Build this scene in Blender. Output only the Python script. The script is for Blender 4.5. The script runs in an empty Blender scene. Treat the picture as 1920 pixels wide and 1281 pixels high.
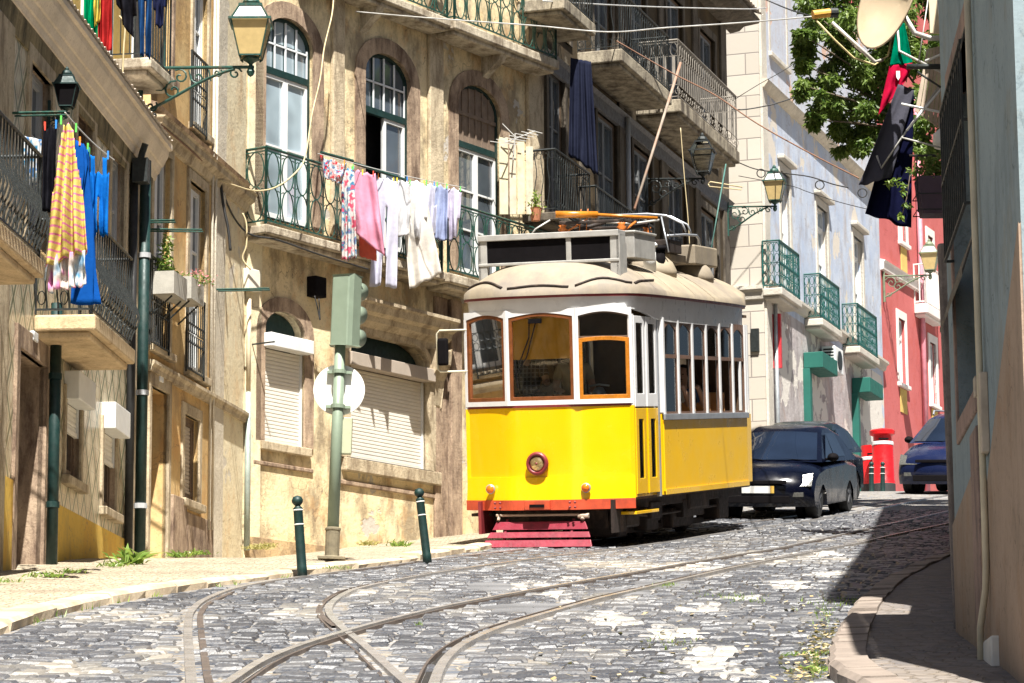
import bpy, math, random
from math import sin, cos, pi, radians, sqrt, atan2, tan
from mathutils import Vector, Matrix, noise
from mathutils.geometry import tessellate_polygon
random.seed(7)
SC = bpy.context.scene
COL = SC.collection
# ------------------------------------------------------------------ camera
FPX = 5400.0
PITCH = radians(9.57); ROLL = radians(-0.35)
CR = Matrix.Rotation(pi/2+PITCH, 3, 'X') @ Matrix.Rotation(ROLL, 3, 'Z')
def ray(px, py):
    return (CR @ Vector(((px-960)/FPX, -(py-640.5)/FPX, -1))).normalized()
def proj(P):
    q = CR.transposed() @ Vector(P)
    return (960+FPX*q.x/-q.z, 640.5-FPX*q.y/-q.z)
# ------------------------------------------------------------------ ground profile along the street (Y away from the camera)
_K = [(-60,-6.5),(-20,-3.4),(0,-1.03),(13.7,.67),(20,1.447),(30,2.68),(37,3.53),(46.3,4.915),(52,5.78),(58.6,6.74),(66,7.52),(80,8.85),(120,11.2),(200,14),(400,18)]
def _gl(y):
    for (a,za),(b,zb) in zip(_K,_K[1:]):
        if y <= b: return za+(zb-za)*(y-a)/(b-a)
    return _K[-1][1]
def G(y):
    return (_gl(y-1.6)+_gl(y-.8)+_gl(y)+_gl(y+.8)+_gl(y+1.6))/5
def at_depth(px, py, Y):
    r = ray(px, py); return r*(Y/r.y)
def gpt(px, py, h=0.0):
    lo, hi = 5.0, 160.0
    r = ray(px, py)
    y = 5.0
    while y < 160:
        t = y/r.y
        if r.z*t < G(y)+h: break
        y += .25
    # refine
    a, b = y-.25, y
    # march: start above ground far below?  find the crossing
    for _ in range(30):
        m = (a+b)/2
        if r.z*m/r.y < G(m)+h: b = m
        else: a = m
    return r*(b/r.y)
class Frame:
    """vertical facade plane: u along, o outward (towards the street), z up (absolute)"""
    def __init__(s, p0, p1, side=1):
        s.p0 = Vector((p0[0], p0[1], 0)); d = Vector((p1[0]-p0[0], p1[1]-p0[1], 0))
        s.L = d.length; s.t = d.normalized()
        s.n = Vector((s.t.y, -s.t.x, 0))*side
        s.M = Matrix(((s.t.x, s.n.x, 0, s.p0.x), (s.t.y, s.n.y, 0, s.p0.y), (0,0,1,0), (0,0,0,1)))
    def uz(s, px, py, o=0.0):
        r = ray(px, py); c = s.p0 + s.n*o
        k = c.dot(s.n)/r.dot(s.n); P = r*k
        return ((P-s.p0).dot(s.t), P.z)
    def u(s, px, py, o=0.0): return s.uz(px, py, o)[0]
    def z(s, px, py, o=0.0): return s.uz(px, py, o)[1]
    def R(s, x0, yt, x1, yb, o=0.0):
        """rect from pixel: left x, top y at the left edge, right x, bottom y at the left edge -> u0,u1,z0,z1"""
        u0, z1 = s.uz(x0, yt, o); z0 = s.z(x0, yb, o); u1 = s.u(x1, (yt+yb)/2, o)
        return (u0, u1, z0, z1)
    def P(s, u, o, z): return s.M @ Vector((u, o, z))
# ------------------------------------------------------------------ materials
class NB:
    def __init__(s, name):
        s.m = bpy.data.materials.new(name); s.m.use_nodes = True
        s.nt = s.m.node_tree; s.b = s.nt.nodes['Principled BSDF']; s.out = s.nt.nodes['Material Output']
        s._tc = None
    def n(s, t, **k):
        x = s.nt.nodes.new('ShaderNode'+t)
        for a, v in k.items(): setattr(x, a, v)
        return x
    def l(s, a, b): s.nt.links.new(a, b)
    def obj(s):
        if not s._tc: s._tc = s.n('TexCoord')
        return s._tc.outputs['Object']
    def mapv(s, scale, loc=(0,0,0)):
        m = s.n('Mapping'); m.inputs['Scale'].default_value = scale; m.inputs['Location'].default_value = loc
        s.l(s.obj(), m.inputs['Vector']); return m.outputs[0]
    def noise(s, scale=5, detail=4, rough=.55, vec=None, dist=0):
        x = s.n('TexNoise'); x.inputs['Scale'].default_value = scale; x.inputs['Detail'].default_value = detail
        x.inputs['Roughness'].default_value = rough; x.inputs['Distortion'].default_value = dist
        s.l(vec if vec is not None else s.obj(), x.inputs['Vector']); return x.outputs[0]
    def ramp(s, fac, stops, interp='LINEAR'):
        r = s.n('ValToRGB'); r.color_ramp.interpolation = interp
        e = r.color_ramp.elements
        while len(e) < len(stops): e.new(.5)
        for i, (p, c) in enumerate(stops):
            e[i].position = p; e[i].color = (*c, 1) if not isinstance(c, (int, float)) else (c, c, c, 1)
        s.l(fac, r.inputs[0]); return r.outputs[0]
    def mix(s, fac, a, b, mode='MIX'):
        x = s.n('Mix', data_type='RGBA', blend_type=mode)
        for i, v in ((0, fac), (6, a), (7, b)):
            if isinstance(v, bpy.types.NodeSocket): s.l(v, x.inputs[i])
            elif i == 0: x.inputs[0].default_value = v
            else: x.inputs[i].default_value = (*v, 1)
        return x.outputs[2]
    def math(s, op, a, b=0.0):
        x = s.n('Math', operation=op)
        for i, v in ((0, a), (1, b)):
            if isinstance(v, bpy.types.NodeSocket): s.l(v, x.inputs[i])
            else: x.inputs[i].default_value = v
        return x.outputs[0]
    def sep(s, vec=None):
        x = s.n('SeparateXYZ'); s.l(vec if vec is not None else s.obj(), x.inputs[0]); return x.outputs
    def bump(s, h, strength=.3, dist=.01):
        x = s.n('Bump'); x.inputs['Strength'].default_value = strength; x.inputs['Distance'].default_value = dist
        s.l(h, x.inputs['Height']); s.l(x.outputs[0], s.b.inputs['Normal'])
    def fin(s, col=None, rough=.7, metal=0.0, spec=.5):
        if col is not None:
            if isinstance(col, bpy.types.NodeSocket): s.l(col, s.b.inputs['Base Color'])
            else: s.b.inputs['Base Color'].default_value = (*col, 1)
        if isinstance(rough, bpy.types.NodeSocket): s.l(rough, s.b.inputs['Roughness'])
        else: s.b.inputs['Roughness'].default_value = rough
        s.b.inputs['Metallic'].default_value = metal
        s.b.inputs['Specular IOR Level'].default_value = spec
        return s.m
def mul(c, k): return tuple(min(1, x*k) for x in c)
def m_gen(name, c, rough=.6, metal=0.0, var=.25, vs=6, bump=.15, bs=60, spec=.5, dirt=None, dirt_amt=.5):
    """painted / plain surface with tonal variation, fine bump and optional dirt patches"""
    b = NB(name); n1 = b.noise(vs, 5, .6)
    col = b.mix(b.ramp(n1, [(.3, 0.0), (.7, 1.0)]), mul(c, 1-var), mul(c, 1+var*.6))
    if dirt:
        n2 = b.noise(vs*.6, 6, .7, vec=b.mapv((1, 1, .4), (3, 1, 2)))
        col = b.mix(b.ramp(n2, [(1-dirt_amt-.12, 0.0), (1-dirt_amt+.14, 1.0)]), col, dirt)
    if bump: b.bump(b.noise(bs, 3, .6), bump, .01)
    rg = b.ramp(b.noise(vs*2.2, 3), [(.3, max(0, rough-.12)), (.7, min(1, rough+.12))])
    return b.fin(col, rg, metal, spec)
def m_plaster(name, c1, c2, stain, peel, peel_t=.66, stain_t=.6, bump=.35, streak=.5, low=None):
    """old lime plaster: mottled, rain streaks, peeled patches"""
    b = NB(name)
    a = b.noise(1.1, 7, .62, dist=.4)
    col = b.mix(b.ramp(a, [(.34, 0.0), (.64, 1.0)]), c1, c2)
    st = b.noise(1.6, 6, .65, vec=b.mapv((1.35, 1.35, .62), (5, 0, 1)))
    col = b.mix(b.math('MULTIPLY', b.ramp(st, [(stain_t-.07, 0.0), (stain_t+.07, 1.0)]), streak), col, stain)
    # warm rusty blooms, fine soot specks and hairline cracks
    hu = b.noise(2.3, 7, .7, vec=b.mapv((1, 1, .7), (2, 8, 3)))
    col = b.mix(b.math('MULTIPLY', b.ramp(hu, [(.53, 0.0), (.60, 1.0)]), .5), col, b.mix(.5, col, (min(1, c2[0]*.95), c2[1]*.62, c2[2]*.35)))
    sp = b.noise(19, 8, .8)
    col = b.mix(b.math('MULTIPLY', b.ramp(sp, [(.54, 0.0), (.66, 1.0)]), .65), col, stain)
    ck = b.n('TexVoronoi', feature='DISTANCE_TO_EDGE'); ck.inputs['Scale'].default_value = 1.1; dv = b.n('VectorMath', operation='ADD'); nz = b.n('TexNoise'); nz.inputs['Scale'].default_value = 3; nz.inputs['Detail'].default_value = 6; b.l(b.obj(), nz.inputs['Vector']); b.l(b.obj(), dv.inputs[0]); b.l(nz.outputs[1], dv.inputs[1]); b.l(dv.outputs[0], ck.inputs['Vector'])
    cm = b.math('MULTIPLY', b.ramp(ck.outputs[0], [(.004, 1.0), (.013, 0.0)]), b.ramp(a, [(.45, 0.0), (.6, .8)]))
    col = b.mix(cm, col, stain)
    pe = b.noise(.9, 8, .6, vec=b.mapv((1, 1, 1), (9, 4, 7)), dist=.3)
    pm = b.ramp(pe, [(peel_t, 0.0), (peel_t+.006, 1.0)])
    col = b.mix(pm, col, peel)
    if low:
        z = b.sep()[2]
        g = b.math('ADD', b.math('MULTIPLY', b.math('SUBTRACT', low[1], z), 1.1), b.math('SUBTRACT', a, .5))
        col = b.mix(b.math('MULTIPLY', b.ramp(g, [(.1, 0.0), (.9, 1.0)]), .6), col, low[0])
    h = b.math('ADD', b.math('MULTIPLY', b.noise(9, 8, .7), .7), b.math('MULTIPLY', pm, -.5))
    b.bump(h, bump, .05)
    return b.fin(col, .88, 0, .25)
def m_glass(name, tint=(.05,.06,.07), rough=.06):
    b = NB(name)
    w = b.noise(1.2, 2, .5); b.bump(w, .12, .05)
    n = b.noise(.7, 3, .6)
    col = b.mix(b.ramp(n, [(.4, 0.0), (.65, 1.0)]), tint, mul(tint, 2.2))
    b.fin(col, rough, 0, 1.0); b.b.inputs['IOR'].default_value = 1.7
    return b.m
# ------------------------------------------------------------------ meshes
W = {}
def wm(o): return W.get(o.name, Matrix.Identity(4))
def tag(o, label=None, cat=None, group=None, kind=None):
    if label: o['label'] = label
    if cat: o['category'] = cat
    if group: o['group'] = group
    if kind: o['kind'] = kind
    return o
def empty(name, M, label=None, cat=None, group=None, kind=None, parent=None):
    if isinstance(M, Vector): M = Matrix.Translation(M)
    o = bpy.data.objects.new(name, None); COL.objects.link(o); o.empty_display_size = .3
    if parent: o.parent = parent; o.matrix_local = wm(parent).inverted() @ M
    else: o.matrix_local = M
    W[o.name] = M.copy()
    return tag(o, label, cat, group, kind)
class MB:
    def __init__(s, M=None):
        s.v = []; s.f = []; s.mi = []; s.M = M or Matrix.Identity(4); s.cm = 0; s.sm = []; s.cs = False
    def add(s, vs, fs, T=None):
        k = len(s.v)
        s.v += [tuple(T @ Vector(v)) if T is not None else tuple(v) for v in vs]
        s.f += [tuple(i+k for i in f) for f in fs]; s.mi += [s.cm]*len(fs); s.sm += [s.cs]*len(fs)
        return s
    def box(s, x0, x1, y0, y1, z0, z1, T=None, taper=0):
        t = taper
        vs = [(x0,y0,z0),(x1,y0,z0),(x1,y1,z0),(x0,y1,z0),(x0+t,y0+t,z1),(x1-t,y0+t,z1),(x1-t,y1-t,z1),(x0+t,y1-t,z1)]
        return s.add(vs, [(0,3,2,1),(4,5,6,7),(0,1,5,4),(1,2,6,5),(2,3,7,6),(3,0,4,7)], T)
    def poly(s, pts, y0, y1, T=None, plane='xz'):
        """prism from a 2D outline (u,z) between o=y0 and o=y1"""
        n = len(pts)
        if plane == 'xz': g = lambda p, y: (p[0], y, p[1])
        elif plane == 'yz': g = lambda p, y: (y, p[0], p[1])
        else: g = lambda p, y: (p[0], p[1], y)
        vs = [g(p, y0) for p in pts]+[g(p, y1) for p in pts]
        tr = tessellate_polygon([[Vector((p[0], p[1], 0)) for p in pts]])
        fs = [tuple(t) for t in tr]+[tuple(i+n for i in reversed(t)) for t in tr]
        fs += [(i, (i+1) % n, (i+1) % n+n, i+n) for i in range(n)]
        return s.add(vs, fs, T)
    def ring(s, outer, inner, y0, y1, T=None, closed=True):
        """frame between two outlines of the same point count"""
        n = len(outer); vs = []
        for y in (y0, y1):
            vs += [(p[0], y, p[1]) for p in outer]+[(p[0], y, p[1]) for p in inner]
        fs = []
        for i in (range(n) if closed else range(n-1)):
            j = (i+1) % n
            fs += [(i, j, n+j, n+i), (2*n+i, 3*n+i, 3*n+j, 2*n+j), (i, 2*n+i, 2*n+j, j), (n+i, n+j, 3*n+j, 3*n+i)]
        if not closed:
            fs += [(0, n, 3*n, 2*n), (n-1, 3*n-1, 4*n-1, 2*n-1)]
        return s.add(vs, fs, T)
    def tube(s, pts, r, n=6, closed=False, T=None, caps=True):
        pts = [Vector(p) for p in pts]; N = len(pts)
        if N < 2: return s
        rs = r if isinstance(r, (list, tuple)) else [r]*N
        vs = []; fs = []; up = None
        for i, p in enumerate(pts):
            if closed: d = pts[(i+1) % N]-pts[i-1]
            else: d = pts[min(i+1, N-1)]-pts[max(i-1, 0)]
            if d.length < 1e-9: d = Vector((0, 0, 1))
            d.normalize()
            if up is None:
                up = Vector((0,0,1)) if abs(d.z) < .9 else Vector((1,0,0))
            a = (up-d*up.dot(d))
            if a.length < 1e-6: a = d.orthogonal()
            a.normalize(); up = a; b = d.cross(a)
            for k in range(n):
                t = 2*pi*(k+.5)/n; vs.append(p+(a*cos(t)+b*sin(t))*rs[i])
        for i in range(N if closed else N-1):
            j = (i+1) % N
            for k in range(n):
                l = (k+1) % n; fs.append((i*n+k, i*n+l, j*n+l, j*n+k))
        if caps and not closed:
            fs.append(tuple(range(n))[::-1]); fs.append(tuple((N-1)*n+k for k in range(n)))
        return s.add(vs, fs, T)
    def lathe(s, prof, n=16, T=None, axis='z', a0=0, a1=2*pi):
        """prof list of (r,h)"""
        full = abs(a1-a0-2*pi) < 1e-6; m = n if full else n+1
        vs = []
        for (r, h) in prof:
            for k in range(m):
                t = a0+(a1-a0)*k/n
                if axis == 'z': vs.append((r*cos(t), r*sin(t), h))
                elif axis == 'y': vs.append((r*cos(t), h, r*sin(t)))
                else: vs.append((h, r*cos(t), r*sin(t)))
        fs = []
        for i in range(len(prof)-1):
            for k in range(n):
                l = (k+1) % m; fs.append((i*m+k, i*m+l, (i+1)*m+l, (i+1)*m+k))
        if full:
            if prof[0][0] > 1e-5: fs.append(tuple(range(m))[::-1])
            if prof[-1][0] > 1e-5: fs.append(tuple((len(prof)-1)*m+k for k in range(m)))
        return s.add(vs, fs, T)
    def grid(s, P, closed_u=False, closed_v=False, T=None):
        """P[i][j] points"""
        nu, nv = len(P), len(P[0]); vs = [p for row in P for p in row]; fs = []
        for i in range(nu if closed_u else nu-1):
            for j in range(nv if closed_v else nv-1):
                a, b = (i+1) % nu, (j+1) % nv
                fs.append((i*nv+j, a*nv+j, a*nv+b, i*nv+b))
        return s.add(vs, fs, T)
    def build(s, name, mats, parent=None, label=None, cat=None, group=None, kind=None, smooth=False, bevel=0, sub=0, origin=None, solid=0, auto=None):
        if not isinstance(mats, (list, tuple)): mats = [mats]
        Wd = [s.M @ Vector(v) for v in s.v]
        if parent is not None: PM = wm(parent)
        else:
            if origin is None:
                if s.M != Matrix.Identity(4): OM = s.M
                else:
                    x = [v.x for v in Wd]; y = [v.y for v in Wd]; z = min(v.z for v in Wd)
                    OM = Matrix.Translation(((min(x)+max(x))/2, (min(y)+max(y))/2, z))
            else: OM = Matrix.Translation(origin)
            PM = OM
        inv = PM.inverted()
        me = bpy.data.meshes.new(name); me.from_pydata([inv @ v for v in Wd], [], s.f)
        for m in mats: me.materials.append(m)
        me.polygons.foreach_set('material_index', s.mi)
        sm = [bool(smooth or q) for q in s.sm]; me.polygons.foreach_set('use_smooth', sm)
        me.validate(); me.update()
        o = bpy.data.objects.new(name, me); COL.objects.link(o)
        if parent is not None: o.parent = parent
        else: o.matrix_local = PM
        W[o.name] = PM.copy()
        if solid:
            m = o.modifiers.new('solid', 'SOLIDIFY'); m.thickness = solid; m.offset = 0
        if bevel:
            m = o.modifiers.new('bevel', 'BEVEL'); m.width = bevel; m.segments = 2; m.limit_method = 'ANGLE'; m.angle_limit = radians(40)
        if sub:
            m = o.modifiers.new('sub', 'SUBSURF'); m.levels = sub; m.render_levels = sub
        if auto:
            me.polygons.foreach_set('use_smooth', [True]*len(me.polygons))
            try: me.set_sharp_from_angle(angle=radians(auto))
            except Exception: pass
        return tag(o, label, cat, group, kind)
def arch_pts(u0, u1, z0, zs, za, n=12):
    """outline of an opening: straight jambs from z0 to zs, arched head up to za (counter-clockwise from bottom left)"""
    c = (u0+u1)/2; a = (u1-u0)/2; h = za-zs
    top = [(c+a*cos(pi*k/n), zs+h*sin(pi*k/n)) for k in range(n+1)]
    return [(u0, z0), (u1, z0)]+top
def offs(u0, u1, z0, zs, za, d, n=12, bottom=False):
    return arch_pts(u0-d, u1+d, z0-(d if bottom else 0), zs, za+d, n)
def rect_pts(u0, u1, z0, z1): return [(u0,z0),(u1,z0),(u1,z1),(u0,z1)]
def spiral(c, r0, r1, a0, a1, n=10):
    """2D spiral points"""
    return [(c[0]+(r0+(r1-r0)*k/n)*cos(a0+(a1-a0)*k/n), c[1]+(r0+(r1-r0)*k/n)*sin(a0+(a1-a0)*k/n)) for k in range(n+1)]
def copy_tree(o, M=None):
    c = o.copy(); COL.objects.link(c)
    if M is not None: c.matrix_local = M
    W[c.name] = M.copy() if M is not None else wm(o)
    for ch in [x for x in bpy.data.objects if x.parent == o]:
        d = ch.copy(); COL.objects.link(d); d.parent = c
        for g in [x for x in bpy.data.objects if x.parent == ch]:
            e = g.copy(); COL.objects.link(e); e.parent = d
    return c
# ------------------------------------------------------------------ camera, sky, sun
cam = bpy.data.cameras.new('camera'); camo = bpy.data.objects.new('camera', cam); COL.objects.link(camo)
cam.sensor_width = 36; cam.lens = 36*FPX/1920; cam.clip_start = .5; cam.clip_end = 3000
camo.matrix_world = CR.to_4x4(); SC.camera = camo
SUN_AZ, SUN_EL = radians(8.5), radians(60)
sdir = Vector((sin(SUN_AZ)*cos(SUN_EL), -cos(SUN_AZ)*cos(SUN_EL), sin(SUN_EL)))
wd = bpy.data.worlds.new('World'); SC.world = wd; wd.use_nodes = True
_nt = wd.node_tree; _bg = _nt.nodes['Background']
_sky = _nt.nodes.new('ShaderNodeTexSky'); _sky.sky_type = 'NISHITA'; _sky.sun_disc = False
_sky.sun_elevation = SUN_EL; _sky.sun_rotation = atan2(sdir.x, sdir.y); _sky.air_density = 1.0; _sky.dust_density = 2.5; _sky.ozone_density = 1
_nt.links.new(_sky.outputs[0], _bg.inputs[0]); _bg.inputs[1].default_value = .032
_sl = bpy.data.lights.new('sun', 'SUN'); _sl.energy = 5; _sl.angle = radians(.5); _sl.color = (1, .96, .89)
_so = bpy.data.objects.new('sun', _sl); COL.objects.link(_so); _so.rotation_euler = (-sdir).to_track_quat('-Z', 'Y').to_euler()
_so.location = (0, -10, 40)
SC.view_settings.view_transform = 'Standard'; SC.view_settings.look = 'None'; SC.view_settings.gamma = 1
SC.view_settings.exposure = 1.36
SC.cycles.max_bounces = 6; SC.cycles.diffuse_bounces = 2; SC.cycles.glossy_bounces = 3; SC.cycles.transmission_bounces = 4
SC.cycles.use_denoising = True
# ------------------------------------------------------------------ ground materials
def m_road():
    b = NB('road_joints')
    n = b.noise(1.3, 8, .65); n2 = b.noise(60, 4, .7)
    col = b.mix(b.ramp(n, [(.35, 0.0), (.65, 1.0)]), (.23, .195, .15), (.43, .375, .295))
    col = b.mix(b.ramp(n2, [(.35, 0.0), (.6, 1.0)]), (.10, .085, .07), col)
    # beyond the modelled stones the same setts go on as relief
    v = b.n('TexVoronoi', feature='DISTANCE_TO_EDGE'); v.inputs['Scale'].default_value = 7.5; b.l(b.mapv((1, .8, .001)), v.inputs['Vector'])
    e = b.ramp(v.outputs[0], [(.02, 0.0), (.12, 1.0)])
    col = b.mix(e, col, b.mix(b.ramp(b.noise(3, 5), [(.4, 0.0), (.6, 1.0)]), (.11, .12, .14), (.30, .29, .28)))
    b.bump(b.math('ADD', e, b.math('MULTIPLY', n2, .4)), .8, .02)
    return b.fin(col, .8, 0, .3)
def m_stone_setts():
    b = NB('road_setts')
    a = b.n('Attribute'); a.attribute_name = 'tone'
    t = a.outputs['Color']; s3 = b.n('SeparateColor'); b.l(t, s3.inputs[0])
    n = b.noise(45, 5, .65)
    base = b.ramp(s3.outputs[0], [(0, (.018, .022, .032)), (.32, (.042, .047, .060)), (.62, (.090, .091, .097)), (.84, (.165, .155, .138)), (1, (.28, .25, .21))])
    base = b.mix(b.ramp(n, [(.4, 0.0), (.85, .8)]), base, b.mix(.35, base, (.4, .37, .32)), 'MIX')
    # worn white marking paint lies on some stones
    wn = b.noise(26, 5, .7, vec=b.mapv((1, 1, 1), (4, 2, 0)))
    wm_ = b.ramp(b.math('ADD', b.math('MULTIPLY', s3.outputs[1], 1.0), b.math('MULTIPLY', b.math('SUBTRACT', wn, .5), 1.6)), [(.55, 0.0), (.72, .9)])
    col = b.mix(wm_, base, (.36, .34, .31))
    b.bump(b.noise(38, 4, .6), .45, .012)
    return b.fin(col, b.ramp(n, [(.3, .30), (.7, .62)]), 0, .6)
def m_calcada(name, c1, c2, joint, sc=15):
    b = NB(name)
    v = b.n('TexVoronoi', feature='DISTANCE_TO_EDGE'); v.inputs['Scale'].default_value = sc; v.inputs['Randomness'].default_value = .7; b.l(b.mapv((1, 1, .001)), v.inputs['Vector'])
    w = b.n('TexVoronoi'); w.inputs['Scale'].default_value = sc; w.inputs['Randomness'].default_value = .7; b.l(b.mapv((1, 1, .001)), w.inputs['Vector'])
    r = b.n('SeparateColor'); b.l(w.outputs['Color'], r.inputs[0])
    col = b.mix(r.outputs[0], c1, c2)
    e = b.ramp(v.outputs[0], [(.01, 0.0), (.07, 1.0)])
    col = b.mix(e, joint, col)
    n = b.noise(1.1, 7, .7)
    col = b.mix(b.ramp(n, [(.42, 0.0), (.7, .75)]), col, joint)
    b.bump(b.math('ADD', b.math('MULTIPLY', e, .8), b.math('MULTIPLY', b.noise(5, 5), 1.2)), .8, .022)
    return b.fin(col, .78, 0, .35)
M_ROAD = m_road(); M_SETT = m_stone_setts()
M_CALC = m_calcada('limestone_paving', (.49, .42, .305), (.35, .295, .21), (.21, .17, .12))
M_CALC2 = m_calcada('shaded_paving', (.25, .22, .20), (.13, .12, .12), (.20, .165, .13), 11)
M_SOIL = m_gen('hill_ground', (.22, .19, .14), .95, vs=.4, bs=8)
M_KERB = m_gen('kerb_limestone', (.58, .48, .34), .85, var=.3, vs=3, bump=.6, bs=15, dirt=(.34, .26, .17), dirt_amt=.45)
M_KERBR = m_gen('kerb_shade_brown_stone', (.25, .205, .17), .8, var=.35, vs=3, bump=.5, bs=25, dirt=(.24, .19, .16), dirt_amt=.4)  # pale kerb stone with its brown shade put into the colour
M_ASPH = m_gen('asphalt_patch', (.15, .15, .155), .85, var=.45, vs=1.5, bump=.9, bs=90, dirt=(.38, .35, .30), dirt_amt=.36)
M_RAIL = m_gen('worn_rail_steel', (.12, .095, .08), .5, metal=.2, var=.35, vs=4, bump=.15, bs=40)
M_GROOVE = m_gen('grimy_rail_groove', (.02, .017, .014), .8)
M_RAILTOP = m_gen('polished_rail_steel', (.34, .32, .30), .3, metal=.35, var=.25, vs=3, bump=.05)
# ------------------------------------------------------------------ terrain sheet and road sheet
def sheet(name, xs, ys, h, mat, **k):
    mb = MB(); P = [[(x, y, G(y)+h) for x in xs] for y in ys]
    mb.grid([[p for p in row] for row in P]); o = mb.build(name, mat, smooth=True, origin=(0, 0, 0), **k)
    for p in o.data.polygons:
        if p.normal.z < 0: o.data.flip_normals(); break
    return o
def fr(a, b, s):
    n = max(1, int(round((b-a)/s))); return [a+(b-a)*i/n for i in range(n+1)]
sheet('terrain', [-600, -150, -60, -20, 0, 20, 60, 150, 600], fr(-60, 0, 10)+fr(2, 90, 1)+fr(100, 400, 20)+[800, 1600], -.75, M_SOIL, kind='structure')
# kerb lines in plan
def plan(pts): return [Vector((p.x, p.y)) for p in (gpt(*q) for q in pts)]
def resample(pl, step):
    out = [pl[0]]; acc = 0
    for a, b in zip(pl, pl[1:]):
        L = (b-a).length; t = step-acc
        while t < L: out.append(a+(b-a)*(t/L)); t += step
        acc = (acc+L) % step if True else 0
    out.append(pl[-1]); return out
def smooth_line(pl, it=3):
    for _ in range(it):
        pl = [pl[0]]+[(pl[i-1]+pl[i]*2+pl[i+1])/4 for i in range(1, len(pl)-1)]+[pl[-1]]
    return pl
KL = plan([(0,1192),(86,1160),(195,1134),(330,1112),(443,1094),(560,1080),(640,1071),(760,1055),(880,1036),(940,1024)])
KL = [KL[0]+(KL[0]-KL[1])*4]+KL+[KL[-1]+Vector((.33, 1))*22]
KL = smooth_line(resample(KL, .5), 4)
KR = plan([(1545,1281),(1556,1235),(1578,1187),(1608,1142),(1655,1102),(1708,1074),(1760,1052),(1800,1040)])
KR = [KR[0]+Vector((.35, -8))]+KR+[KR[-1]+Vector((.62, 1))*1.5, KR[-1]+Vector((.5, 1))*4, KR[-1]+Vector((.36, 1))*34]
KR = smooth_line(resample(KR, .45), 3)
def xat(line, y):
    for a, b in zip(line, line[1:]):
        if (a.y-y)*(b.y-y) <= 0 and a.y != b.y: return a.x+(b.x-a.x)*(y-a.y)/(b.y-a.y)
    return line[0].x if y < line[0].y else line[-1].x
def road():
    mb = MB(); rows = []
    for y in fr(4, 82, .5):
        a, b = xat(KL, y)-.1, xat(KR, y)+.1; rows.append([(a+(b-a)*i/10, y, G(y)) for i in range(11)])
    mb.grid(rows); o = mb.build('road', M_ROAD, smooth=True, kind='structure', origin=(0, 0, 0))
    if o.data.polygons[0].normal.z < 0: o.data.flip_normals()
road()
def sidewalk(name, line, side, h, mat):
    mb = MB(); rows = []
    for p in line:
        rows.append([(p.x+side*w, p.y, G(p.y)+h+.012*min(w, 3)+(-.085*min(w, 5)*max(0, min(1, (p.y-31)/6)) if side < 0 else 0)+.012*noise.noise((p.x+side*w, p.y, 0))) for w in (0, .1, .3, .6, 1, 1.5, 2, 3, 4.5, 7, 12, 30)])
    mb.grid(rows); o = mb.build(name, mat, smooth=True, kind='structure', origin=(0, 0, 0))
    if o.data.polygons[0].normal.z < 0: o.data.flip_normals()
sidewalk('pavement', [p+Vector((-.05, 0)) for p in KL], -1, .052, M_CALC)
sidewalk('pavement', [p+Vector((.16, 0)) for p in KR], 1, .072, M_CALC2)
def kerb(name, line, side, w, h, L, mat, rnd):
    """separate worn kerbstones following the line"""
    mb = MB(); pl = resample(line, L); R = random.Random(3)
    for a, b in zip(pl, pl[1:]):
        d = (b-a); n = Vector((-d.y, d.x)).normalized()*(1 if side < 0 else -1)
        e = d.normalized()*.012; a2, b2 = a+e, b-e; hh = h+R.uniform(-rnd, rnd); ww = w
        vs = []
        for q in (a2, (a2+b2)/2, b2):
            z = G(q.y); j = R.uniform(-.012, .012)
            vs += [(q.x-n.x*j, q.y-n.y*j, z-.05), (q.x+n.x*(.0+j), q.y+n.y*j, z+hh-.025), (q.x+n.x*(.03+j), q.y+n.y*(.03+j), z+hh), (q.x+n.x*ww, q.y+n.y*ww, z+hh+.004), (q.x+n.x*ww, q.y+n.y*ww, z-.05)]
        fs = []
        for k in (0, 1):
            for i in range(4): fs.append((k*5+i, k*5+5+i, k*5+6+i, k*5+1+i))
        fs += [(0, 1, 2, 3, 4), (14, 13, 12, 11, 10)]
        mb.add(vs, fs)
    mb.build(name, mat, kind='structure', origin=(0, 0, 0))
kerb('kerb', KL, -1, .22, .07, .95, M_KERB, .018)
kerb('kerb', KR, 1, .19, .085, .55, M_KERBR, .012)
# ------------------------------------------------------------------ tram rails
RAIL_PX = dict(
 A=[(366,1320),(358,1281),(352,1187),(354,1154),(375,1131),(425,1109),(487,1095),(592,1080),(717,1064),(821,1050),(904,1040),(1008,1027),(1200,1003),(1417,979),(1508,966),(1625,947),(1700,935)],
 B=[(790,1310),(754,1281),(717,1246),(675,1208),(642,1183),(617,1158),(615,1142),(629,1127),(658,1110),(717,1096),(800,1080),(883,1067),(967,1055),(1050,1044),(1190,1026),(1350,1002),(1500,981),(1625,959),(1708,942),(1790,928)],
 C=[(395,1310),(437,1281),(487,1246),(558,1217),(633,1194),(675,1181),(758,1160),(821,1144),(904,1128),(1000,1110),(1125,1088),(1233,1069),(1354,1048),(1500,1021),(1625,994),(1775,961),(1840,946)],
 D=[(808,1310),(817,1281),(829,1250),(862,1217),(925,1187),(1004,1162),(1125,1127),(1250,1098),(1354,1073),(1458,1051),(1562,1030),(1660,1009),(1779,984),(1850,968)])
RAILS = {}
def pl_dist(p, lines):
    best = 9
    for ln in lines:
        for a, b in zip(ln, ln[1:]):
            if abs(a.y-p.y) > 1.2 and abs(b.y-p.y) > 1.2: continue
            d = b-a; t = max(0, min(1, (p-a).dot(d)/d.length_squared)); q = (p-a-d*t).length
            if q < best: best = q
    return best
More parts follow.
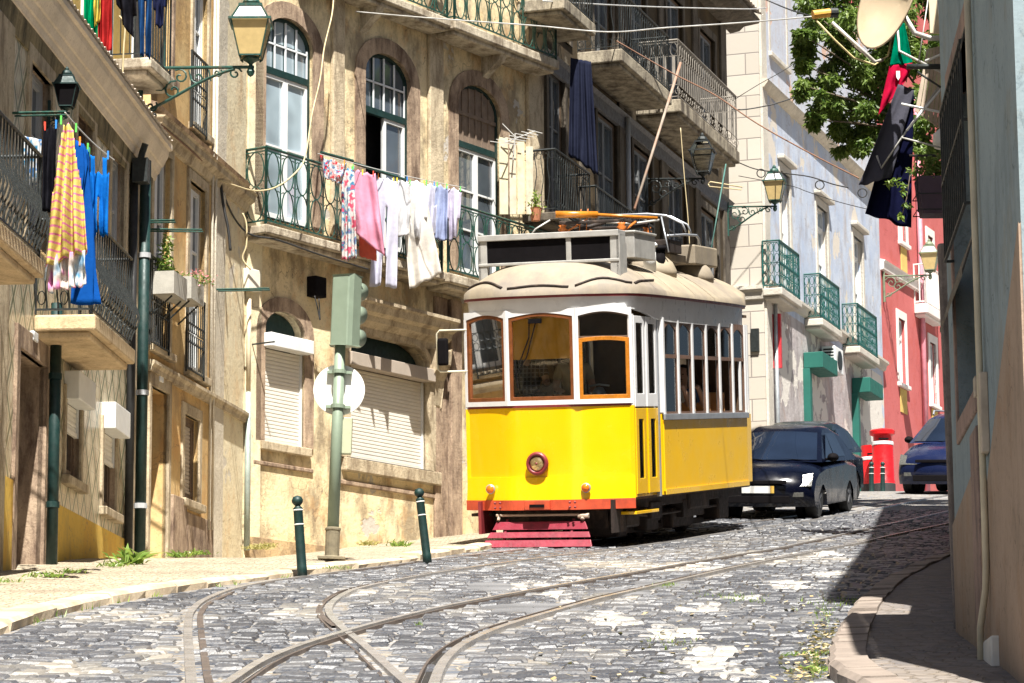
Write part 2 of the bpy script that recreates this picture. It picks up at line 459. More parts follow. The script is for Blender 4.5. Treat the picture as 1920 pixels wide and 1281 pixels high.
_rl = dict(A='outermost left tram rail curving out beneath the tram', B='second tram rail from the left kerb, crossed by another rail near the camera',
           C='tram rail that crosses another one and runs up the hill beside the tram', D='rightmost tram rail nearest the shaded pavement')
for k, px in RAIL_PX.items():
    pl = smooth_line(resample(plan(px), .25), 6); RAILS[k] = pl
    root = empty('tram_rail', Vector((pl[0].x, pl[0].y, G(pl[0].y))), _rl[k], 'tram rail', 'tram rails set in the road')
    dz = .004*'ABCD'.index(k)
    def strip(o0, o1, h, side=1):
        mb = MB(); P = []
        for i, p in enumerate(pl):
            d = (pl[min(i+1, len(pl)-1)]-pl[max(i-1, 0)]).normalized(); n = Vector((d.y, -d.x))
            z = G(p.y)+h+dz
            P.append([(p.x+n.x*o0, p.y+n.y*o0, z-.03), (p.x+n.x*(o0+.004), p.y+n.y*(o0+.004), z), (p.x+n.x*(o1-.004), p.y+n.y*(o1-.004), z), (p.x+n.x*o1, p.y+n.y*o1, z-.03)])
        mb.grid(P); return mb
    gs = {'A': 1, 'B': -1, 'C': 1, 'D': -1}[k]
    strip(-.030, .030, .018).build('rail_head', M_RAILTOP, root)
    if gs > 0:
        strip(.072, .094, .014).build('rail_lip', M_RAIL, root); strip(.034, .072, -.006).build('rail_groove', M_GROOVE, root)
    else:
        strip(-.094, -.072, .014).build('rail_lip', M_RAIL, root); strip(-.072, -.034, -.006).build('rail_groove', M_GROOVE, root)
# guard rails on the tight curve
for ptsx, lab in (([(398,1300),(390,1281),(378,1196),(374,1156),(388,1135),(432,1115)], 'short guard rail inside the outermost left curve'),
             ([(628,1178),(606,1163),(597,1147),(607,1130),(630,1117)], 'short guard rail around the tight bend near the crossing')):
    pl = smooth_line(resample(plan(ptsx), .25), 4); mb = MB(); P = []
    for i, p in enumerate(pl):
        d = (pl[min(i+1, len(pl)-1)]-pl[max(i-1, 0)]).normalized(); n = Vector((d.y, -d.x)); z = G(p.y)+.015
        P.append([(p.x+n.x*w, p.y+n.y*w, z+q) for w, q in ((-.022, -.03), (-.02, 0), (.02, 0), (.022, -.03))])
    mb.grid(P); mb.build('guard_rail', M_RAIL, label=lab, cat='tram rail')
# ------------------------------------------------------------------ setts (one stone each, one object)
PAINT = [(1146,1167,52,17),(1255,1190,62,19),(1320,1144,48,13),(1379,1120,40,8),(1483,1100,50,11),(1567,1080,46,8),(1325,1240,62,26),(1390,1275,50,20),(1316,1073,32,5),(1050,1123,42,14),(985,1100,50,9),(1090,1090,50,6),
         (1540,1040,60,6),(900,1098,60,4)]
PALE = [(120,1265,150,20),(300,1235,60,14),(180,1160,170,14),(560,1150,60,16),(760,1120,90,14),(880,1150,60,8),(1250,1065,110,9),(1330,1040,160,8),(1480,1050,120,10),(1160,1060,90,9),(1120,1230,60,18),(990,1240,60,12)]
ASPH = [(915,1103,58,11),(1000,1143,110,12),(1245,1097,75,9),(1165,1112,60,8)]
def inell(px, py, L, soft=1.25):
    m = 0
    for (x, y, a, b) in L:
        r = sqrt(((px-x)/a)**2+((py-y)/b)**2); m = max(m, min(1, max(0, (soft-r)/(soft-.6))))
    return m
def setts():
    R = random.Random(11); V = []; Fc = []; T = []; lines = list(RAILS.values()); y = 11.5; row = 0
    while y < 47:
        pitch = .155; rowh = .205*R.uniform(.8, 1.2); xl = xat(KL, y)+.02; xr = xat(KR, y)-.03
        x = xl+R.uniform(0, .1); slant = .30
        while x < xr:
            w = pitch*R.uniform(.8, 1.25); cx = x+w/2; cy = y+slant*(cx)*.6+.10*sin(cx*1.3+y*.5)+R.uniform(-.03, .03)
            x += w
            px, py = proj((cx, cy, G(cy)))
            if px < -40 or px > 1830 or py > 1310: continue
            dd = pl_dist(Vector((cx, cy)), lines)
            if dd < .085 and dd >= 0: continue
            ap = inell(px, py, ASPH, 1.05)
            if ap > .55: continue
            nz = noise.noise((cx*.55, cy*.35, 3.1)); nz2 = noise.noise((cx*2.3, cy*1.6, 8))
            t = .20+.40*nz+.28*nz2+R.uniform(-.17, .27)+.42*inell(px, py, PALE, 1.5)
            if dd < .24: t += .16
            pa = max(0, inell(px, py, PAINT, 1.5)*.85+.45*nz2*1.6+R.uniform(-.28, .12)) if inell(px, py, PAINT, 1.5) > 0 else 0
            hw, hh = w/2-.008, rowh/2-.008; z0 = G(cy); tz = R.uniform(.008, .022); dx, dy = R.uniform(-.07, .07), R.uniform(-.05, .05)
            k = len(V); cs = []
            for (sx, sy) in ((-1,-1),(1,-1),(1,1),(-1,1)):
                cs.append((cx+sx*hw*R.uniform(.86, 1.04), cy+sy*hh*R.uniform(.86, 1.04)))
            for (a, b) in cs: V.append((a, b, G(b)-.02))
            for (a, b) in cs:
                a2, b2 = cx+(a-cx)*.78, cy+(b-cy)*.82; V.append((a2, b2, G(b2)+tz+dx*(a2-cx)+dy*(b2-cy)))
            for (a, b) in cs:
                a2, b2 = cx+(a-cx)*.97, cy+(b-cy)*.97; V.append((a2, b2, G(b2)+tz*.25+dx*(a2-cx)+dy*(b2-cy)))
            Fc += [(k+4, k+5, k+6, k+7)]+[(k+8+i, k+8+(i+1) % 4, k+4+(i+1) % 4, k+4+i) for i in range(4)]+[(k+i, k+(i+1) % 4, k+8+(i+1) % 4, k+8+i) for i in range(4)]
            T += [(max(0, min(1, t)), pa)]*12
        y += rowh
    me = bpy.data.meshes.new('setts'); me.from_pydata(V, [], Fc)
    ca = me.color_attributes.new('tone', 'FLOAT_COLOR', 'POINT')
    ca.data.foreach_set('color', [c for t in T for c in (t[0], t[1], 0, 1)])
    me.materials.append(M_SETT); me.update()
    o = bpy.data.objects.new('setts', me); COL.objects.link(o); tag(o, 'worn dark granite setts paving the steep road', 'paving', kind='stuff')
setts()
# asphalt patches, thin and slightly domed
for i, (x, y, a, b) in enumerate(ASPH):
    mb = MB(); R = random.Random(i); c = gpt(x, y); ring = []
    for k in range(26):
        t = 2*pi*k/26; q = gpt(x+a*cos(t)*R.uniform(.88, 1.08), y+b*sin(t)*R.uniform(.85, 1.1)); ring.append(q)
    P = []
    for s, h in ((1.0, -.01), (.97, .007), (.7, .012), (.35, .014), (.02, .014)):
        P.append([(c.x+(q.x-c.x)*s, c.y+(q.y-c.y)*s, G(c.y+(q.y-c.y)*s)+h) for q in ring])
    mb.grid(P, closed_v=True); o = mb.build('asphalt_patch', M_ASPH, smooth=True, kind='structure')
    if sum(p.normal.z for p in o.data.polygons) < 0: o.data.flip_normals()
# ------------------------------------------------------------------ facade kit
M_IRON = m_gen('black_iron', (.025, .03, .03), .5, .3, var=.4, vs=20, bump=.1, bs=80)
M_IRONB = m_gen('dark_brown_iron', (.035, .03, .028), .6, .2, var=.4, vs=20)
M_GREENI = m_gen('green_painted_iron', (.016, .068, .052), .45, .1, var=.35, vs=14, bump=.1, dirt=(.16, .10, .05), dirt_amt=.34)
M_TEALI = m_gen('teal_painted_iron', (.012, .095, .085), .5, .1, var=.3, vs=9)
M_GRNDK = m_gen('dark_green_paint', (.006, .030, .027), .55, .1, var=.3, vs=8, bump=.08, dirt=(.05, .07, .06), dirt_amt=.3)
M_WHITEP = m_gen('white_window_paint', (.72, .73, .72), .5, var=.1, vs=5, dirt=(.45, .42, .36), dirt_amt=.22)
M_GREYP = m_gen('grey_window_paint', (.42, .43, .44), .55, var=.15, vs=6)
M_BROWNP = m_gen('brown_window_wood', (.13, .085, .055), .6, var=.3, vs=8)
M_SHUT = m_gen('cream_roller_slats', (.74, .70, .62), .55, var=.06, vs=3, bump=.05, dirt=(.55, .48, .38), dirt_amt=.25)
M_SHUTD = m_gen('grey_brown_slats', (.40, .34, .28), .6, var=.1, vs=4)
M_GLASS = m_glass('window_glass')
M_GLASSB = m_glass('bright_window_glass', (.20, .25, .28), .05)
M_DARK = m_gen('dark_interior', (.018, .016, .015), .9, bump=0)
M_CURT = m_gen('pale_curtain', (.55, .54, .50), .9, var=.15, vs=9)
def m_stone(name, c, dark, amt=.45, sc=2.2):
    b = NB(name); n = b.noise(sc, 8, .68, dist=.3)
    col = b.mix(b.ramp(n, [(.3, 0.0), (.7, 1.0)]), mul(c, .78), mul(c, 1.15))
    n2 = b.noise(3.2, 7, .7, vec=b.mapv((1.6, 1.6, .5), (2, 2, 5)))
    col = b.mix(b.ramp(n2, [(1-amt-.1, 0.0), (1-amt+.15, 1.0)]), col, dark)
    sp = b.noise(26, 8, .8); col = b.mix(b.math('MULTIPLY', b.ramp(sp, [(.53, 0.0), (.64, 1.0)]), .55), col, dark)
    b.bump(b.noise(16, 8, .72), .5, .03)
    return b.fin(col, .86, 0, .3)
M_STONE = m_stone('weathered_limestone', (.54, .45, .31), (.17, .12, .075), .45)
M_STONEP = m_stone('shade_browned_stained_stone', (.45, .335, .235), (.13, .085, .06), .5)  # stained stone whose brown partly holds the shade of the arches
M_STONEL = m_stone('pale_limestone', (.62, .56, .45), (.30, .25, .18), .36)
M_SLAB = m_stone('balcony_stone', (.58, .51, .39), (.16, .12, .08), .48, 4)
M_STONEW = m_stone('white_ashlar', (.56, .52, .45), (.34, .30, .24), .3, 1.2)
class Bld:
    def __init__(s, name, label, F, cat='building', group=None, zb=None):
        s.F = F; m = F.M @ Vector((F.L/2, 0, 0)); zb = zb if zb is not None else G(m.y)
        s.root = empty(name, F.M @ Matrix.Translation((F.L/2, 0, zb)), label, cat, group); s.holes = []; s.zb = zb
    def mb(s): return MB(s.F.M)
    def hole(s, pts, depth): s.holes.append((pts, depth))
    def wall(s, mat, u0, u1, z0, z1, back=3.0, roofmat=None, reveal=None, name='wall', top_pts=None):
        mb = s.mb(); outer = [(u0, z0), (u1, z0)]+(top_pts or [(u1, z1), (u0, z1)])
        loops = [outer]+[h[0] for h in s.holes]
        allp = [p for l in loops for p in l]
        tr = tessellate_polygon([[Vector((p[0], p[1], 0)) for p in l] for l in loops])
        fs = []
        for t in tr:
            a, b, c = (Vector(allp[i]) for i in t)
            fs.append(t if (b-a).cross(c-a) > 0 else tuple(reversed(t)))
        mb.add([(p[0], 0, p[1]) for p in allp], [tuple(f) for f in fs])
        mb.cm = 1
        for pts, d in s.holes:
            n = len(pts); mb.add([(p[0], 0, p[1]) for p in pts]+[(p[0], -d, p[1]) for p in pts], [(i, i+n, (i+1) % n+n, (i+1) % n) for i in range(n)])
            mb.cm = 2; mb.add([(p[0], -d-.35, p[1]) for p in pts], [tuple(range(n))]); mb.add([(p[0], -d, p[1]) for p in pts]+[(p[0], -d-.35, p[1]) for p in pts], [(i, i+n, (i+1) % n+n, (i+1) % n) for i in range(n)]); mb.cm = 1
        mb.cm = 0
        # the body behind the face
        tp = top_pts or [(u1, z1), (u0, z1)]
        mb.add([(u0, 0, z0), (u1, 0, z0), (u1, 0, tp[0][1]), (u0, 0, tp[-1][1]), (u0, -back, z0), (u1, -back, z0), (u1, -back, tp[0][1]), (u0, -back, tp[-1][1])],
               [(0, 3, 7, 4), (1, 5, 6, 2), (4, 7, 6, 5), (3, 2, 6, 7)])
        return mb.build(name, [mat, reveal or mat, M_DARK], s.root)
    # --- windows
    def window(s, u0, u1, z0, z1, za=None, depth=.22, fm=None, glass=None, nx=2, nz=2, transom=None, surround=None, sw=.14, proud=.03, sill=True, curtain=None, fan=4, bar=.05, open_leaf=None, sill_mat=None, base=False):
        F = s.F; fm = fm or M_WHITEP; glass = glass or M_GLASS
        zs = z1; za = za if za is not None else z1
        pts = arch_pts(u0, u1, z0, zs, za) if za > zs+.01 else rect_pts(u0, u1, z0, z1)
        s.hole(pts, depth)
        w = s.mb(); o1 = -depth+.02; o0 = o1-.05
        b = bar
        if za > zs+.01:
            w.ring(arch_pts(u0, u1, z0, zs, za), arch_pts(u0+b, u1-b, z0+b, zs, za-b), o0, o1+.02)
            tz = transom if transom is not None else zs-.15
            w.box(u0+b, u1-b, o0, o1+.03, tz-.05, tz+.05)
            cu, a, h = (u0+u1)/2, (u1-u0)/2-b, za-b-zs
            for k in range(1, fan):
                uu = u0+b+(u1-u0-2*b)*k/fan; t = max(0, 1-((uu-cu)/a)**2); w.box(uu-.012, uu+.012, o0, o1, tz+.05, zs+h*sqrt(t))
            w.box(u0+b, u1-b, o0+.005, o1-.005, (tz+zs+h)/2-.012+.04, (tz+zs+h)/2+.012+.04)
            zt = tz-.05
        else:
            w.ring(rect_pts(u0, u1, z0, z1), rect_pts(u0+b, u1-b, z0+b, z1-b), o0, o1+.02); zt = z1-b
            if transom is not None: w.box(u0+b, u1-b, o0, o1+.03, transom-.03, transom+.03); zt = transom-.03
        wd_ = s.mb(); wu = (u1-u0-2*b)/nx
        for k in range(nx):
            a0, a1 = u0+b+wu*k, u0+b+wu*(k+1)
            if open_leaf == k: continue
            wd_.ring(rect_pts(a0+.003, a1-.003, z0+b, zt), rect_pts(a0+.055, a1-.055, z0+b+.07, zt-.055), o0+.004, o1+.012)
            for q in range(1, nz):
                zz = z0+b+.07+(zt-z0-b-.125)*q/nz; wd_.box(a0+.055, a1-.055, o0+.01, o1+.006, zz-.014, zz+.014)
        win = w.build('window', fm if not isinstance(fm, tuple) else fm[0], s.root)
        wd_.build('sash', fm if not isinstance(fm, tuple) else fm[1], win)
        if open_leaf is not None:
            a0 = u0+b+wu*open_leaf; l = s.mb(); hinge = a0 if open_leaf == 0 else a0+wu; sg = 1 if open_leaf == 0 else -1
            l.ring(rect_pts(0, wu, z0+b, zt), rect_pts(.055, wu-.055, z0+b+.07, zt-.055), -.02, .02)
            l.box(.055, wu-.055, -.01, .01, (z0+zt)/2-.014, (z0+zt)/2+.014)
            T = Matrix.Translation((hinge, o0, 0)) @ Matrix.Rotation(-sg*radians(72), 4, 'Z') @ Matrix.Scale(sg, 4, (1, 0, 0))
            l.v = [tuple(T @ Vector(v)) for v in l.v]; l.build('open_leaf', fm if not isinstance(fm, tuple) else fm[1], win)
        g = s.mb()
        if open_leaf is None: g.poly(arch_pts(u0+.02, u1-.02, z0+.02, zs, za-.02) if za > zs+.01 else rect_pts(u0+.02, u1-.02, z0+.02, z1-.02), o0+.018, o0+.026)
        else:
            q0, q1 = (u0+b+wu, u1-.02) if open_leaf == 0 else (u0+.02, u1-b-wu); g.poly(rect_pts(q0, q1, z0+.02, zt), o0+.018, o0+.026)
            if za > zs+.01: g.poly([p for p in arch_pts(u0+.02, u1-.02, tz, zs, za-.02)], o0+.018, o0+.026)
        g.build('pane', glass, win)
        if curtain:
            c = s.mb(); n = 14; P = []
            for k in range(n+1):
                uu = u0+(u1-u0)*(.05+.9*k/n); P.append([(uu, o0-.12+.025*sin(k*2.1), z0+.03), (uu, o0-.12+.025*sin(k*2.1+.3), zt-.03)])
            c.grid(P); c.build('curtain', curtain, win)
        if surround:
            r = s.mb()
            if za > zs+.01:
                r.ring(offs(u0, u1, z0, zs, za, sw), arch_pts(u0, u1, z0, zs, za), -.05, proud, closed=True)
            else:
                r.ring(rect_pts(u0-sw, u1+sw, z0-(sw if base else 0), z1+sw*1.3), rect_pts(u0, u1, z0, z1), -.05, proud)
            r.build('window_surround', surround, s.root, bevel=.008)
        if sill:
            q = s.mb(); q.box(u0-sw-.03, u1+sw+.03, -.06, .09, z0-.1, z0); q.build('window_sill', sill_mat or surround or M_STONE, s.root, bevel=.012)
        return win
    def roller(s, u0, u1, z0, z1, o=-.06, mat=None, box=None, boxd=.2, boxh=.24, za=None, depth=.25, boxmat=None, hole=True, bx=.06):
        mat = mat or M_SHUT
        if hole: s.hole(arch_pts(u0, u1, z0, z1, za) if za and za > z1+.01 else rect_pts(u0, u1, z0, z1), depth)
        zt = z1 if not box else box[0]
        mb = s.mb(); n = max(3, int((zt-z0)/.052)); P = []
        prof = []
        for i in range(n):
            h = (zt-z0)/n; z = z0+i*h
            prof += [(z, o-.012), (z+h*.18, o), (z+h*.82, o), (z+h*.97, o-.012)]
        prof.append((zt, o-.012))
        mb.grid([[(u0+.02, a, z) for (z, a) in prof], [(u1-.02, a, z) for (z, a) in prof]])
        mb.box(u0+.02, u1-.02, o-.02, o+.012, z0, z0+.05)
        sh = mb.build('roller_shutter', mat, s.root)
        for uu in (u0, u1-.035):
            gd = s.mb(); gd.box(uu, uu+.035, o-.03, o+.02, z0, zt); gd.build('shutter_guide', M_WHITEP, sh)
        if box:
            bb = s.mb(); bb.box(u0-bx, u1+bx, -.04, boxd, box[0], box[1]); bb.build('shutter_box', boxmat or M_WHITEP, s.root, bevel=.01)
        return sh
    def board(s, name, u0, u1, z0, z1, o0, o1, mat, bevel=.01, **k):
        q = s.mb(); q.box(u0, u1, o0, o1, z0, z1); return q.build(name, mat, s.root, bevel=bevel, **k)
    def moulding(s, name, u0, u1, z, prof, mat, slope=0):
        """profile [(out, dz)] swept along the wall"""
        q = s.mb(); q.grid([[(u, o, z+dz+slope*(u-u0)) for (o, dz) in prof] for u in (u0, u1)])
        for u in (u0, u1): q.add([(u, o, z+dz+slope*(u-u0)) for (o, dz) in prof], [tuple(range(len(prof)))])
        return q.build(name, mat, s.root)
    def balcony(s, u0, u1, zt, depth, th=.14, rail=1.0, style='scroll', mat=None, slab=None, corbels=0, ends=(True, True), gap=.06, cell=.17, r=.008):
        q = s.mb(); q.box(u0, u1, 0, depth, zt-th, zt); q.box(u0+.06, u1-.06, 0, depth-.07, zt-th-.07, zt-th)
        sl = q.build('balcony', slab or M_SLAB, s.root, bevel=.02)
        for k in range(corbels):
            uu = u0+(u1-u0)*(k+.5)/corbels; c = s.mb(); c.poly([(0, zt-th-.07), (depth*.8, zt-th-.07), (depth*.7, zt-th-.16), (depth*.3, zt-th-.3), (0, zt-th-.42)], uu-.08, uu+.08, T=Matrix(((0, 1, 0, 0), (1, 0, 0, 0), (0, 0, 1, 0), (0, 0, 0, 1)))); c.build('corbel', slab or M_SLAB, sl)
        if rail:
            d = depth-.05; path = []
            if ends[0]: path.append(((u0+.04, 0), (u0+.04, d)))
            path.append(((u0+.04, d), (u1-.04, d)))
            if ends[1]: path.append(((u1-.04, d), (u1-.04, 0)))
            railing(s.F.M, path, zt+gap, zt+rail, style, cell, r).build('railing', mat or M_IRON, sl)
        return sl
def railing(M, segs, z0, z1, style='scroll', cell=.17, r=.008, top=.02):
    mb = MB(M)
    for (a, b) in segs:
        a, b = Vector(a), Vector(b); L = (b-a).length; d = (b-a)/L
        def P(x, z, out=0.0):
            return (a.x+d.x*x+d.y*out, a.y+d.y*x-d.x*out, z)
        def line(x0, za, x1, zb, rr, n=4): mb.tube([P(x0, za), P(x1, zb)], rr, n)
        line(0, z1, L, z1, top, 6); line(0, z0, L, z0, r*1.3)
        n = max(1, int(round(L/cell))); c = L/n
        line(0, z0-.05, 0, z1, r*1.8); line(L, z0-.05, L, z1, r*1.8)
        H = z1-z0
        def curve(pp, rr=None, nn=4): mb.tube([P(x, z) for x, z in pp], rr or r*.85, nn, caps=False)
        if style == 'scroll':
            zb = z1-.05; line(0, zb, L, zb, r)
            for i in range(n):
                x = c*i
                if i: line(x, z0, x, zb, r)
                hh = (zb-z0)/2
                for k in (0, 1):
                    zc = z0+hh*(k+.5); A = c*.40; B = hh*.5
                    curve([(x+c/2+A*cos(t), zc+B*sin(t)) for t in [2*pi*j/14 for j in range(15)]])
                    for sg in (-1, 1):
                        for q in (-1, 1):
                            curve([(x+c/2+sg*(px_), zc+q*(B-.03)+q*pz) for px_, pz in spiral((c*.30, -.03), .035, .008, -pi/2*q*0, q*3.6, 7)], r*.7, 3)
        elif style == 'bars':
            for i in range(1, n): line(c*i, z0, c*i, z1, r)
        elif style == 'belly':
            for i in range(0, n+1):
                x = min(L-.01, c*i+.005)
                mb.tube([P(x, z0+H*t, -.10*sin(pi*min(1, t/.6))**2*(1 if t < .6 else 0)) for t in [j/10 for j in range(11)]], r, 4, caps=False)
                if i < n and i % 2 == 0:
                    curve([(x+c/2+c*.35*cos(t), z0+.12+.07*sin(t)) for t in [2*pi*j/9 for j in range(10)]], r*.7, 3)
        elif style == 'wavy':
            for i in range(1, n):
                mb.tube([P(c*i+.02*sin(2*pi*t*1.5+i), z0+H*t) for t in [j/9 for j in range(10)]], r, 4, caps=False)
            zz = z0+H*.5
            for i in range(n):
                for zq in (z0+.09, z1-.1): curve([(c*(i+.5)+c*.4*cos(t), zq+.05*sin(t)) for t in [2*pi*j/8 for j in range(9)]], r*.7, 3)
        elif style == 'guard':
            # window guard: bars, a scroll panel in the middle
            for i in range(1, n): line(c*i, z0, c*i, z0+H*.36, r); line(c*i, z0+H*.62, c*i, z1, r)
            line(0, z0+H*.36, L, z0+H*.36, r); line(0, z0+H*.62, L, z0+H*.62, r)
            for i in range(n):
                for k in range(2):
                    zc = z0+H*(.36+.26*(k+.5)/2); curve([(c*(i+.5)+c*.42*cos(t), zc+H*.058*sin(t)) for t in [2*pi*j/10 for j in range(11)]], r*.8, 3)
        elif style == 'panel':
            # loops on top, flat bars in the middle, scrolls at the foot
            zt, zm = z1-.04, z1-.30; zl = z0+.22
            line(0, zm, L, zm, r); line(0, zl, L, zl, r); line(0, zt, L, zt, r)
            for i in range(n):
                x = c*i
                k = len(mb.v)
                mb.box(-c*.18, c*.18, -.004, .004, zl, zm, T=Matrix(((d.x, -d.y, 0, P(x+c/2, 0)[0]), (d.y, d.x, 0, P(x+c/2, 0)[1]), (0, 0, 1, 0), (0, 0, 0, 1))))
                curve([(x+c/2+c*.42*cos(t), (zt+zm)/2+(zt-zm)*.48*sin(t)) for t in [2*pi*j/10 for j in range(11)]], r*.8, 3)
                if i % 2 == 0:
                    curve([(x+c+q[0], (z0+zl)/2+q[1]) for q in spiral((0, 0), .02, .09, 0, 6, 10)], r*.8, 3)
                    curve([(x+c*.2+q[0], (z0+zl)/2+q[1]) for q in spiral((0, 0), .02, .08, 2, -4, 10)], r*.8, 3)
        elif style == 'cast':
            # close cast-iron pattern in two tiers
            zt = z1-.04; zm = z0+H*.5
            line(0, zt, L, zt, r); line(0, zm, L, zm, r)
            for i in range(n):
                x = c*i
                line(x, z0, x, zt, r*.8)
                for k in range(2):
                    za, zb2 = (z0, zm) if k == 0 else (zm, zt); zc = (za+zb2)/2; B = (zb2-za)/2
                    curve([(x+c/2+c*.4*cos(t), zc+B*.5+B*.45*sin(t)) for t in [2*pi*j/8 for j in range(9)]], r*.8, 3)
                    curve([(x+c/2+c*.4*cos(t), zc-B*.5+B*.45*sin(t)) for t in [2*pi*j/8 for j in range(9)]], r*.8, 3)
    return mb
def tubep(pts, r, name, mat, parent=None, n=6, **k):
    return MB().tube(pts, r, n).build(name, mat, parent, smooth=True, **k)
def catenary(a, b, sag, n=18):
    a, b = Vector(a), Vector(b); return [a+(b-a)*(i/n)+Vector((0, 0, -sag*4*(i/n)*(1-i/n))) for i in range(n+1)]
# ------------------------------------------------------------------ facade lines in plan
def on_line(P, tn, px, py=900):
    """point on the plan line P + s*(tn,1) seen at column px"""
    r = ray(px, py); k = r.x/r.y
    s = (P[0]-k*P[1])/(k-tn); return (P[0]+tn*s, P[1]+s)
_p = gpt(245, 1047)
_a1 = (_p.x-.052*14, _p.y-14); _b1 = on_line(_p, .052, 270, 1000)
F1 = Frame(_a1, _b1)
_b2 = on_line(_b1, .158, 452, 1000); F2 = Frame(_b1, _b2)
_b3 = on_line(_b2, .66, 1012, 300); F3 = Frame(_b2, _b3)
_b5 = on_line(_b3, .33, 1366, 300); F5 = Frame(_b3, _b5)
_q = at_depth(1441, 900, 60); _b4 = on_line((_q.x, _q.y), .352, 1656, 700); F4 = Frame((_q.x, _q.y), _b4)
F4F = Frame((_q.x-5*.943-.027, _q.y+5*.332-.075), (_q.x-.027, _q.y-.075))
_b6 = on_line(_b4, .43, 1830, 700); F6 = Frame(_b4, _b6)
# right-hand wall: the frame runs away from the camera and faces left
_p7 = gpt(1798, 1211); F7 = Frame((_p7.x-.0815*4.4, _p7.y-4.4), (_p7.x+.0815*.02, _p7.y+.02), side=-1)
# ================================================================== tiled house on the left
def m_tiles():
    b = NB('lattice_wall_tiles'); x, y, z = b.sep()
    s = pi/.19; u = b.math('MULTIPLY', x, s*.9); v = b.math('MULTIPLY', z, s*.62)
    def lat(k):
        a = b.math('ABSOLUTE', b.math('SINE', b.math('MULTIPLY', b.math('ADD', u, v), k))); c = b.math('ABSOLUTE', b.math('SINE', b.math('MULTIPLY', b.math('SUBTRACT', u, v), k)))
        return b.math('MINIMUM', a, c)
    l1 = lat(.5); l2 = b.math('ABSOLUTE', b.math('SUBTRACT', l1, .62))
    w = b.noise(1.3, 6, .65)
    ground = b.mix(b.ramp(w, [(.35, 0.0), (.7, 1.0)]), (.50, .44, .30), (.74, .66, .48))
    col = b.mix(b.ramp(l1, [(.14, 0.0), (.30, 1.0)]), (.13, .14, .07), ground)
    col = b.mix(b.ramp(l2, [(.03, 0.0), (.10, 1.0)]), (.30, .19, .10), col)
    gx = b.math('ABSOLUTE', b.math('SINE', b.math('MULTIPLY', x, pi/.14))); gz = b.math('ABSOLUTE', b.math('SINE', b.math('MULTIPLY', z, pi/.14)))
    g = b.ramp(b.math('MINIMUM', gx, gz), [(.02, 0.0), (.06, 1.0)])
    col = b.mix(g, (.30, .27, .22), col)
    b.bump(b.math('ADD', g, b.math('MULTIPLY', w, .4)), .25, .01)
    return b.fin(col, .32, 0, .5)
M_TILE = m_tiles()
M_FRIEZE = m_stone('mossy_cornice_band', (.30, .24, .13), (.07, .06, .035), .5, 5)
M_YEL = m_plaster('yellow_plinth_paint', (.72, .49, .10), (.62, .40, .08), (.34, .25, .12), (.50, .42, .28), .7, .62, .2, .5)
M_CORN = m_stone('cream_cornice', (.80, .69, .54), (.50, .38, .26), .3, 1.5)
M_PLA2 = m_plaster('ochre_plaster', (.68, .50, .25), (.58, .37, .15), (.24, .15, .08), (.50, .42, .32), .68, .56, .3, .5)
M_CREAM = m_plaster('cream_plaster', (.78, .70, .50), (.70, .60, .40), (.36, .27, .17), (.58, .53, .44), .64, .6, .35, .5)
M_OCHRE = m_plaster('old_yellow_plaster', (.80, .68, .44), (.70, .56, .33), (.19, .145, .10), (.50, .46, .40), .65, .53, .5, .75, low=((.42, .27, .13), -.2))
F = F1
zb = G(F.P(F.L, 0, 0).y)
B = Bld('tiled_house', 'low house clad in patterned tiles with a yellow plinth and deep cream cornice', F, 'house')
# ground-floor door with stone surround
u0, u1, z0, z1 = F.R(33, 652, 79, 1078)
def door(B, r, depth, leaf, surround, sw=.14, base=True):
    u0, u1, z0, z1 = r; B.hole(rect_pts(u0, u1, z0-.2, z1), depth)
    d = B.mb(); d.box(u0, u1, -depth+.01, -depth+.05, z0-.3, z1)
    for k in range(3):
        for j in (0, 1):
            a = u0+(u1-u0)*(.1+.42*j); d.box(a, a+(u1-u0)*.36, -depth+.05, -depth+.065, z0+.15+(z1-z0-.3)*k/3, z0+.05+(z1-z0-.3)*(k+1)/3)
    dd = d.build('door', leaf, B.root, bevel=.006)
    h = B.mb(); h.lathe([(0, 0), (.03, .01), (.03, .03), (0, .05)], 8, T=Matrix.Translation((u0+.12, -depth+.065, z0+1.05)), axis='y'); h.build('door_handle', M_IRON, dd, smooth=True)
    s = B.mb(); s.ring([(u0-sw, z0-.5), (u1+sw, z0-.5), (u1+sw, z1+sw*1.6), (u0-sw, z1+sw*1.6)], [(u0, z0-.49), (u1, z0-.49), (u1, z1), (u0, z1)], -.05, .035); s.build('door_surround', surround, B.root, bevel=.01)
    return dd
M_DOORB = m_gen('brown_stained_door', (.20, .15, .11), .75, var=.4, vs=3, bump=.3, bs=20, dirt=(.10, .07, .05), dirt_amt=.5)
door(B, (u0, u1, z0, z1), .3, M_DOORB, M_STONEP)
# two ground-floor windows with half-lowered roller shutters and projecting boxes
for (x0, yt, x1, yb, bx0, by0, bx1, by1) in ((122, 742, 149, 893, 119, 702, 175, 748), (192, 798, 216, 952, 196, 752, 238, 800)):
    r = F.R(x0, yt, x1, yb); bz1 = r[3]+.02+.24
    B.window(*r, depth=.1, fm=M_BROWNP, nx=1, nz=1, surround=M_STONE, sw=.09, base=True)
    B.roller(r[0], r[1], r[3]-(r[3]-r[2])*.42, r[3], o=-.03, hole=False, box=(r[3]-.04, bz1), boxd=.16, bx=.05)
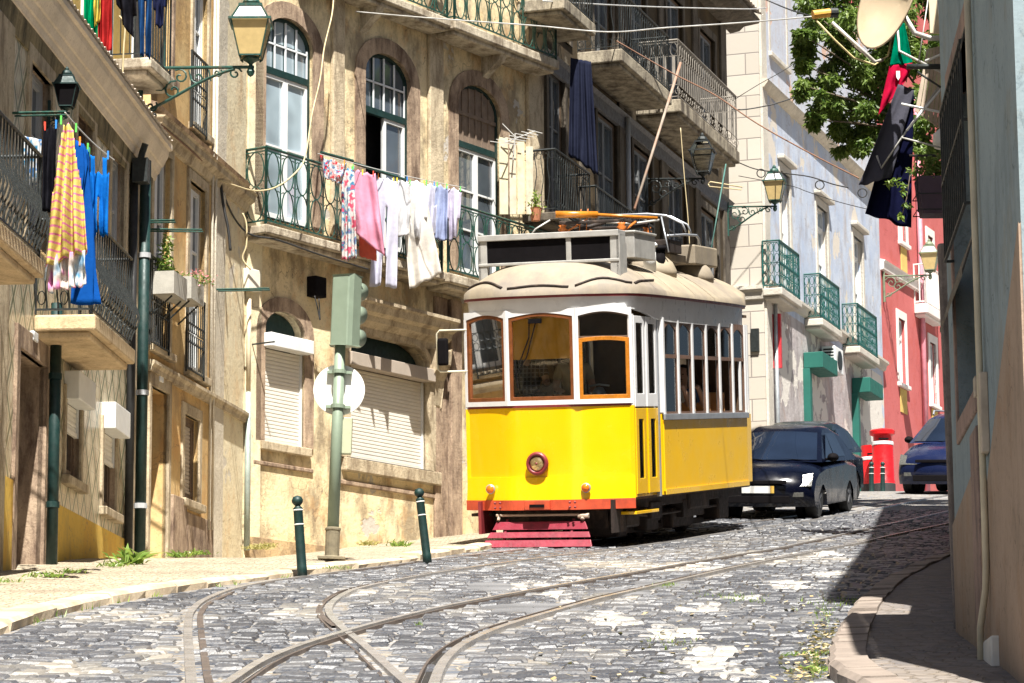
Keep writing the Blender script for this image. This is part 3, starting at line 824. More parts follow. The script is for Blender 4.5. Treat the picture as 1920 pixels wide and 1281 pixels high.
# upper floor french windows behind the balconies
for (x0, yt, x1, yb) in ((-190, -230, -120, 330), (56, 112, 92, 455), (207, 275, 232, 560)):
    r = F.R(x0, yt, x1, yb); B.window(*r, depth=.12, fm=M_GREYP, nx=2, nz=3, surround=M_STONE, sw=.13, sill=False)
for (x0, yt, x1, yb) in ((143, 195, 172, 510),):
    r = F.R(x0, yt, x1, yb); B.window(*r, depth=.12, fm=M_BROWNP, nx=2, nz=2, surround=M_STONE, sw=.11, sill=False)
# cornice following the eaves, band beneath
zc = F.z(250, 300)          # underside of the cream cornice at the right end
B.wall(M_TILE, 0, F.L, zb-3.5, zc+.45, back=4.5, reveal=M_STONEP)
B.moulding('cornice_band', 0, F.L, zc-.02, [(0, -.22), (.02, -.22), (.03, -.12), (.045, -.02), (.045, .04), (0, .04)], M_FRIEZE)
B.moulding('cornice', 0, F.L+.12, zc, [(0, 0), (.06, .02), (.08, .09), (.10, .10), (.13, .18), (.15, .19), (.21, .31), (.22, .38), (.26, .39), (.26, .46), (0, .50)], M_CORN)
# roof of clay tiles behind the cornice: scalloped edge
rt = B.mb(); P = []
nn = int(F.L/.09)
for i in range(nn+1):
    u = i*.09; h = .03*abs(sin(pi*i/2)); P.append([(u, .29, zc+.465+h), (u, .1, zc+.52+h), (u, -4.5, zc+1.7+h)])
rt.grid(P); M_ROOFT = m_gen('bleached_roof_tiles', (.62, .54, .46), .85, var=.35, vs=9, bump=.3, bs=30); rt.build('roof', M_ROOFT, B.root)
# yellow plinth, stepping: top follows the sills
zp = F.z(100, 938)
pl_ = B.mb()
for (xa, xb) in ((-420, 20), (88, 120), (152, 190), (218, 236)):
    ua, ub = F.u(xa, 1000), F.u(xb, 1000)
du0 = F.u(33, 800)-.15; du1 = F.u(79, 800)+.15
zpl = F.z(96, 940)
pl_.box(0, du0, -.02, .02, zb-3.6, zpl); pl_.box(du1, F.L-.02, -.02, .02, zb-3.6, zpl); pl_.build('plinth', M_YEL, B.root)
zq = F.z(222, 996)
# quoin strips of stone
for (xa, xb) in ((-40, 8), (240, 258)):
    B.board('pilaster', F.u(xa, 600), F.u(xb, 600), zb-3, zc-.2, 0, .045, M_STONE)
# balconies
def px_balc(B, F, x0, x1, ytop_outer, xref, depth, **k):
    """balcony whose outer slab edge top passes (xref, ytop_outer) and whose outer corners are seen at x0 and x1"""
    zt = F.z(xref, ytop_outer, depth); u0, u1 = F.u(x0, ytop_outer, depth), F.u(x1, ytop_outer, depth)
    return B.balcony(u0, u1, zt, depth, **k), (u0, u1, zt)
M_SLABO = m_stone('ochre_stained_slab', (.66, .50, .30), (.34, .22, .12), .4, 3)
BAL1 = px_balc(B, F, -210, 84, 490, 84, .62, th=.16, rail=.98, style='belly', mat=M_IRON, slab=M_SLABO, cell=.125, r=.011)
BAL2 = px_balc(B, F, 178, 254, 640, 236, .62, th=.16, rail=.98, style='belly', mat=M_IRON, slab=M_SLABO, cell=.125, r=.011)
# downpipes of the tiled house
def pipe(B, F, px, pyt, pyb, r, mat, mat2=None, o=.09, collars=(), zt=None):
    u, zb_ = F.uz(px, pyb, o); zt = zt if zt is not None else F.z(px, pyt, o)
    q = B.mb(); q.tube([(u, o, zb_-.1), (u, o, zt)], r, 12); p = q.build('downpipe', mat, B.root, smooth=True)
    for c in collars:
        k = B.mb(); z = F.z(px, c, o); k.tube([(u, o, z-.03), (u, o, z+.03)], r*1.2, 12); k.build('pipe_collar', mat2 or mat, p)
    return u
pipe(B, F, 96, 560, 1085, .058, M_GRNDK, o=.12, collars=(945, 700))
pipe(B, F, 262, 300, 1042, .066, M_GRNDK, M_GREYP, o=.14, zt=zc, collars=(948, 733, 470))
_u = F.u(262, 400, .14)
q = B.mb(); q.tube([(_u, .14, zc-.06), (_u, .16, zc+.02), (_u-.03, .20, zc+.12)], .04, 8); q.box(_u-.09, _u+.09, .06, .24, zc-.35, zc-.06); q.build('downpipe', M_IRON, B.root, smooth=False)
pipe(B, F, 240, 300, 1046, .05, m_gen('shaded_black_pipe', (.012, .012, .012), .7), o=.06, zt=zc-.1)  # pipe in the gap between houses; its near-black colour carries the shade
pipe(B, F, 250, 300, 1040, .02, M_PLA2, o=.03, zt=zc-.3)
# small enamel number plaque above the door
B.board('number_plaque', F.u(55, 640), F.u(63, 640), F.z(58, 640), F.z(58, 622), 0, .05, M_WHITEP)
# ================================================================== narrow ochre house beside it
F = F2; B = B2 = Bld('ochre_house', 'narrow ochre plaster house between the tiled house and the house with arched windows', F, 'house')
ztop = F.z(300, -260)
door(B, F.R(281, 722, 312, 1026), .3, M_BROWNP, M_STONE, .1)
B.board('door_notice', *[F.u(x, 780) for x in (289, 309)], F.z(290, 810), F.z(290, 755), -.27, -.22, m_gen('framed_notice', (.30, .25, .19), .6, var=.1))
r = F.R(344, 775, 371, 936); B.window(*r, depth=.1, fm=M_BROWNP, nx=1, nz=1, surround=M_STONE, sw=.11, base=True)
B.roller(r[0], r[1], r[2]+.1, r[3], o=-.08, hole=False, mat=M_SHUTD)
for (x0, yt, x1, yb) in ((287, 272, 317, 648), (354, 335, 383, 694)):
    r = F.R(x0, yt, x1, yb); B.window(*r, depth=.1, fm=(M_STONE, M_WHITEP), nx=2, nz=3, surround=M_STONE, sw=.1, sill=True, curtain=M_CURT)
for (xa, yta, xb, yba) in ((283, 480, 319, 640), (351, 548, 384, 690)):
    ua, ub = F.u(xa, yta, .1), F.u(xb, yta, .1); zt, zl = F.z(xa, yta, .1), F.z(xa, yba, .1)
    railing(F.M, [((ua, .1), (ub, .1))], zl, zt, 'guard', .095, .009).build('window_guard', M_IRON, B.root)
for (x0, yt, x1, yb) in ((362, -60, 388, 235),):
    r = F.R(x0, yt, x1, yb); B.window(*r, depth=.1, fm=M_WHITEP, nx=2, nz=3, surround=M_STONE, sw=.09)
ua, ub = F.u(360, 100, .1), F.u(389, 100, .1); railing(F.M, [((ua, .1), (ub, .1))], F.z(360, 232, .1), F.z(360, 95, .1), 'guard', .1, .009).build('window_guard', M_IRON, B.root)
for (x0, yt, x1, yb) in ((286, -170, 322, 120),):
    r = F.R(x0, yt, x1, yb); B.window(*r, depth=.1, fm=M_TEALI, nx=2, nz=2, surround=M_STONEP, sw=.1)
B.wall(M_PLA2, 0, F.L, F.z(300, 1100)-1, ztop, back=5)
px_balc(B, F, 283, 328, 122, 300, .5, th=.13, rail=1.0, style='bars', mat=M_IRON, slab=M_SLAB, cell=.1)
# string courses, cornice, pilasters
B.moulding('string_course', 0, F.L, F.z(273, 683), [(0, -.07), (.06, -.07), (.07, -.02), (.10, .02), (.10, .06), (0, .08)], M_STONE)
B.moulding('cornice', 0, F.L, F.z(289, 236), [(0, -.16), (.05, -.14), (.09, -.05), (.16, .0), (.17, .07), (.20, .09), (0, .12)], M_STONE)
B.moulding('string_course', 0, F.L, F.z(289, 205), [(0, -.02), (.07, 0), (.09, .05), (0, .08)], M_STONEP)
for (xa, xb) in ((396, 416),): B.board('pilaster', F.u(xa, 500), F.u(xb, 500), F.z(400, 1090)-1, ztop, 0, .05, M_STONEL)
B.board('plaster_panel', F.u(418, 400), F.L-.01, F.z(400, 1090)-1, ztop, 0, .02, M_CREAM)
B.board('stone_plinth', F.u(316, 1000), F.u(342, 1000), F.z(330, 1090)-.6, F.z(320, 928), 0, .06, M_STONEP); B.board('stone_plinth', F.u(344, 1000), F.u(394, 1000), F.z(360, 1080)-.6, F.z(345, 960), 0, .05, M_STONEP)
B.board('number_plaque', F.u(293, 710), F.u(300, 710), F.z(295, 716), F.z(295, 694), 0, .05, M_WHITEP)
q = B.mb(); uu = F.u(404, 160, .06)
for k, px in enumerate((398, 404)):
    uu = F.u(px, 300, .06); q.tube([(uu, .07, F.z(px, 1000)), (uu+.01, .07, ztop)], .018, 6)
q.build('conduit', M_STONEL, B.root, smooth=True)
# upper storeys of the ochre house rise behind the cornice of the tiled house: a set-back wing
FB = Frame((F1.p0.x-.25, F1.p0.y), (F1.P(F1.L, 0, 0).x-.25, F1.P(F1.L, 0, 0).y-.02))
B = Bld('tall_yellow_house', 'upper storeys with a green door rising behind the cornice of the tiled house', FB, 'house', zb=zc+.9)
r = FB.R(158, -150, 205, 230); B.window(*r, depth=.1, fm=M_TEALI, nx=2, nz=2, surround=M_WHITEP, sw=.1, sill=False)
M_YEL2 = m_plaster('mustard_plaster', (.66, .47, .15), (.58, .40, .12), (.35, .24, .10), (.5, .42, .28), .74, .62, .2, .35)
B.wall(M_YEL2, FB.L-7.5, FB.L, zc+.5, FB.z(250, -330), back=4)
B.board('pilaster', FB.u(252, 150), FB.L+.01, zc+.5, FB.z(250, -330), 0, .06, M_WHITEP)
# ================================================================== the corner house with arched windows
F = F3; B = B3 = Bld('arched_window_house', 'stained yellow corner house with tall arched windows and a long green scrolled balcony', F, 'house')
FANL = m_gen('white_fanlight_bars', (.70, .72, .74), .5, var=.05)
def arched(x0, y_s, x1, y_s1, y_apex, y_tr, yb, **k):
    u0, zs = F.uz(x0, y_s); u1 = F.u(x1, y_s1); za = F.z((x0+x1)/2, y_apex); zt = F.z(x0, y_tr); z0 = F.z(x0, yb)
    return (u0, u1, z0, zs, za, zt)
a1 = arched(497, 66, 586, 98, 36, 126, 408); a2 = arched(683, 132, 768, 162, 103, 200, 458); a3 = arched(857, 192, 937, 218, 162, 265, 510)
GF = M_GRNDK
M_FANW = m_gen('brown_wooden_fanlight_shutter', (.20, .145, .105), .7, var=.3, vs=7, bump=.2)
kw = dict(depth=.09, sw=.24, proud=.03, sill=False, bar=.045, surround=M_STONEP)
B.window(a1[0], a1[1], a1[2], a1[3], a1[4], transom=a1[5], fm=(GF, M_WHITEP), nx=2, nz=2, fan=4, glass=M_GLASSB, **kw)
B.window(a2[0], a2[1], a2[2], a2[3], a2[4], transom=a2[5], fm=(GF, M_WHITEP), nx=2, nz=2, fan=4, open_leaf=0, **kw)
wv = B.window(a3[0], a3[1], a3[2], a3[3], a3[4], transom=a3[5], fm=(GF, M_WHITEP), nx=2, nz=3, fan=6, **kw)
# white glazing bars of the fanlights, closed wooden panel in the third
for (u0, u1, z0, zs, za, zt), n in ((a1, 4), (a2, 4)):
    q = B.mb(); o = -.075; cu, a, h = (u0+u1)/2, (u1-u0)/2-.05, za-.05-zs
    for k in range(n+1):
        uu = u0+.05+(u1-u0-.1)*k/n; t = max(0, 1-((uu-cu)/a)**2); q.box(uu-.013, uu+.013, o, o+.02, zt+.05, zs+h*sqrt(t))
    zm = (zt+zs+h)/2+.02; q.box(u0+.05, u1-.05, o, o+.02, zm-.013, zm+.013); q.build('fanlight_bars', FANL, B.root)
u0, u1, z0, zs, za, zt = a3; q = B.mb(); q.poly(arch_pts(u0+.05, u1-.05, zt+.05, zs, za-.05), -.085, -.07)
cu, a, h = (u0+u1)/2, (u1-u0)/2-.05, za-.05-zs
for k in range(1, 6):
    uu = u0+.05+(u1-u0-.1)*k/6; q.box(uu-.016, uu+.016, -.07, -.05, zt+.05, zs+h*sqrt(max(0, 1-((uu-cu)/a)**2)))
q.box(u0+.05, u1-.05, -.07, -.045, (zt+za)/2-.03, (zt+za)/2+.03); q.build('fanlight_shutter', M_FANW, B.root)
# ground floor: arched window and wide arched shop opening, both with roller shutters
u0, zs = F.uz(495, 615); u1 = F.u(570, 640); za = F.z(533, 585); z0 = F.z(495, 828)
B.roller(u0, u1, z0, zs, za=za, depth=.25, o=-.05, box=(F.z(497, 651), F.z(497, 625)), boxd=.16, bx=.03)
q = B.mb(); q.ring(offs(u0, u1, z0, zs, za, .2), arch_pts(u0, u1, z0, zs, za), -.05, .03); q.build('window_surround', M_STONEP, B.root, bevel=.01)
q = B.mb(); q.poly(arch_pts(u0+.02, u1-.02, zs-.05, zs, za-.02), -.2, -.15); q.build('fanlight_panel', M_GRNDK, B.root)
B.board('window_sill', u0-.1, u1+.12, z0-.12, z0, -.05, .07, M_STONE, .012)
B.board('window_sill', u0-.25, u1+.2, z0-.34, z0-.28, -.05, .035, M_STONEP, .012)
s0, zs = F.uz(648, 655); s1 = F.u(797, 705); za = F.z(722, 628); z0 = F.z(648, 858)
B.roller(s0, s1, z0, zs, za=za, depth=.28, o=-.05, mat=M_SHUT, box=(F.z(648, 686), F.z(648, 661)), boxd=.16, bx=.06, boxmat=M_SHUTD)
q = B.mb(); q.poly(arch_pts(s0+.02, s1-.02, zs-.05, zs, za-.02, 20), -.2, -.15); q.build('fanlight_panel', M_GRNDK, B.root)
for k, (d, p) in enumerate(((.30, .03), (.20, .06), (.09, .10))):
    q = B.mb(); q.ring(offs(s0, s1, z0, zs, za, d, 20), arch_pts(s0, s1, z0, zs, za, 20) if k == 2 else offs(s0, s1, z0, zs, za, (.2, .09)[k], 20), -.05, p); q.build('arch_moulding', M_STONE, B.root, bevel=.012)
B.board('window_sill', s0-.1, s1+.3, z0-.2, z0-.003, -.05, .10, M_STONE, .015); B.board('window_sill', s0-.2, s1+.32, z0-.4, z0-.33, -.05, .04, M_STONEP, .012)
# hood moulding over the shop opening
zh = F.z(662, 562, .3)
B.moulding('hood_moulding', s0-.1, s1+.42, zh, [(0, -.42), (.08, -.40), (.10, -.30), (.20, -.22), (.22, -.14), (.30, -.10), (.33, 0), (.36, .03), (.36, .08), (0, .14)], M_STONE)
for uu in (s1+.16,):
    q = B.mb(); q.poly([(0, zh-.42), (.26, zh-.4), (.24, zh-.62), (.12, zh-.86), (.06, zh-1.25), (0, zh-1.3)], uu-.14, uu+.16, T=Matrix(((0, 1, 0, 0), (1, 0, 0, 0), (0, 0, 1, 0), (0, 0, 0, 1)))); q.build('scroll_bracket', M_STONE, B.root, bevel=.02)
for (xa, xb, p) in ((812, 835, .05), (838, 858, .09)): B.board('pilaster', F.u(xa, 800), F.u(xb, 800), F.z(820, 1090)-1, F.z(830, 560), 0, p, M_STONEP)
for (xa, xb, p) in ((460, 489, .03),): B.board('pilaster', F.u(xa, 500), F.u(xb, 500), F.z(470, 1090)-1, F.z(470, -300), 0, p, M_CREAM)
for (xa, xb) in ((618, 640), (800, 826)): B.board('pilaster', F.u(xa, 300), F.u(xb, 300), F.z(xa, 440), F.z(xa, -60), 0, .07, M_STONE, .02)
B.board('pilaster', F.u(985, 300), F.L+.02, F.z(1000, 700), F.z(1000, -200), 0, .08, M_STONE, .02)
B.wall(M_OCHRE, 0, F.L, F.z(500, 1090)-1, F.z(700, -420), back=6)
B.board('footing', .05, F.L, F.z(500, 1090)-1, F.z(470, 1006), -.02, .035, m_plaster('stained_footing', (.62, .46, .26), (.46, .32, .17), (.20, .14, .09), (.5, .45, .36), .62, .5, .5, .8))
# balconies
_, bb1 = px_balc(B, F, 500, 836, 419, 500, .42, th=.13, rail=1.1, style='scroll', mat=M_GREENI, slab=M_SLAB, cell=.34, r=.0115)
zt = bb1[2]; B.balcony(bb1[1]+.03, F.L-.12, zt, .46, th=.15, rail=1.1, style='scroll', mat=M_GREENI, slab=M_SLAB, cell=.34, r=.0115, ends=(False, True))
zt2 = F.z(846, 36, .42)
ub = F.u(700, 0, .42); uc = F.u(846, 36, .42)
B.balcony(ub-1.4, uc, zt2, .42, th=.13, rail=1.1, style='scroll', mat=M_GREENI, slab=M_SLAB, cell=.34, r=.0115, corbels=1)
B.balcony(uc+.03, F.L-.12, zt2, .48, th=.15, rail=1.1, style='scroll', mat=M_GREENI, slab=M_SLAB, cell=.34, r=.0115, corbels=1)
r = (F.u(868, 20), F.u(930, 20), zt2, zt2+2.5)
# ================================================================== dark house behind the tram
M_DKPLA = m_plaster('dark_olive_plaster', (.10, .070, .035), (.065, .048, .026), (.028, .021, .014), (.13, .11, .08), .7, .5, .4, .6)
M_DKSTONE = m_stone('dark_stained_stone', (.14, .118, .09), (.05, .04, .03), .5, 2)  # darker stone with random darker patches
M_AZUL = m_gen('dark_frieze', (.10, .10, .11), .6, var=.5, vs=14)
M_SLABD = m_stone('stained_slab_in_shade', (.40, .35, .26), (.10, .08, .06), .5, 4)  # stained balcony stone, darkened in colour for the shaded undersides
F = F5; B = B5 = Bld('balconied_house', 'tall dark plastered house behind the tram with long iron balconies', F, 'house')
M_GREYD = m_gen('dark_grey_window_paint', (.16, .165, .17), .6, var=.2, vs=6)  # darker version of the grey window paint
def fwin(B, x0, yt, x1, yb, **k):
    r = B.F.R(x0, yt, x1, yb); d = dict(depth=.1, fm=M_BROWNP, nx=2, nz=3, surround=M_DKSTONE, sw=.12, sill=False); d.update(k)
    return B.window(*r, **d), r
zf = F.z(1058, 20, .8)       # floor level of the long balconies (slab top)
for (x0, yt, x1, yb) in ((1026, 122, 1058, 430), (1118, 205, 1158, 520), (1186, 268, 1222, 520), (1250, 318, 1288, 620), (1312, 385, 1346, 640)):
    fwin(B, x0, yt, x1, yb, fm=(M_BROWNP, M_GREYD), transom=None)
for (x0, yt, x1, yb) in ((1036, -200, 1066, 60), (1110, -130, 1146, 110), (1180, -60, 1210, 180), (1248, -20, 1280, 240), (1310, 50, 1340, 290)):
    fwin(B, x0, yt, x1, yb, fm=(M_BROWNP, M_GREYD))
ztop = F.z(1366, 60)
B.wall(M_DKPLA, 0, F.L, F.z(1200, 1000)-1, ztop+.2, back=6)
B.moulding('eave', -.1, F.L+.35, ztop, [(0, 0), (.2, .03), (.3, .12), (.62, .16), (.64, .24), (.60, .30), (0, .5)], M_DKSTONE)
rf = B.mb(); P = []
for i in range(int((F.L+.4)/.1)+1):
    u = i*.1; h = .035*abs(sin(pi*i/2)); P.append([(u, .72, ztop+.30+h), (u, .4, ztop+.42+h), (u, -4, ztop+1.9+h)])
rf.grid(P); rf.build('roof', M_ROOFT, B.root)
def slabpx(x0, x1, depth, th, **k):
    zt = zf; u0, u1 = F.u(x0, 60, depth), F.u(x1, 150, depth); return B.balcony(u0, u1, zt, depth, th=th, **k)
def uat(px, z, o):
    """u of the point of the plane o=const at height z seen in column px"""
    lo, hi = -3.0, F.L+4
    for _ in range(40):
        m = (lo+hi)/2
        if proj(F.P(m, o, z))[0] < px: lo = m
        else: hi = m
    return lo
zf = F.z(1058, 18, .8)+.22
B.balcony(uat(1058, zf, .8), uat(1117, zf, .8), zf, .8, th=.2, rail=1.05, style='wavy', mat=M_IRON, slab=M_SLABD, cell=.13)
B.balcony(uat(1166, zf, .8), uat(1260, zf, .8), zf, .8, th=.22, rail=1.05, style='wavy', mat=M_IRON, slab=M_SLABD, cell=.13)
B.balcony(uat(1276, zf, .85), uat(1387, zf, .85), zf+.0, .85, th=.24, rail=1.12, style='panel', mat=m_gen('greyed_balcony_iron', (.26, .235, .20), .6, .1, var=.3, vs=8), slab=M_SLABD, cell=.15, corbels=0)
# lower small balcony next to the corner
zl = F.z(1052, 400, .6)
B.balcony(uat(1046, zl, .6), uat(1112, zl+.8, .6), zl, .6, th=.14, rail=1.02, style='wavy', mat=M_IRON, slab=M_DKSTONE, cell=.11)
zl2 = zf-3.25
B.balcony(uat(1122, zl2, .35), uat(1232, zl2, .35), zl2, .35, th=.1, rail=.9, style='bars', mat=M_IRON, slab=M_DKSTONE, cell=.12)
for xx in (1085, 1158, 1236, 1300, 1352):
    B.board('pilaster', F.u(xx, 300), F.u(xx+9, 300), F.z(1200, 1000)-1, ztop, 0, .05, M_DKSTONE)
B.moulding('frieze', 0, F.L, zf-.62, [(0, -.12), (.05, -.1), (.06, .1), (.12, .16), (0, .2)], M_AZUL)
B.moulding('string_course', 0, F.L, zf-3.6, [(0, -.1), (.08, -.06), (.1, .06), (0, .1)], M_DKSTONE)
u, _ = F.uz(1168, 300); q = B.mb(); q.tube([(u, .1, zf-.5), (u, .1, zf-5)], .045, 8); q.build('downpipe', M_GREYP, B.root, smooth=True)
# ================================================================== pale blue house up the hill
M_BLUE = m_plaster('pale_blue_plaster', (.40, .47, .60), (.52, .57, .65), (.26, .25, .28), (.60, .55, .48), .60, .56, .25, .5)
M_BLUELOW = m_plaster('peeled_lower_plaster', (.50, .46, .45), (.40, .36, .36), (.24, .21, .20), (.66, .62, .56), .52, .52, .7, .6)
F = F4; B = B4 = Bld('pale_blue_house', 'pale blue peeling house up the hill with white stone corner and green awnings', F, 'house')
for (x0, yt, x1, yb) in ((1462, 318, 1481, 560), (1530, 382, 1552, 612), (1599, 440, 1618, 665)):
    r = F.R(x0, yt, x1, yb); B.window(*r, depth=.14, fm=M_WHITEP, nx=2, nz=3, surround=M_STONEW, sw=.13, sill=False, transom=r[3]-.45, curtain=M_WHITEP, glass=M_GLASSB)
    B.board('cornice_hood', r[0]-.22, r[1]+.22, r[3]+.2, r[3]+.3, 0, .16, M_STONEW, .02)
r = F.R(1439, -95, 1471, 95); B.window(*r, depth=.16, fm=m_gen('blue_shutter_paint', (.10, .24, .42), .5, var=.2), nx=2, nz=2, surround=M_STONEW, sw=.12)
zg = G(F.P(3, 0, 0).y)
r1 = F.R(1513, 700, 1536, 880); r2 = F.R(1603, 745, 1630, 890)
for rr in (r1,):
    B.hole(rect_pts(rr[0], rr[1], zg-.3, rr[3]), .4); d = B.mb(); d.box(rr[0]+.5, rr[1], -.38, -.34, zg-.3, rr[3]); d.build('door', M_BROWNP, B.root)
B.roller(r2[0], r2[1], zg+.1, r2[3], o=-.08, mat=m_gen('grey_shop_shutter', (.20, .20, .20), .5, .3), depth=.3)
top = F.z(1441, -160)
zs0 = F.z(1448, 545)
B.wall(M_BLUE, 0, F.L, zg-2, top, back=6)
B.board('lower_plaster', .35, F.L-.3, zg-1.5, zs0-.28, 0, .004, M_BLUELOW, 0)
B.root.children[-1].data if False else None
B.moulding('string_course', 0, F.L, F.z(1444, 540), [(0, -.15), (.07, -.13), (.10, -.02), (.16, .02), (.16, .08), (0, .1)], M_STONEW)
B.moulding('upper_cornice', 0, F.L, F.z(1444, 172), [(0, -.12), (.08, -.1), (.16, .0), (.18, .06), (0, .12)], M_STONEL)
B.board('upper_plaster', .3, F.L-.02, F.z(1444, 172)+.1, top-.02, 0, .015, m_plaster('faded_pink_and_white_plaster', (.50, .53, .60), (.46, .50, .58), (.38, .31, .29), (.58, .40, .32), .60, .6, .3, .4))
B.board('corner_pilaster', -.02, .42, zg-2, top, -.02, .05, M_STONEW, .01)
for (xa, xb, yy, xr) in ((1466, 1504, 522, 1448), (1542, 1579, 580, 1526), (1612, 1649, 632, 1597)):
    d = .42; zt = F.z(xa, yy+16, d); B.balcony(F.u(xa, yy, d), F.u(xb, yy+30, d), zt, d, th=.16, rail=1.02, style='cast', mat=M_TEALI, slab=M_STONEW, cell=.14, r=.011, corbels=0)
M_AWN = m_gen('green_awning_canvas', (.004, .105, .08), .7, var=.12, vs=4, bump=.1, bs=40)
for (rr, xa) in ((r1, 1505), (r2, 1595)):
    a0 = F.u(xa, 690); a1 = a0+1.45; zz = rr[3]+.05
    q = B.mb(); q.box(a0, a1, .02, .46, zz, zz+.36); q.build('awning', M_AWN, B.root, bevel=.015); B.board('door_jamb_panel', a0, a0+.2, zg-.3, zz, 0, .16, M_AWN)
u = F.u(1436+12, 700); q = B.mb(); q.tube([(u, .1, zg-1), (u, .1, F.z(1448, 560))], .045, 8); q.build('downpipe', m_gen('zinc_pipe', (.45, .48, .5), .4, .5), B.root, smooth=True)
B.board('red_sign_panel', F.u(1447, 650), F.u(1449, 650), F.z(1447, 690), F.z(1447, 590), 0, .2, m_gen('red_sign_paint', (.5, .03, .04), .5), .0)
# white ashlar end face towards the camera
FX = F4F; B = Bld('ashlar_end_wall', 'tall white ashlar end wall of the pale blue house with mortar joints', FX, 'wall')
def m_ashlar():
    b = NB('white_ashlar_blocks'); x, y, z = b.sep()
    br = b.n('TexBrick'); c = b.n('CombineXYZ'); b.l(x, c.inputs[0]); b.l(z, c.inputs[1]); b.l(c.outputs[0], br.inputs['Vector'])
    br.inputs['Scale'].default_value = 1; br.inputs['Brick Width'].default_value = 1.1; br.inputs['Row Height'].default_value = .47; br.inputs['Mortar Size'].default_value = .014; br.inputs['Mortar Smooth'].default_value = .3
    br.inputs['Color1'].default_value = (.54, .50, .43, 1); br.inputs['Color2'].default_value = (.46, .42, .36, 1); br.inputs['Mortar'].default_value = (.25, .22, .2, 1)
    n = b.noise(1.4, 7, .65); col = b.mix(b.ramp(n, [(.5, 0.0), (.75, .8)]), br.outputs[0], (.52, .44, .36))
    b.bump(b.math('ADD', b.math('MULTIPLY', br.outputs['Fac'], -1), b.math('MULTIPLY', b.noise(10, 6, .7), .3)), .4, .02)
    return b.fin(col, .85, 0, .3)
B.wall(m_ashlar(), 0, FX.L-.002, zg-2, top+.003, back=.4)
B.moulding('string_course', 0, FX.L, FX.z(1400, 545), [(0, -.22), (.06, -.2), (.08, -.06), (.14, .0), (.14, .08), (0, .1)], M_STONEW)
B.board('dark_sign', FX.u(1409, 640), FX.u(1424, 640), FX.z(1415, 660), FX.z(1415, 617), 0, .06, M_IRON, 0)
# ================================================================== red house
M_RED = m_plaster('coral_red_plaster', (.52, .14, .135), (.46, .115, .11), (.26, .05, .05), (.56, .22, .18), .78, .64, .08, .3)
F = F6; B = B6 = Bld('red_house', 'bright coral red house at the top of the street with white window surrounds', F, 'house')
zg = G(F.p0.y)
M_WSTONE = m_gen('white_painted_surround', (.78, .72, .68), .7, var=.1, vs=3)
for (x0, yt, x1, yb, sh) in ((1683, 595, 1697, 716, 1), (1742, 640, 1755, 755, 1), (1684, 428, 1697, 450, 1), (1738, 440, 1748, 470, 0)):
    if sh and yt < 500: yt -= 90
    r = F.R(x0, yt, x1, yb); B.window(*r, depth=.12, fm=M_WHITEP, nx=2, nz=2, surround=M_WSTONE, sw=.16, curtain=M_WHITEP if yt > 500 else None, transom=r[3]-.5)
    B.board('yellow_panel', r[0], r[1], r[2]-.75, r[2]-.12, 0, .02, M_YEL2)
B.wall(M_RED, 0, F.L, zg-2, F.z(1700, -60), back=6)
B.moulding('string_course', 0, F.L, F.z(1658, 500), [(0, -.14), (.08, -.12), (.1, .06), (.14, .1), (0, .14)], M_WSTONE)
zt = F.z(1738, 568, .35); B.balcony(F.u(1738, 560, .35), F.u(1772, 560, .35), zt, .35, th=.25, rail=1.05, style='bars', mat=M_WSTONE, slab=M_WSTONE, cell=.14, r=.02)
u = F.u(1723, 600); q = B.mb(); q.tube([(u, .1, zg), (u, .1, F.z(1720, 180))], .07, 8); q.build('downpipe', m_gen('pink_pipe_paint', (.62, .25, .30), .6, var=.25), B.root, smooth=True)
# ================================================================== blue-grey house on the right, very close
M_BGREY = m_plaster('blue_grey_plaster', (.25, .31, .335), (.20, .255, .28), (.07, .10, .12), (.33, .36, .36), .72, .6, .2, .5)
M_SALM = m_plaster('salmon_plinth_paint', (.36, .27, .205), (.29, .22, .165), (.15, .11, .08), (.5, .44, .36), .74, .6, .25, .5)
M_JAMB = m_stone('dark_pink_jamb_stone', (.34, .24, .20), (.12, .09, .08), .45, 4)
F = F7; B = B7 = Bld('blue_grey_house', 'blue grey plastered house edge with salmon plinth close on the right', F, 'house')
zg = G(F.p0.y)
# camera sees it edge-on: far end at px 1790, near part leaves the frame
def u7(px, z, o=0.0):
    lo, hi = 2.0, F.L+1
    for _ in range(40):
        m = (lo+hi)/2
        if proj(F.P(m, o, z))[0] > px: lo = m
        else: hi = m
    return lo
z_ = 2.0
ua, ub = u7(1842, z_), u7(1801, z_)       # the barred window bay
zw0, zw1 = F.z(1815, 760), F.z(1815, 40)
B.hole(rect_pts(ua, ub, zw0, zw1), .25); q = B.mb(); q.box(ua, ub, -.24, -.2, zw0, zw1); q.build('window', M_BROWNP, B.root)
B.wall(M_BGREY, 0, F.L, zg-2, zg+4.5, back=5)
B.board('eave', -.2, F.L+.15, zg+4.5, zg+4.62, 0, .1, M_STONEL)
q = B.mb(); q.ring(rect_pts(ua-.09, ub+.07, zw0-.12, zw1+.12), rect_pts(ua, ub, zw0, zw1), -.1, .015); q.build('window_surround', M_JAMB, B.root, bevel=.008)
# bars of the window cage
q = B.mb()
for k in range(12):
    uu = ua+(ub-ua)*k/11; q.tube([(uu, .05, F.z(1815, 420)), (uu, .05, F.z(1815, 85))], .008, 4)
for zz in (F.z(1815, 418), F.z(1815, 250), F.z(1815, 87)): q.tube([(ua, .05, zz), (ub, .05, zz)], .01, 4); q.tube([(ua, 0, zz), (ua, .05, zz)], .01, 4); q.tube([(ub, 0, zz), (ub, .05, zz)], .01, 4)
q.build('window_cage', M_IRON, B.root)
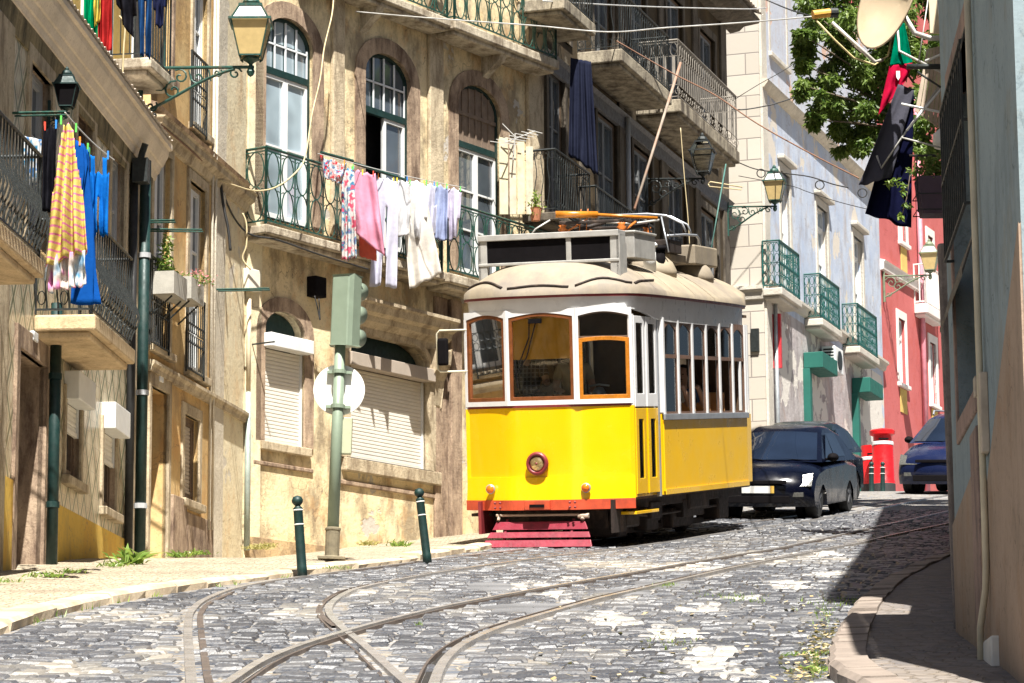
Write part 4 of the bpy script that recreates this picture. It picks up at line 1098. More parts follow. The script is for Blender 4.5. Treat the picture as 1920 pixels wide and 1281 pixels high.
# sheet-metal hoods
for (ya, yb_, dd) in ((120, 20, .05), (575, 460, .085)):
    za, zb_ = F.z(1815, ya), F.z(1815, yb_); q = B.mb()
    q.add([(ua-.1, 0, zb_), (ub+.1, 0, zb_), (ub+.1, dd, za+.05), (ua-.1, dd, za+.05), (ua-.1, 0, zb_-.03), (ub+.1, 0, zb_-.03), (ub+.1, dd, za+.02), (ua-.1, dd, za+.02)], [(0, 1, 2, 3), (7, 6, 5, 4), (0, 4, 5, 1), (1, 5, 6, 2), (2, 6, 7, 3), (3, 7, 4, 0)])
    q.build('metal_hood', m_gen('rusty_dark_sheet', (.06, .055, .05), .6, .4, var=.4), B.root)
zp = F.z(1800, 925)
q = B.mb(); q.poly([(u7(1833, 1.2), zg-2), (F.L+.02, zg-2), (F.L+.02, F.z(1791, 985)), (u7(1833, 1.2), F.z(1833, 880))], 0, .012); q.build('plinth', M_SALM, B.root, bevel=.01)
q = B.mb(); _ua, _za, _ub, _zb = u7(1846, 1.2), F.z(1846, 1000), u7(1905, 1.2), F.z(1905, 830); q.poly([(0, zg-2), (_ua, zg-2), (_ua, _za), (0, _za+(_zb-_za)*(0-_ua)/(_ub-_ua))], 0, .012); q.build('plinth', M_SALM, B.root, bevel=.01)
q = B.mb(); q.box(u7(1846, 1.2)+.0, u7(1834, 1.2), 0, .02, zg-2, zw0-.2); q.build('jamb_pier', M_JAMB, B.root, bevel=.01)
u = u7(1905, 1.5, .03); q = B.mb(); zz = F.z(1905, 1010); q.tube([(u, .03, zg+4.4), (u, .03, zz), (u+.02, .035, zz-.12), (u+.1, .06, zz-.3), (u+.14, .07, zg-.2)], .017, 10); q.build('downpipe', m_gen('cream_pipe_paint', (.55, .48, .34), .5, var=.2), B.root, smooth=True)
u = u7(1850, 1.2, .05); q = B.mb(); q.box(u-.1, u+.1, 0, .04, F.z(1850, 858), F.z(1850, 700)); q.box(u+.02, u+.12, .02, .055, F.z(1850, 740), F.z(1850, 700)); q.build('meter_box', m_gen('old_meter_box', (.45, .38, .30), .7, var=.3), B.root, bevel=.006)
u = u7(1915, 1.2, .2); q = B.mb(); q.box(u-.35, u+.12, .0, .05, G(F.P(u, 0, 0).y)-.3, F.z(1905, 1170)); q.build('low_step', m_gen('white_painted_block', (.7, .68, .62), .8, var=.15), B.root, bevel=.01)
# rubble pier and garden wall beyond
pw = F7.P(F7.L+.25, 0, 0)
_w0 = at_depth(1786, 980, pw.y+.1); FW = Frame((_w0.x, _w0.y), (_w0.x+26*.1545, _w0.y+26), side=-1)
M_RUB = m_stone('rubble_stone', (.30, .25, .22), (.10, .08, .07), .5, 7)
B = Bld('garden_wall', 'rough stone garden wall and leaning pier just past the blue grey house', FW, 'wall')
B.wall(M_RUB, .55, FW.L, G(FW.p0.y)-1, G(FW.p0.y)+2.6, back=.4, top_pts=[(FW.L, G(FW.P(FW.L, 0, 0).y)+1.6), (.55, G(FW.p0.y)+2.0)])
q = B.mb(); zt = at_depth(1768, 455, FW.p0.y).z; q.add([(0, .0, G(pw.y)-1), (.5, .0, G(pw.y)-1), (.5, .04, zt), (0, .04, zt), (0, -.5, G(pw.y)-1), (.5, -.5, G(pw.y)-1), (.5, -.5, zt), (0, -.5, zt)], [(0, 1, 2, 3), (5, 4, 7, 6), (4, 0, 3, 7), (1, 5, 6, 2), (3, 2, 6, 7)]); q.build('stone_pier', M_RUB, B.root, bevel=.02)

# house on the right behind the garden wall, hidden by the near corner but shading the road
FR = Frame((pw.x+.50, pw.y+.3), (pw.x+.55+27*.156, pw.y+28.2), side=-1)
B = Bld('grey_house', 'grey rendered house set back behind the rough stone garden wall', FR, 'house')
M_GREYR = m_plaster('grey_render', (.34, .33, .31), (.27, .26, .25), (.14, .13, .12), (.4, .38, .35))
for k in range(3):
    B.window(3+k*6, 4.2+k*6, G(FR.p0.y)+3.5+k, G(FR.p0.y)+5.3+k, depth=.15, fm=M_WHITEP, surround=M_STONEL)
B.wall(M_GREYR, 0, FR.L, G(FR.p0.y)-1, G(FR.p0.y)+8, back=4, top_pts=[(FR.L, G(FR.p0.y)+14), (0, G(FR.p0.y)+9)])
# ================================================================== people
M_SKIN = m_gen('skin', (.50, .30, .21), .55, var=.08, vs=10, bump=0)
M_HAIR = m_gen('dark_hair', (.03, .02, .015), .7, var=.3, vs=30)
def m_check(name, c1, c2):
    b = NB(name); x, y, z = b.sep(); f = 2*pi/.055
    g = b.math('MAXIMUM', b.math('SINE', b.math('MULTIPLY', x, f)), b.math('SINE', b.math('MULTIPLY', z, f)))
    return b.fin(b.mix(b.ramp(g, [(.55, 0.0), (.75, 1.0)]), c1, c2), .9)
def skin_obj(name, nodes, edges, mat, parent, M, sub=2):
    """nodes: list of ((x,y,z), r)"""
    me = bpy.data.meshes.new(name); me.from_pydata([n[0] for n in nodes], edges, []); me.materials.append(mat)
    o = bpy.data.objects.new(name, me); COL.objects.link(o)
    if parent: o.parent = parent
    else: o.matrix_local = M
    m = o.modifiers.new('skin', 'SKIN'); m.use_smooth_shade = True
    sv = me.skin_vertices[0].data
    for i, n in enumerate(nodes):
        r = n[1]; sv[i].radius = (r, r) if not isinstance(r, tuple) else r
    sv[0].use_root = True
    s = o.modifiers.new('sub', 'SUBSURF'); s.levels = sub; s.render_levels = sub
    return o
def person(M, label, shirt, seated=True, hair=M_HAIR, arm_l=None, arm_r=None, trousers=None, group=None):
    """faces local -y; origin at the feet (standing) or below the seat; pelvis height .92 standing / .48 seated"""
    hp = .50 if seated else .93; root = empty('person', M, label, 'person', group)
    sh = hp+.46
    kn = [(.10, -.42, hp+.02), (.11, -.42, .08)] if seated else [(.10, -.03, .50), (.10, 0, .08)]
    al = arm_l or [(-.25, -.04, sh-.26), (-.20, -.26, sh-.30)]; ar = arm_r or [(.25, -.04, sh-.26), (.20, -.26, sh-.30)]
    nodes = [((0, 0, hp), .13), ((0, 0, hp+.16), .125), ((0, 0, hp+.33), .15), ((0, -.01, sh+.02), .085), ((0, -.015, sh+.12), .055),
             ((-.18, 0, sh), .065), (al[0], .045), (al[1], .034), ((.18, 0, sh), .065), (ar[0], .045), (ar[1], .034),
             ((-.09, -.02, hp-.03), .09), ((-kn[0][0], kn[0][1], kn[0][2]), .068), ((-kn[1][0], kn[1][1], kn[1][2]), .045), ((-kn[1][0], kn[1][1]-.16, .04), .035),
             ((.09, -.02, hp-.03), .09), (kn[0], .068), (kn[1], .045), ((kn[1][0], kn[1][1]-.16, .04), .035), ((0, -.02, sh+.22), .085), ((0, -.02, sh+.32), .08)]
    edges = [(0, 1), (1, 2), (2, 3), (3, 4), (2, 5), (5, 6), (6, 7), (2, 8), (8, 9), (9, 10), (0, 11), (11, 12), (12, 13), (13, 14), (0, 15), (15, 16), (16, 17), (17, 18), (4, 19), (19, 20)]
    # hands: palm and five fingers on each arm
    def hand(i, d):
        k = len(nodes); p = Vector(nodes[i][0]); q = p+Vector((0, -.07, -.01)); nodes.append((tuple(q), (.034, .016))); edges.append((i, k))
        for j in range(4):
            a = q+Vector(((j-1.5)*.018, -.02, 0)); b = a+Vector((0, -(.045+.008*(j in (1, 2))), -.018)); n = len(nodes)
            nodes.append((tuple(a), .009)); nodes.append((tuple(b), .008)); edges.append((k, n)); edges.append((n, n+1))
        n = len(nodes); a = p+Vector((-d*.035, -.045, 0)); nodes.append((tuple(a), .010)); nodes.append((tuple(a+Vector((-d*.015, -.035, -.01))), .009)); edges.append((i, n)); edges.append((n, n+1))
    hand(7, -1); hand(10, 1)
    skin_obj('body', nodes, edges, M_SKIN, root, None)
    g = .014
    def sub_(idx, grow):
        mp = {v: n for n, v in enumerate(idx)}; nn = [(nodes[v][0], nodes[v][1]+grow) for v in idx]; ee = [(mp[a], mp[b]) for a, b in edges if a in mp and b in mp]; return nn, ee
    nn, ee = sub_([0, 1, 2, 5, 6, 8, 9], .018); nn[4] = ((Vector(nn[4][0])*.7+Vector(nn[3][0])*.3), nn[4][1]); nn[6] = ((Vector(nn[6][0])*.7+Vector(nn[5][0])*.3), nn[6][1])
    nn = [(tuple(a), b) for a, b in nn]; skin_obj('shirt', nn, ee, shirt, root, None)
    nn, ee = sub_([0, 11, 12, 13, 15, 16, 17], .016); skin_obj('trousers', nn, ee, trousers or M_TROUS, root, None)
    hd = MB(M); z = sh+.27
    hd.lathe([(.001, -.05), (.06, -.04), (.095, .02), (.105, .09), (.09, .15), (.05, .185), (.001, .195)], 14, T=Matrix.Translation((0, .012, z-.05)) @ Matrix.Scale(.86, 4, (1, 0, 0)))
    hr = hd.build('hair', hair, root, smooth=True)
    fc = MB(M); fc.lathe([(.001, -.14), (.045, -.12), (.07, -.05), (.08, .02), (.075, .08), (.001, .12)], 12, T=Matrix.Translation((0, -.035, z)) @ Matrix.Scale(.9, 4, (1, 0, 0)))
    fc.box(-.012, .012, -.135, -.10, z-.045, z-.005); fc.build('face', M_SKIN, root, smooth=True)
    ey = MB(M)
    for sx in (-1, 1): ey.lathe([(.001, 0), (.011, .004), (.001, .012)], 8, T=Matrix.Translation((sx*.03, -.112, z)), axis='y')
    ey.box(-.022, .022, -.108, -.10, z-.075, z-.068); ey.build('facial_features', M_HAIR, root)
    return root
M_TROUS = m_gen('dark_trousers', (.03, .035, .05), .9)
# ================================================================== the tram
M_TY = m_gen('tram_yellow_paint', (.93, .54, .003), .22, var=.05, vs=1.2, bump=.03, bs=4, spec=.6); M_TY.node_tree.nodes['Principled BSDF'].inputs['Coat Weight'].default_value = .5
M_TY2 = m_gen('tram_ochre_panel', (.84, .49, .003), .35, var=.03, vs=1.5, bump=.02, bs=4)
M_TW = m_gen('tram_white_paint', (.74, .74, .74), .35, var=.1, vs=3, bump=.05, bs=20, dirt=(.55, .52, .48), dirt_amt=.25)
M_TGREY = m_gen('tram_grey_metal', (.38, .40, .43), .4, .5, var=.15, vs=4)
M_TMAR = m_gen('tram_maroon_trim', (.20, .025, .03), .4, var=.2, vs=6)
M_TRED = m_gen('tram_red_bumper', (.60, .085, .035), .4, var=.25, vs=5, bump=.15, bs=30, dirt=(.25, .05, .03), dirt_amt=.35)
M_TCRIM = m_gen('crimson_lifeguard', (.24, .016, .035), .5, var=.3, vs=7, bump=.2, bs=30, dirt=(.12, .02, .03), dirt_amt=.35)
M_WOOD = m_gen('varnished_wood', (.19, .06, .018), .35, var=.35, vs=9, bump=.08, bs=60)
M_WOOD2 = m_gen('orange_varnished_wood', (.48, .17, .015), .3, var=.25, vs=9, bump=.08, bs=60)
M_ROOF = m_gen('cream_canvas_roof', (.33, .275, .195), .7, var=.2, vs=2.2, bump=.25, bs=14, dirt=(.20, .17, .14), dirt_amt=.48)
M_TDK = m_gen('greasy_underframe', (.035, .024, .02), .7, .2, var=.5, vs=8, bump=.4, bs=30, dirt=(.13, .085, .06), dirt_amt=.35)
M_INT = m_gen('tram_interior_wood', (.11, .065, .035), .6, var=.3, vs=5)
M_INSUL = m_gen('brown_orange_insulator', (.55, .16, .03), .4, var=.2)
M_ALU = m_gen('dull_aluminium', (.50, .49, .46), .5, .35, var=.15, vs=6, bump=.1, bs=30, dirt=(.30, .28, .25), dirt_amt=.3)
M_BLACK = m_gen('black_panel', (.006, .005, .006), .8, bump=0, spec=.1)
def m_clear(name, tint=(.85, .9, .88), rough=.02):
    b = NB(name); b.fin(tint, rough, 0, .5); b.b.inputs['Transmission Weight'].default_value = 1.0; b.b.inputs['IOR'].default_value = 1.12
    tr = b.n('BsdfTransparent'); tr.inputs[0].default_value = (.93, .95, .94, 1); gl = b.n('BsdfGlossy'); gl.inputs['Roughness'].default_value = .03
    fr_ = b.n('Fresnel'); fr_.inputs[0].default_value = 1.55; mx = b.n('MixShader'); b.l(fr_.outputs[0], mx.inputs[0]); b.l(tr.outputs[0], mx.inputs[1]); b.l(gl.outputs[0], mx.inputs[2]); b.l(mx.outputs[0], b.out.inputs[0])
    return b.m
M_CLEAR = m_clear('clear_glass')
p0 = gpt(1022, 1028); slope = atan2(G(p0.y+6)-G(p0.y), 6)
TM = Matrix.Translation((p0.x, p0.y, G(p0.y)+.005)) @ Matrix.Rotation(slope, 4, 'X') @ Matrix.Rotation(-radians(19.5), 4, 'Z') @ Matrix.Rotation(-radians(1.1), 4, 'Y')
T = empty('tram', TM, 'old yellow and white tram coming down the steep street', 'tram')
def tb(): return MB(TM)
FACET = [(-1.14, .30), (-.46, 0), (.48, 0), (1.14, .30)]
def dash_y(x):
    t = max(0, abs(x)-.36); return .46*t*t/(t+.12)
LEN = 6.75; MIDY = LEN/2
def front_grid(z0, z1, off0, off1, thick=.03, n=26, xm=1.14, mat=None, name='', rear=False, nz=4):
    q = tb(); P = []
    for (oo, side) in ((0, 1), (-thick, -1)):
        for j in (range(nz+1) if side > 0 else range(nz, -1, -1)):
            t = j/nz; z = z0+(z1-z0)*t; o = off0+(off1-off0)*t+oo; row = []
            for i in range(n+1):
                x = -xm+2*xm*i/n; xx = x*(1+max(0, o)*.12); yy = dash_y(x)-o*(1-.25*abs(x)); row.append((xx, LEN-yy if rear else yy, z))
            P.append(row)
    q.grid(P, closed_u=True); return q.build(name, mat, T, smooth=False, auto=50)
front_grid(.90, 1.80, .0, .0, mat=M_TY, name='front_dash'); front_grid(.60, .905, .07, .025, mat=M_TY, name='front_apron')
b_ = front_grid(.485, .615, .085, .09, .05, mat=M_TRED, name='bumper')
front_grid(1.80, 1.83, .012, .012, mat=M_TMAR, name='waist_trim'); front_grid(.6, 1.66, 0, 0, mat=M_TY, name='rear_dash', rear=True, xm=.96)
# bolts and coupling pocket on the bumper
for cx in (-.62, .42):
    for dx in (-.035, .035):
        for dz in (-.03, .03):
            q = tb(); q.lathe([(.001, -.02), (.015, -.012), (.018, 0)], 8, T=Matrix.Translation((cx+dx, dash_y(cx)-.115, .55+dz)), axis='y'); q.build('bumper_bolt', M_TMAR, b_)
q = tb(); q.box(-.22, .12, -.135, -.02, .488, .612); q.build('coupling_plate', M_TRED, b_, bevel=.008)
q = tb(); q.box(-.15, .05, -.145, -.12, .52, .56); q.build('coupling_pocket', M_BLACK, b_)
# headlight
hx, hz = -.06, 1.08
q = tb(); q.lathe([(.10, .0), (.143, -.02), (.153, -.05), (.138, -.085), (.108, -.09), (.104, -.05)], 28, T=Matrix.Translation((hx, 0, hz)), axis='y'); hl = q.build('headlight', M_TMAR, T, smooth=True)
q = tb(); q.lathe([(.108, -.055), (.085, -.078), (.04, -.088), (.001, -.09)], 24, T=Matrix.Translation((hx, 0, hz)), axis='y')
lm = m_gen('headlight_glass', (.62, .46, .22), .1, .75, var=.6, vs=16); q.build('lens', lm, hl, smooth=True)
q = tb(); q.lathe([(.018, -.082), (.014, -.094), (.001, -.097)], 12, T=Matrix.Translation((hx, 0, hz)), axis='y'); q.build('bulb_cap', M_TMAR, hl, smooth=True)
M_AMB = m_gen('amber_lens', (.78, .17, .01), .15, var=.3, vs=30)
for cx in (-.74, .58):
    y = dash_y(cx)-.075; q = tb(); q.lathe([(.06, .01), (.064, -.02), (.056, -.034)], 18, T=Matrix.Translation((cx, y, .76)), axis='y'); a = q.build('marker_light', M_TGREY, T, smooth=True)
    q = tb(); q.lathe([(.056, -.03), (.04, -.052), (.001, -.06)], 16, T=Matrix.Translation((cx, y, .76)), axis='y'); q.build('lens', M_AMB, a, smooth=True)
# side walls of the front and rear platforms, saloon
XS = 1.21
for nm, za, zb_, m in (('side_panel', .66, 1.60, M_TY2),):
    for sx in (-1, 1):
        q = tb(); q.box(sx*(XS-.03) if sx > 0 else -XS, XS if sx > 0 else -(XS-.03), 1.42, 5.68, za, zb_); sp = q.build(nm, m, T, bevel=.006)
        q = tb(); xx = sx*XS; q.box(min(xx, xx+sx*.012), max(xx, xx+sx*.012), 1.42, 5.68, .62, .69); q.build('lower_trim', M_TY, T)
        q = tb(); q.box(min(xx, xx+sx*.03), max(xx, xx+sx*.03), 1.40, 5.7, 1.60, 1.68); q.build('side_sill', M_TGREY, T, bevel=.005)
for sx in (-1, 1):
    q = tb(); x0, x1 = sorted((sx*1.08, sx*1.19)); q.box(x0, x1, 1.40, 1.455, .62, 1.66) ; q.build('corner_panel', M_TY, T, bevel=.008)
    q = tb(); q.poly([(sx*(XS-.30), 1.70), (sx*XS, 1.70), (sx*XS, 3.0), (sx*(XS-.07), 3.0)], 1.40, 1.44); q.build('corner_pillar', M_TW, T)
    q = tb(); x0, x1 = sorted((sx*(XS-.30), sx*(XS-.02))); q.box(x0, x1, 1.395, 1.44, .62, 1.68); q.build('corner_panel', M_TY, T)
# six side windows each side
NW = 6; y0s, y1s = 1.46, 5.64; pw_ = (y1s-y0s)/NW
for sx in (-1, 1):
    for k in range(NW+1):
        yy = y0s+pw_*k; q = tb(); x0, x1 = sorted((sx*(XS-.05), sx*(XS+.015))); q.box(x0, x1, yy-.035, yy+.035, 1.68, 2.95); q.build('window_post', M_TW if k % 1 == 0 else M_TGREY, T, bevel=.004)
    for k in range(NW):
        a, c = y0s+pw_*k+.035, y0s+pw_*(k+1)-.035; q = tb(); R90 = Matrix(((0, 1, 0, 0), (1, 0, 0, 0), (0, 0, 1, 0), (0, 0, 0, 1)))
        w = (c-a); n = 12
        oo = [(a, 1.68), (c, 1.68)]+[(c, 2.95)]+[(c-(w)*i/n, 2.95) for i in range(1, n)]+[(a, 2.95)]
        ii = [(a+.03, 1.71), (c-.03, 1.71)]+[(c-.03-(w-.06)*i/n, 2.79+.085*sin(pi*i/n)) for i in range(0, n+1)]
        q.ring(oo, ii, sx*(XS-.03), sx*(XS-.005), T=R90); q.box(*sorted((sx*(XS-.035), sx*(XS+.002))), a+.02, c-.02, 2.42, 2.47)
        wf = q.build('side_window', M_TW if False else m_gen('window_frame_brown', (.16, .09, .06), .5) if k == 0 and sx == -1 else bpy.data.materials.get('window_frame_brown') or M_BROWNP, T)
        if k < 1 or sx < 0:
            q = tb(); q.box(*sorted((sx*(XS-.022), sx*(XS-.016))), a+.02, c-.02, 1.7, 2.42); q.build('pane', M_CLEAR, wf)
        q = tb(); q.box(*sorted((sx*(XS-.022), sx*(XS-.016))), a+.02, c-.02, 2.47, 2.88); q.build('pane', M_CLEAR, wf)
# header band all round (white), maroon gutter line
def outline(e=0.0, n=6):
    """plan outline of the body, clockwise from the front left, grown by e"""
    F_ = [(-1.16-e, .33), (-.46-e*.3, -e), (.48+e*.3, -e), (1.16+e, .33)]
    pts = []
    for i in range(3):
        for k in range(n): pts.append((F_[i][0]+(F_[i+1][0]-F_[i][0])*k/n, F_[i][1]+(F_[i+1][1]-F_[i][1])*k/n))
    # soften the two facet corners
    pts.append(F_[3])
    right = [(1.17+e, .7), (XS-.02+e, 1.25), (XS+e, 1.6), (XS+e, 2.6), (XS+e, MIDY)]
    right += [(XS+e, 5.3), (XS-.03+e, 5.75), (1.03+e, 6.2)]
    rear = [(1.0+e, LEN-.3), (.4, LEN+e), (-.4, LEN+e), (-1.0-e, LEN-.3)]
    left = [(-x, y) for x, y in right[::-1]]
    o = pts+right+rear+left
    for _ in range(2): o = [((o[i-1][0]+2*o[i][0]+o[(i+1) % len(o)][0])/4, (o[i-1][1]+2*o[i][1]+o[(i+1) % len(o)][1])/4) for i in range(len(o))]
    return o
def band(z0, z1, e0, e1, name, mat, inner=.05):
    q = tb(); A, C, D, E = outline(e0), outline(e1), outline(e1-inner), outline(e0-inner); zf_ = z0 if callable(z0) else (lambda x, y: z0)
    q.grid([[(x, y, (zf_(x, y) if z is None else z)) for x, y in L] for L, z in ((A, None), (C, z1), (D, z1), (E, None))], closed_u=True, closed_v=True); return q.build(name, mat, T, auto=40)
band(lambda x, y: 3.04 if y < .5 else max(2.90, 3.04-(y-.5)*.16), 3.21, .015, .03, 'header_band', M_TW); band(3.205, 3.245, .075, .08, 'gutter', M_TMAR, .09)
def roofz(x, y):
    b_ = MIDY+.09; u = abs(x)/1.30; v = max(0, (abs(y-MIDY)-(b_-1.05))/1.05); s_ = min(1.0, (u**3+v**3)**(1/3)); return 3.262+.50*(1-s_**2.7)
def rp(x, y, c):
    X, Y = x*c, MIDY+(y-MIDY)*(1-(1-c)*.30); return (X, Y, 3.236 if c > .995 else roofz(X, Y))
L1 = outline(.09)
def dense(L, k=4): return [(L[i][0]+(L[(i+1) % len(L)][0]-L[i][0])*j/k, L[i][1]+(L[(i+1) % len(L)][1]-L[i][1])*j/k) for i in range(len(L)) for j in range(k)]
q = tb(); loops = []
for c in (1.0, .99, .96, .92, .86, .79, .70, .60, .48, .36, .24, .12, .01): loops.append([rp(x, y, c) for x, y in dense(L1, 3)])
q.grid(loops, closed_v=True); roof = q.build('roof', M_ROOF, T, smooth=True)
if sum(p.normal.z for p in roof.data.polygons) < 0: roof.data.flip_normals()
# drip mouldings over the front windows
def olerp(L, t):
    i = int(t); f = t-i; return (L[i][0]+(L[i+1][0]-L[i][0])*f, L[i][1]+(L[i+1][1]-L[i][1])*f)
for (ta, tb_) in ((.3, 5.6), (6.2, 11.6), (12.2, 17.6), (17.9, 20.2)):
    q = tb(); pts = []
    for i in range(11):
        t = ta+(tb_-ta)*i/10; x, y = olerp(L1, t); c = (.955-.03*sin(pi*i/10)) if tb_ < 18 else (.955-.09*i/10); a = rp(x, y, c); pts.append((a[0], a[1], a[2]+.012))
    q.tube(pts, .017, 6); q.build('drip_moulding', M_TDK, roof, smooth=True)
for ti in (19.6, 21, 22.2, 23):
    x_, y_ = olerp(L1, ti); q = tb(); q.tube([(lambda p: (p[0], p[1], p[2]+.003))(rp(x_, y_, c)) for c in (.985, .95, .88, .78, .64, .48, .30, .12)], .0045, 4); q.build('roof_seam', M_ROOF, roof)
# front windows: white pillars, wooden frames, glass
def seg_T(a, b):
    d = Vector((b[0]-a[0], b[1]-a[1], 0)); L = d.length; d.normalize(); n = Vector((d.y, -d.x, 0))
    return Matrix(((d.x, n.x, 0, a[0]), (d.y, n.y, 0, a[1]), (0, 0, 1, 0), (0, 0, 0, 1))), L
for i, (fm, fw, ztop) in enumerate(((M_WOOD, .045, None), (M_WOOD, .045, None), (M_WOOD2, .05, 2.66))):
    S, L = seg_T(FACET[i], FACET[i+1])
    def arch(a, c, z0, zt, r, n=14): return [(a, z0), (c, z0)]+[(c-(c-a)*k/n, zt+.01+r*.75*sin(pi*k/n)) for k in range(n+1)]
    a, c = .035, L-.035
    q = tb(); sur = arch(a, c, 1.89, 2.95, .07); oo = [(0.0, 1.83), (L, 1.83)]+[(L-L*k/14, 3.06) for k in range(15)]
    q.ring(oo, sur, -.04, .012, T=S); q.build('front_pillars', M_TW, T)
    q = tb(); z1 = ztop or 2.95; r = .07 if not ztop else .03
    q.ring(arch(a, c, 1.89, z1, r), arch(a+fw, c-fw, 1.89+fw*1.1, z1-fw, r), -.035, .005, T=S); wf = q.build('front_window', fm, T, bevel=.004)
    if ztop:
        q = tb(); q.ring(arch(a, c, ztop+.02, 2.95, .07), arch(a+.02, c-.02, ztop+.04, 2.93, .07), -.035, -.01, T=S); q.build('upper_frame', M_BROWNP, wf)
    q = tb(); q.poly(arch(a+.02, c-.02, 1.91, 2.93, .07), -.028, -.022, T=S); q.build('pane', M_CLEAR, wf)
    if i == 1:
        q = tb(); q.tube([(L*.35, .03, 2.92), (L*.34, .03, 2.7), (L*.18, .025, 2.35)], .008, 5, T=S); q.tube([(L*.45, .03, 2.92), (L*.3, .03, 2.45), (L*.12, .025, 2.2)], .008, 5, T=S)
        q.tube([(L*.12, .02, 2.42), (L*.16, .02, 2.05)], .009, 5, T=S); q.box(L*.34, L*.52, .0, .05, 2.88, 2.94, T=S); q.build('wiper', M_BLACK, wf)
# driver's cab: blind, lower white sill, papers
q = tb(); q.box(-.40, .42, .03, .04, 2.42, 2.97); q.build('sun_blind', m_gen('orange_yellow_blind', (.85, .42, .04), .7, var=.1), T)
q = tb(); q.box(-.95, .9, .30, .48, 1.75, 1.80); q.build('control_desk', M_BROWNP, T, bevel=.01)
q = tb(); q.box(-.86, -.70, .34, .36, 1.80, 2.02, ); q.build('paper_notice', M_WHITEP, T)
q = tb(); q.lathe([(.0, 0), (.09, .0), (.09, .2), (.05, .26), (0, .27)], 14, T=Matrix.Translation((.62, .50, 1.78))); q.tube([(.5, .45, 2.06), (.62, .5, 2.08), (.78, .42, 2.06)], .014, 6); q.build('control_handle', M_TGREY, T, smooth=True)
# platform doors, right side visible (two leaves), same on the left
for sx in (-1, 1):
    for k, (ya, yb) in enumerate(((.34, .80), (.84, 1.30))):
        xa, xb = (1.13, 1.16) if k == 0 else (1.14, 1.17); x0, x1 = sorted((sx*xa, sx*xb)); R90 = Matrix(((0, 1, 0, 0), (1, 0, 0, 0), (0, 0, 1, 0), (0, 0, 0, 1)))
        q = tb(); q.ring(rect_pts(ya, yb, .66, 1.76), rect_pts(ya+.12, yb-.12, .86, 1.62), x0, x1, T=R90); dr = q.build('door_leaf', M_TY, T, bevel=.004)
        q = tb(); q.ring(rect_pts(ya, yb, 1.78, 2.95), rect_pts(ya+.08, yb-.08, 1.95, 2.86), x0, x1, T=R90); q.build('upper_leaf', M_TW, dr, bevel=.004)
        q = tb(); q.box((x0+x1)/2-.003, (x0+x1)/2+.003, ya+.08, yb-.08, .82, 2.88); q.build('pane', M_CLEAR, dr)
    q = tb(); q.box(*sorted((sx*1.12, sx*1.18)), 1.31, 1.36, .60, 2.98); q.build('door_post', M_TGREY, T, bevel=.004)
    q = tb(); q.box(*sorted((sx*1.09, sx*1.15)), .29, .36, .62, 1.80); q.build('corner_post', M_TY, T, bevel=.004); q = tb(); q.box(*sorted((sx*1.09, sx*1.15)), .29, .36, 1.80, 2.97); q.build('corner_post', M_TW, T, bevel=.004)
    q = tb(); q.box(*sorted((sx*.85, sx*1.13)), .36, 1.36, .40, .44); q.box(*sorted((sx*1.0, sx*1.10)), .36, 1.36, .62, .655); q.build('step', M_TY if sx > 0 else M_TDK, T, bevel=.005)
    q = tb(); q.box(*sorted((sx*1.0, sx*1.05)), LEN-1.02, LEN-.25, .66, 1.66); q.build('rear_platform_side', M_TY, T)
    for yy in (LEN-.3, LEN-.7):
        q = tb(); q.box(*sorted((sx*.98, sx*1.04)), yy-.03, yy+.03, 1.66, 2.98); q.build('window_post', M_TW, T)
for x in (-1.0, -.44, .44, 1.0):
    yy = LEN-dash_y(x)-.03; q = tb(); q.box(x-.03, x+.03, yy-.03, yy+.02, 1.78, 2.98); q.build('window_post', M_TW, T)
# floor, bulkheads, ceiling, benches
q = tb(); q.box(-1.02, 1.02, .3, LEN-.3, .58, .64); q.box(-1.0, 1.0, 1.5, LEN-1.1, .90, .96); q.box(-.95, .9, .5, 1.4, .86, .92); q.build('floor', M_INT, T)
q = tb(); q.box(-1.05, 1.05, .35, LEN-.35, 3.08, 3.12); q.build('ceiling', M_INT, T)
for yy in (1.46, 5.62):
    q = tb(); q.ring(rect_pts(-1.1, 1.1, .64, 3.08), rect_pts(-.34, .34, .66, 2.7), yy, yy+.04); q.ring(rect_pts(-.34, .34, .66, 3.07), rect_pts(-.33, .33, .665, 2.69), yy, yy+.03); q.build('bulkhead', M_INT, T)
M_SEAT = m_gen('light_wood_seat', (.55, .30, .13), .4, var=.25, vs=5)
for k in range(5):
    for sx in (-1, 1):
        yy = 1.95+k*.76; q = tb(); x0, x1 = sorted((sx*.30, sx*1.06)); q.box(x0, x1, yy-.36, yy, 1.38, 1.43); bs = q.build('bench_seat', M_SEAT, T, bevel=.01)
        q = tb(); q.box(x0, x1, yy, yy+.045, 1.43, 1.98); q.build('bench_back', M_SEAT, bs, bevel=.02); q = tb(); q.box(x0+.1, x1-.1, yy-.3, yy-.05, .64, 1.38); q.build('bench_base', M_INT, bs)
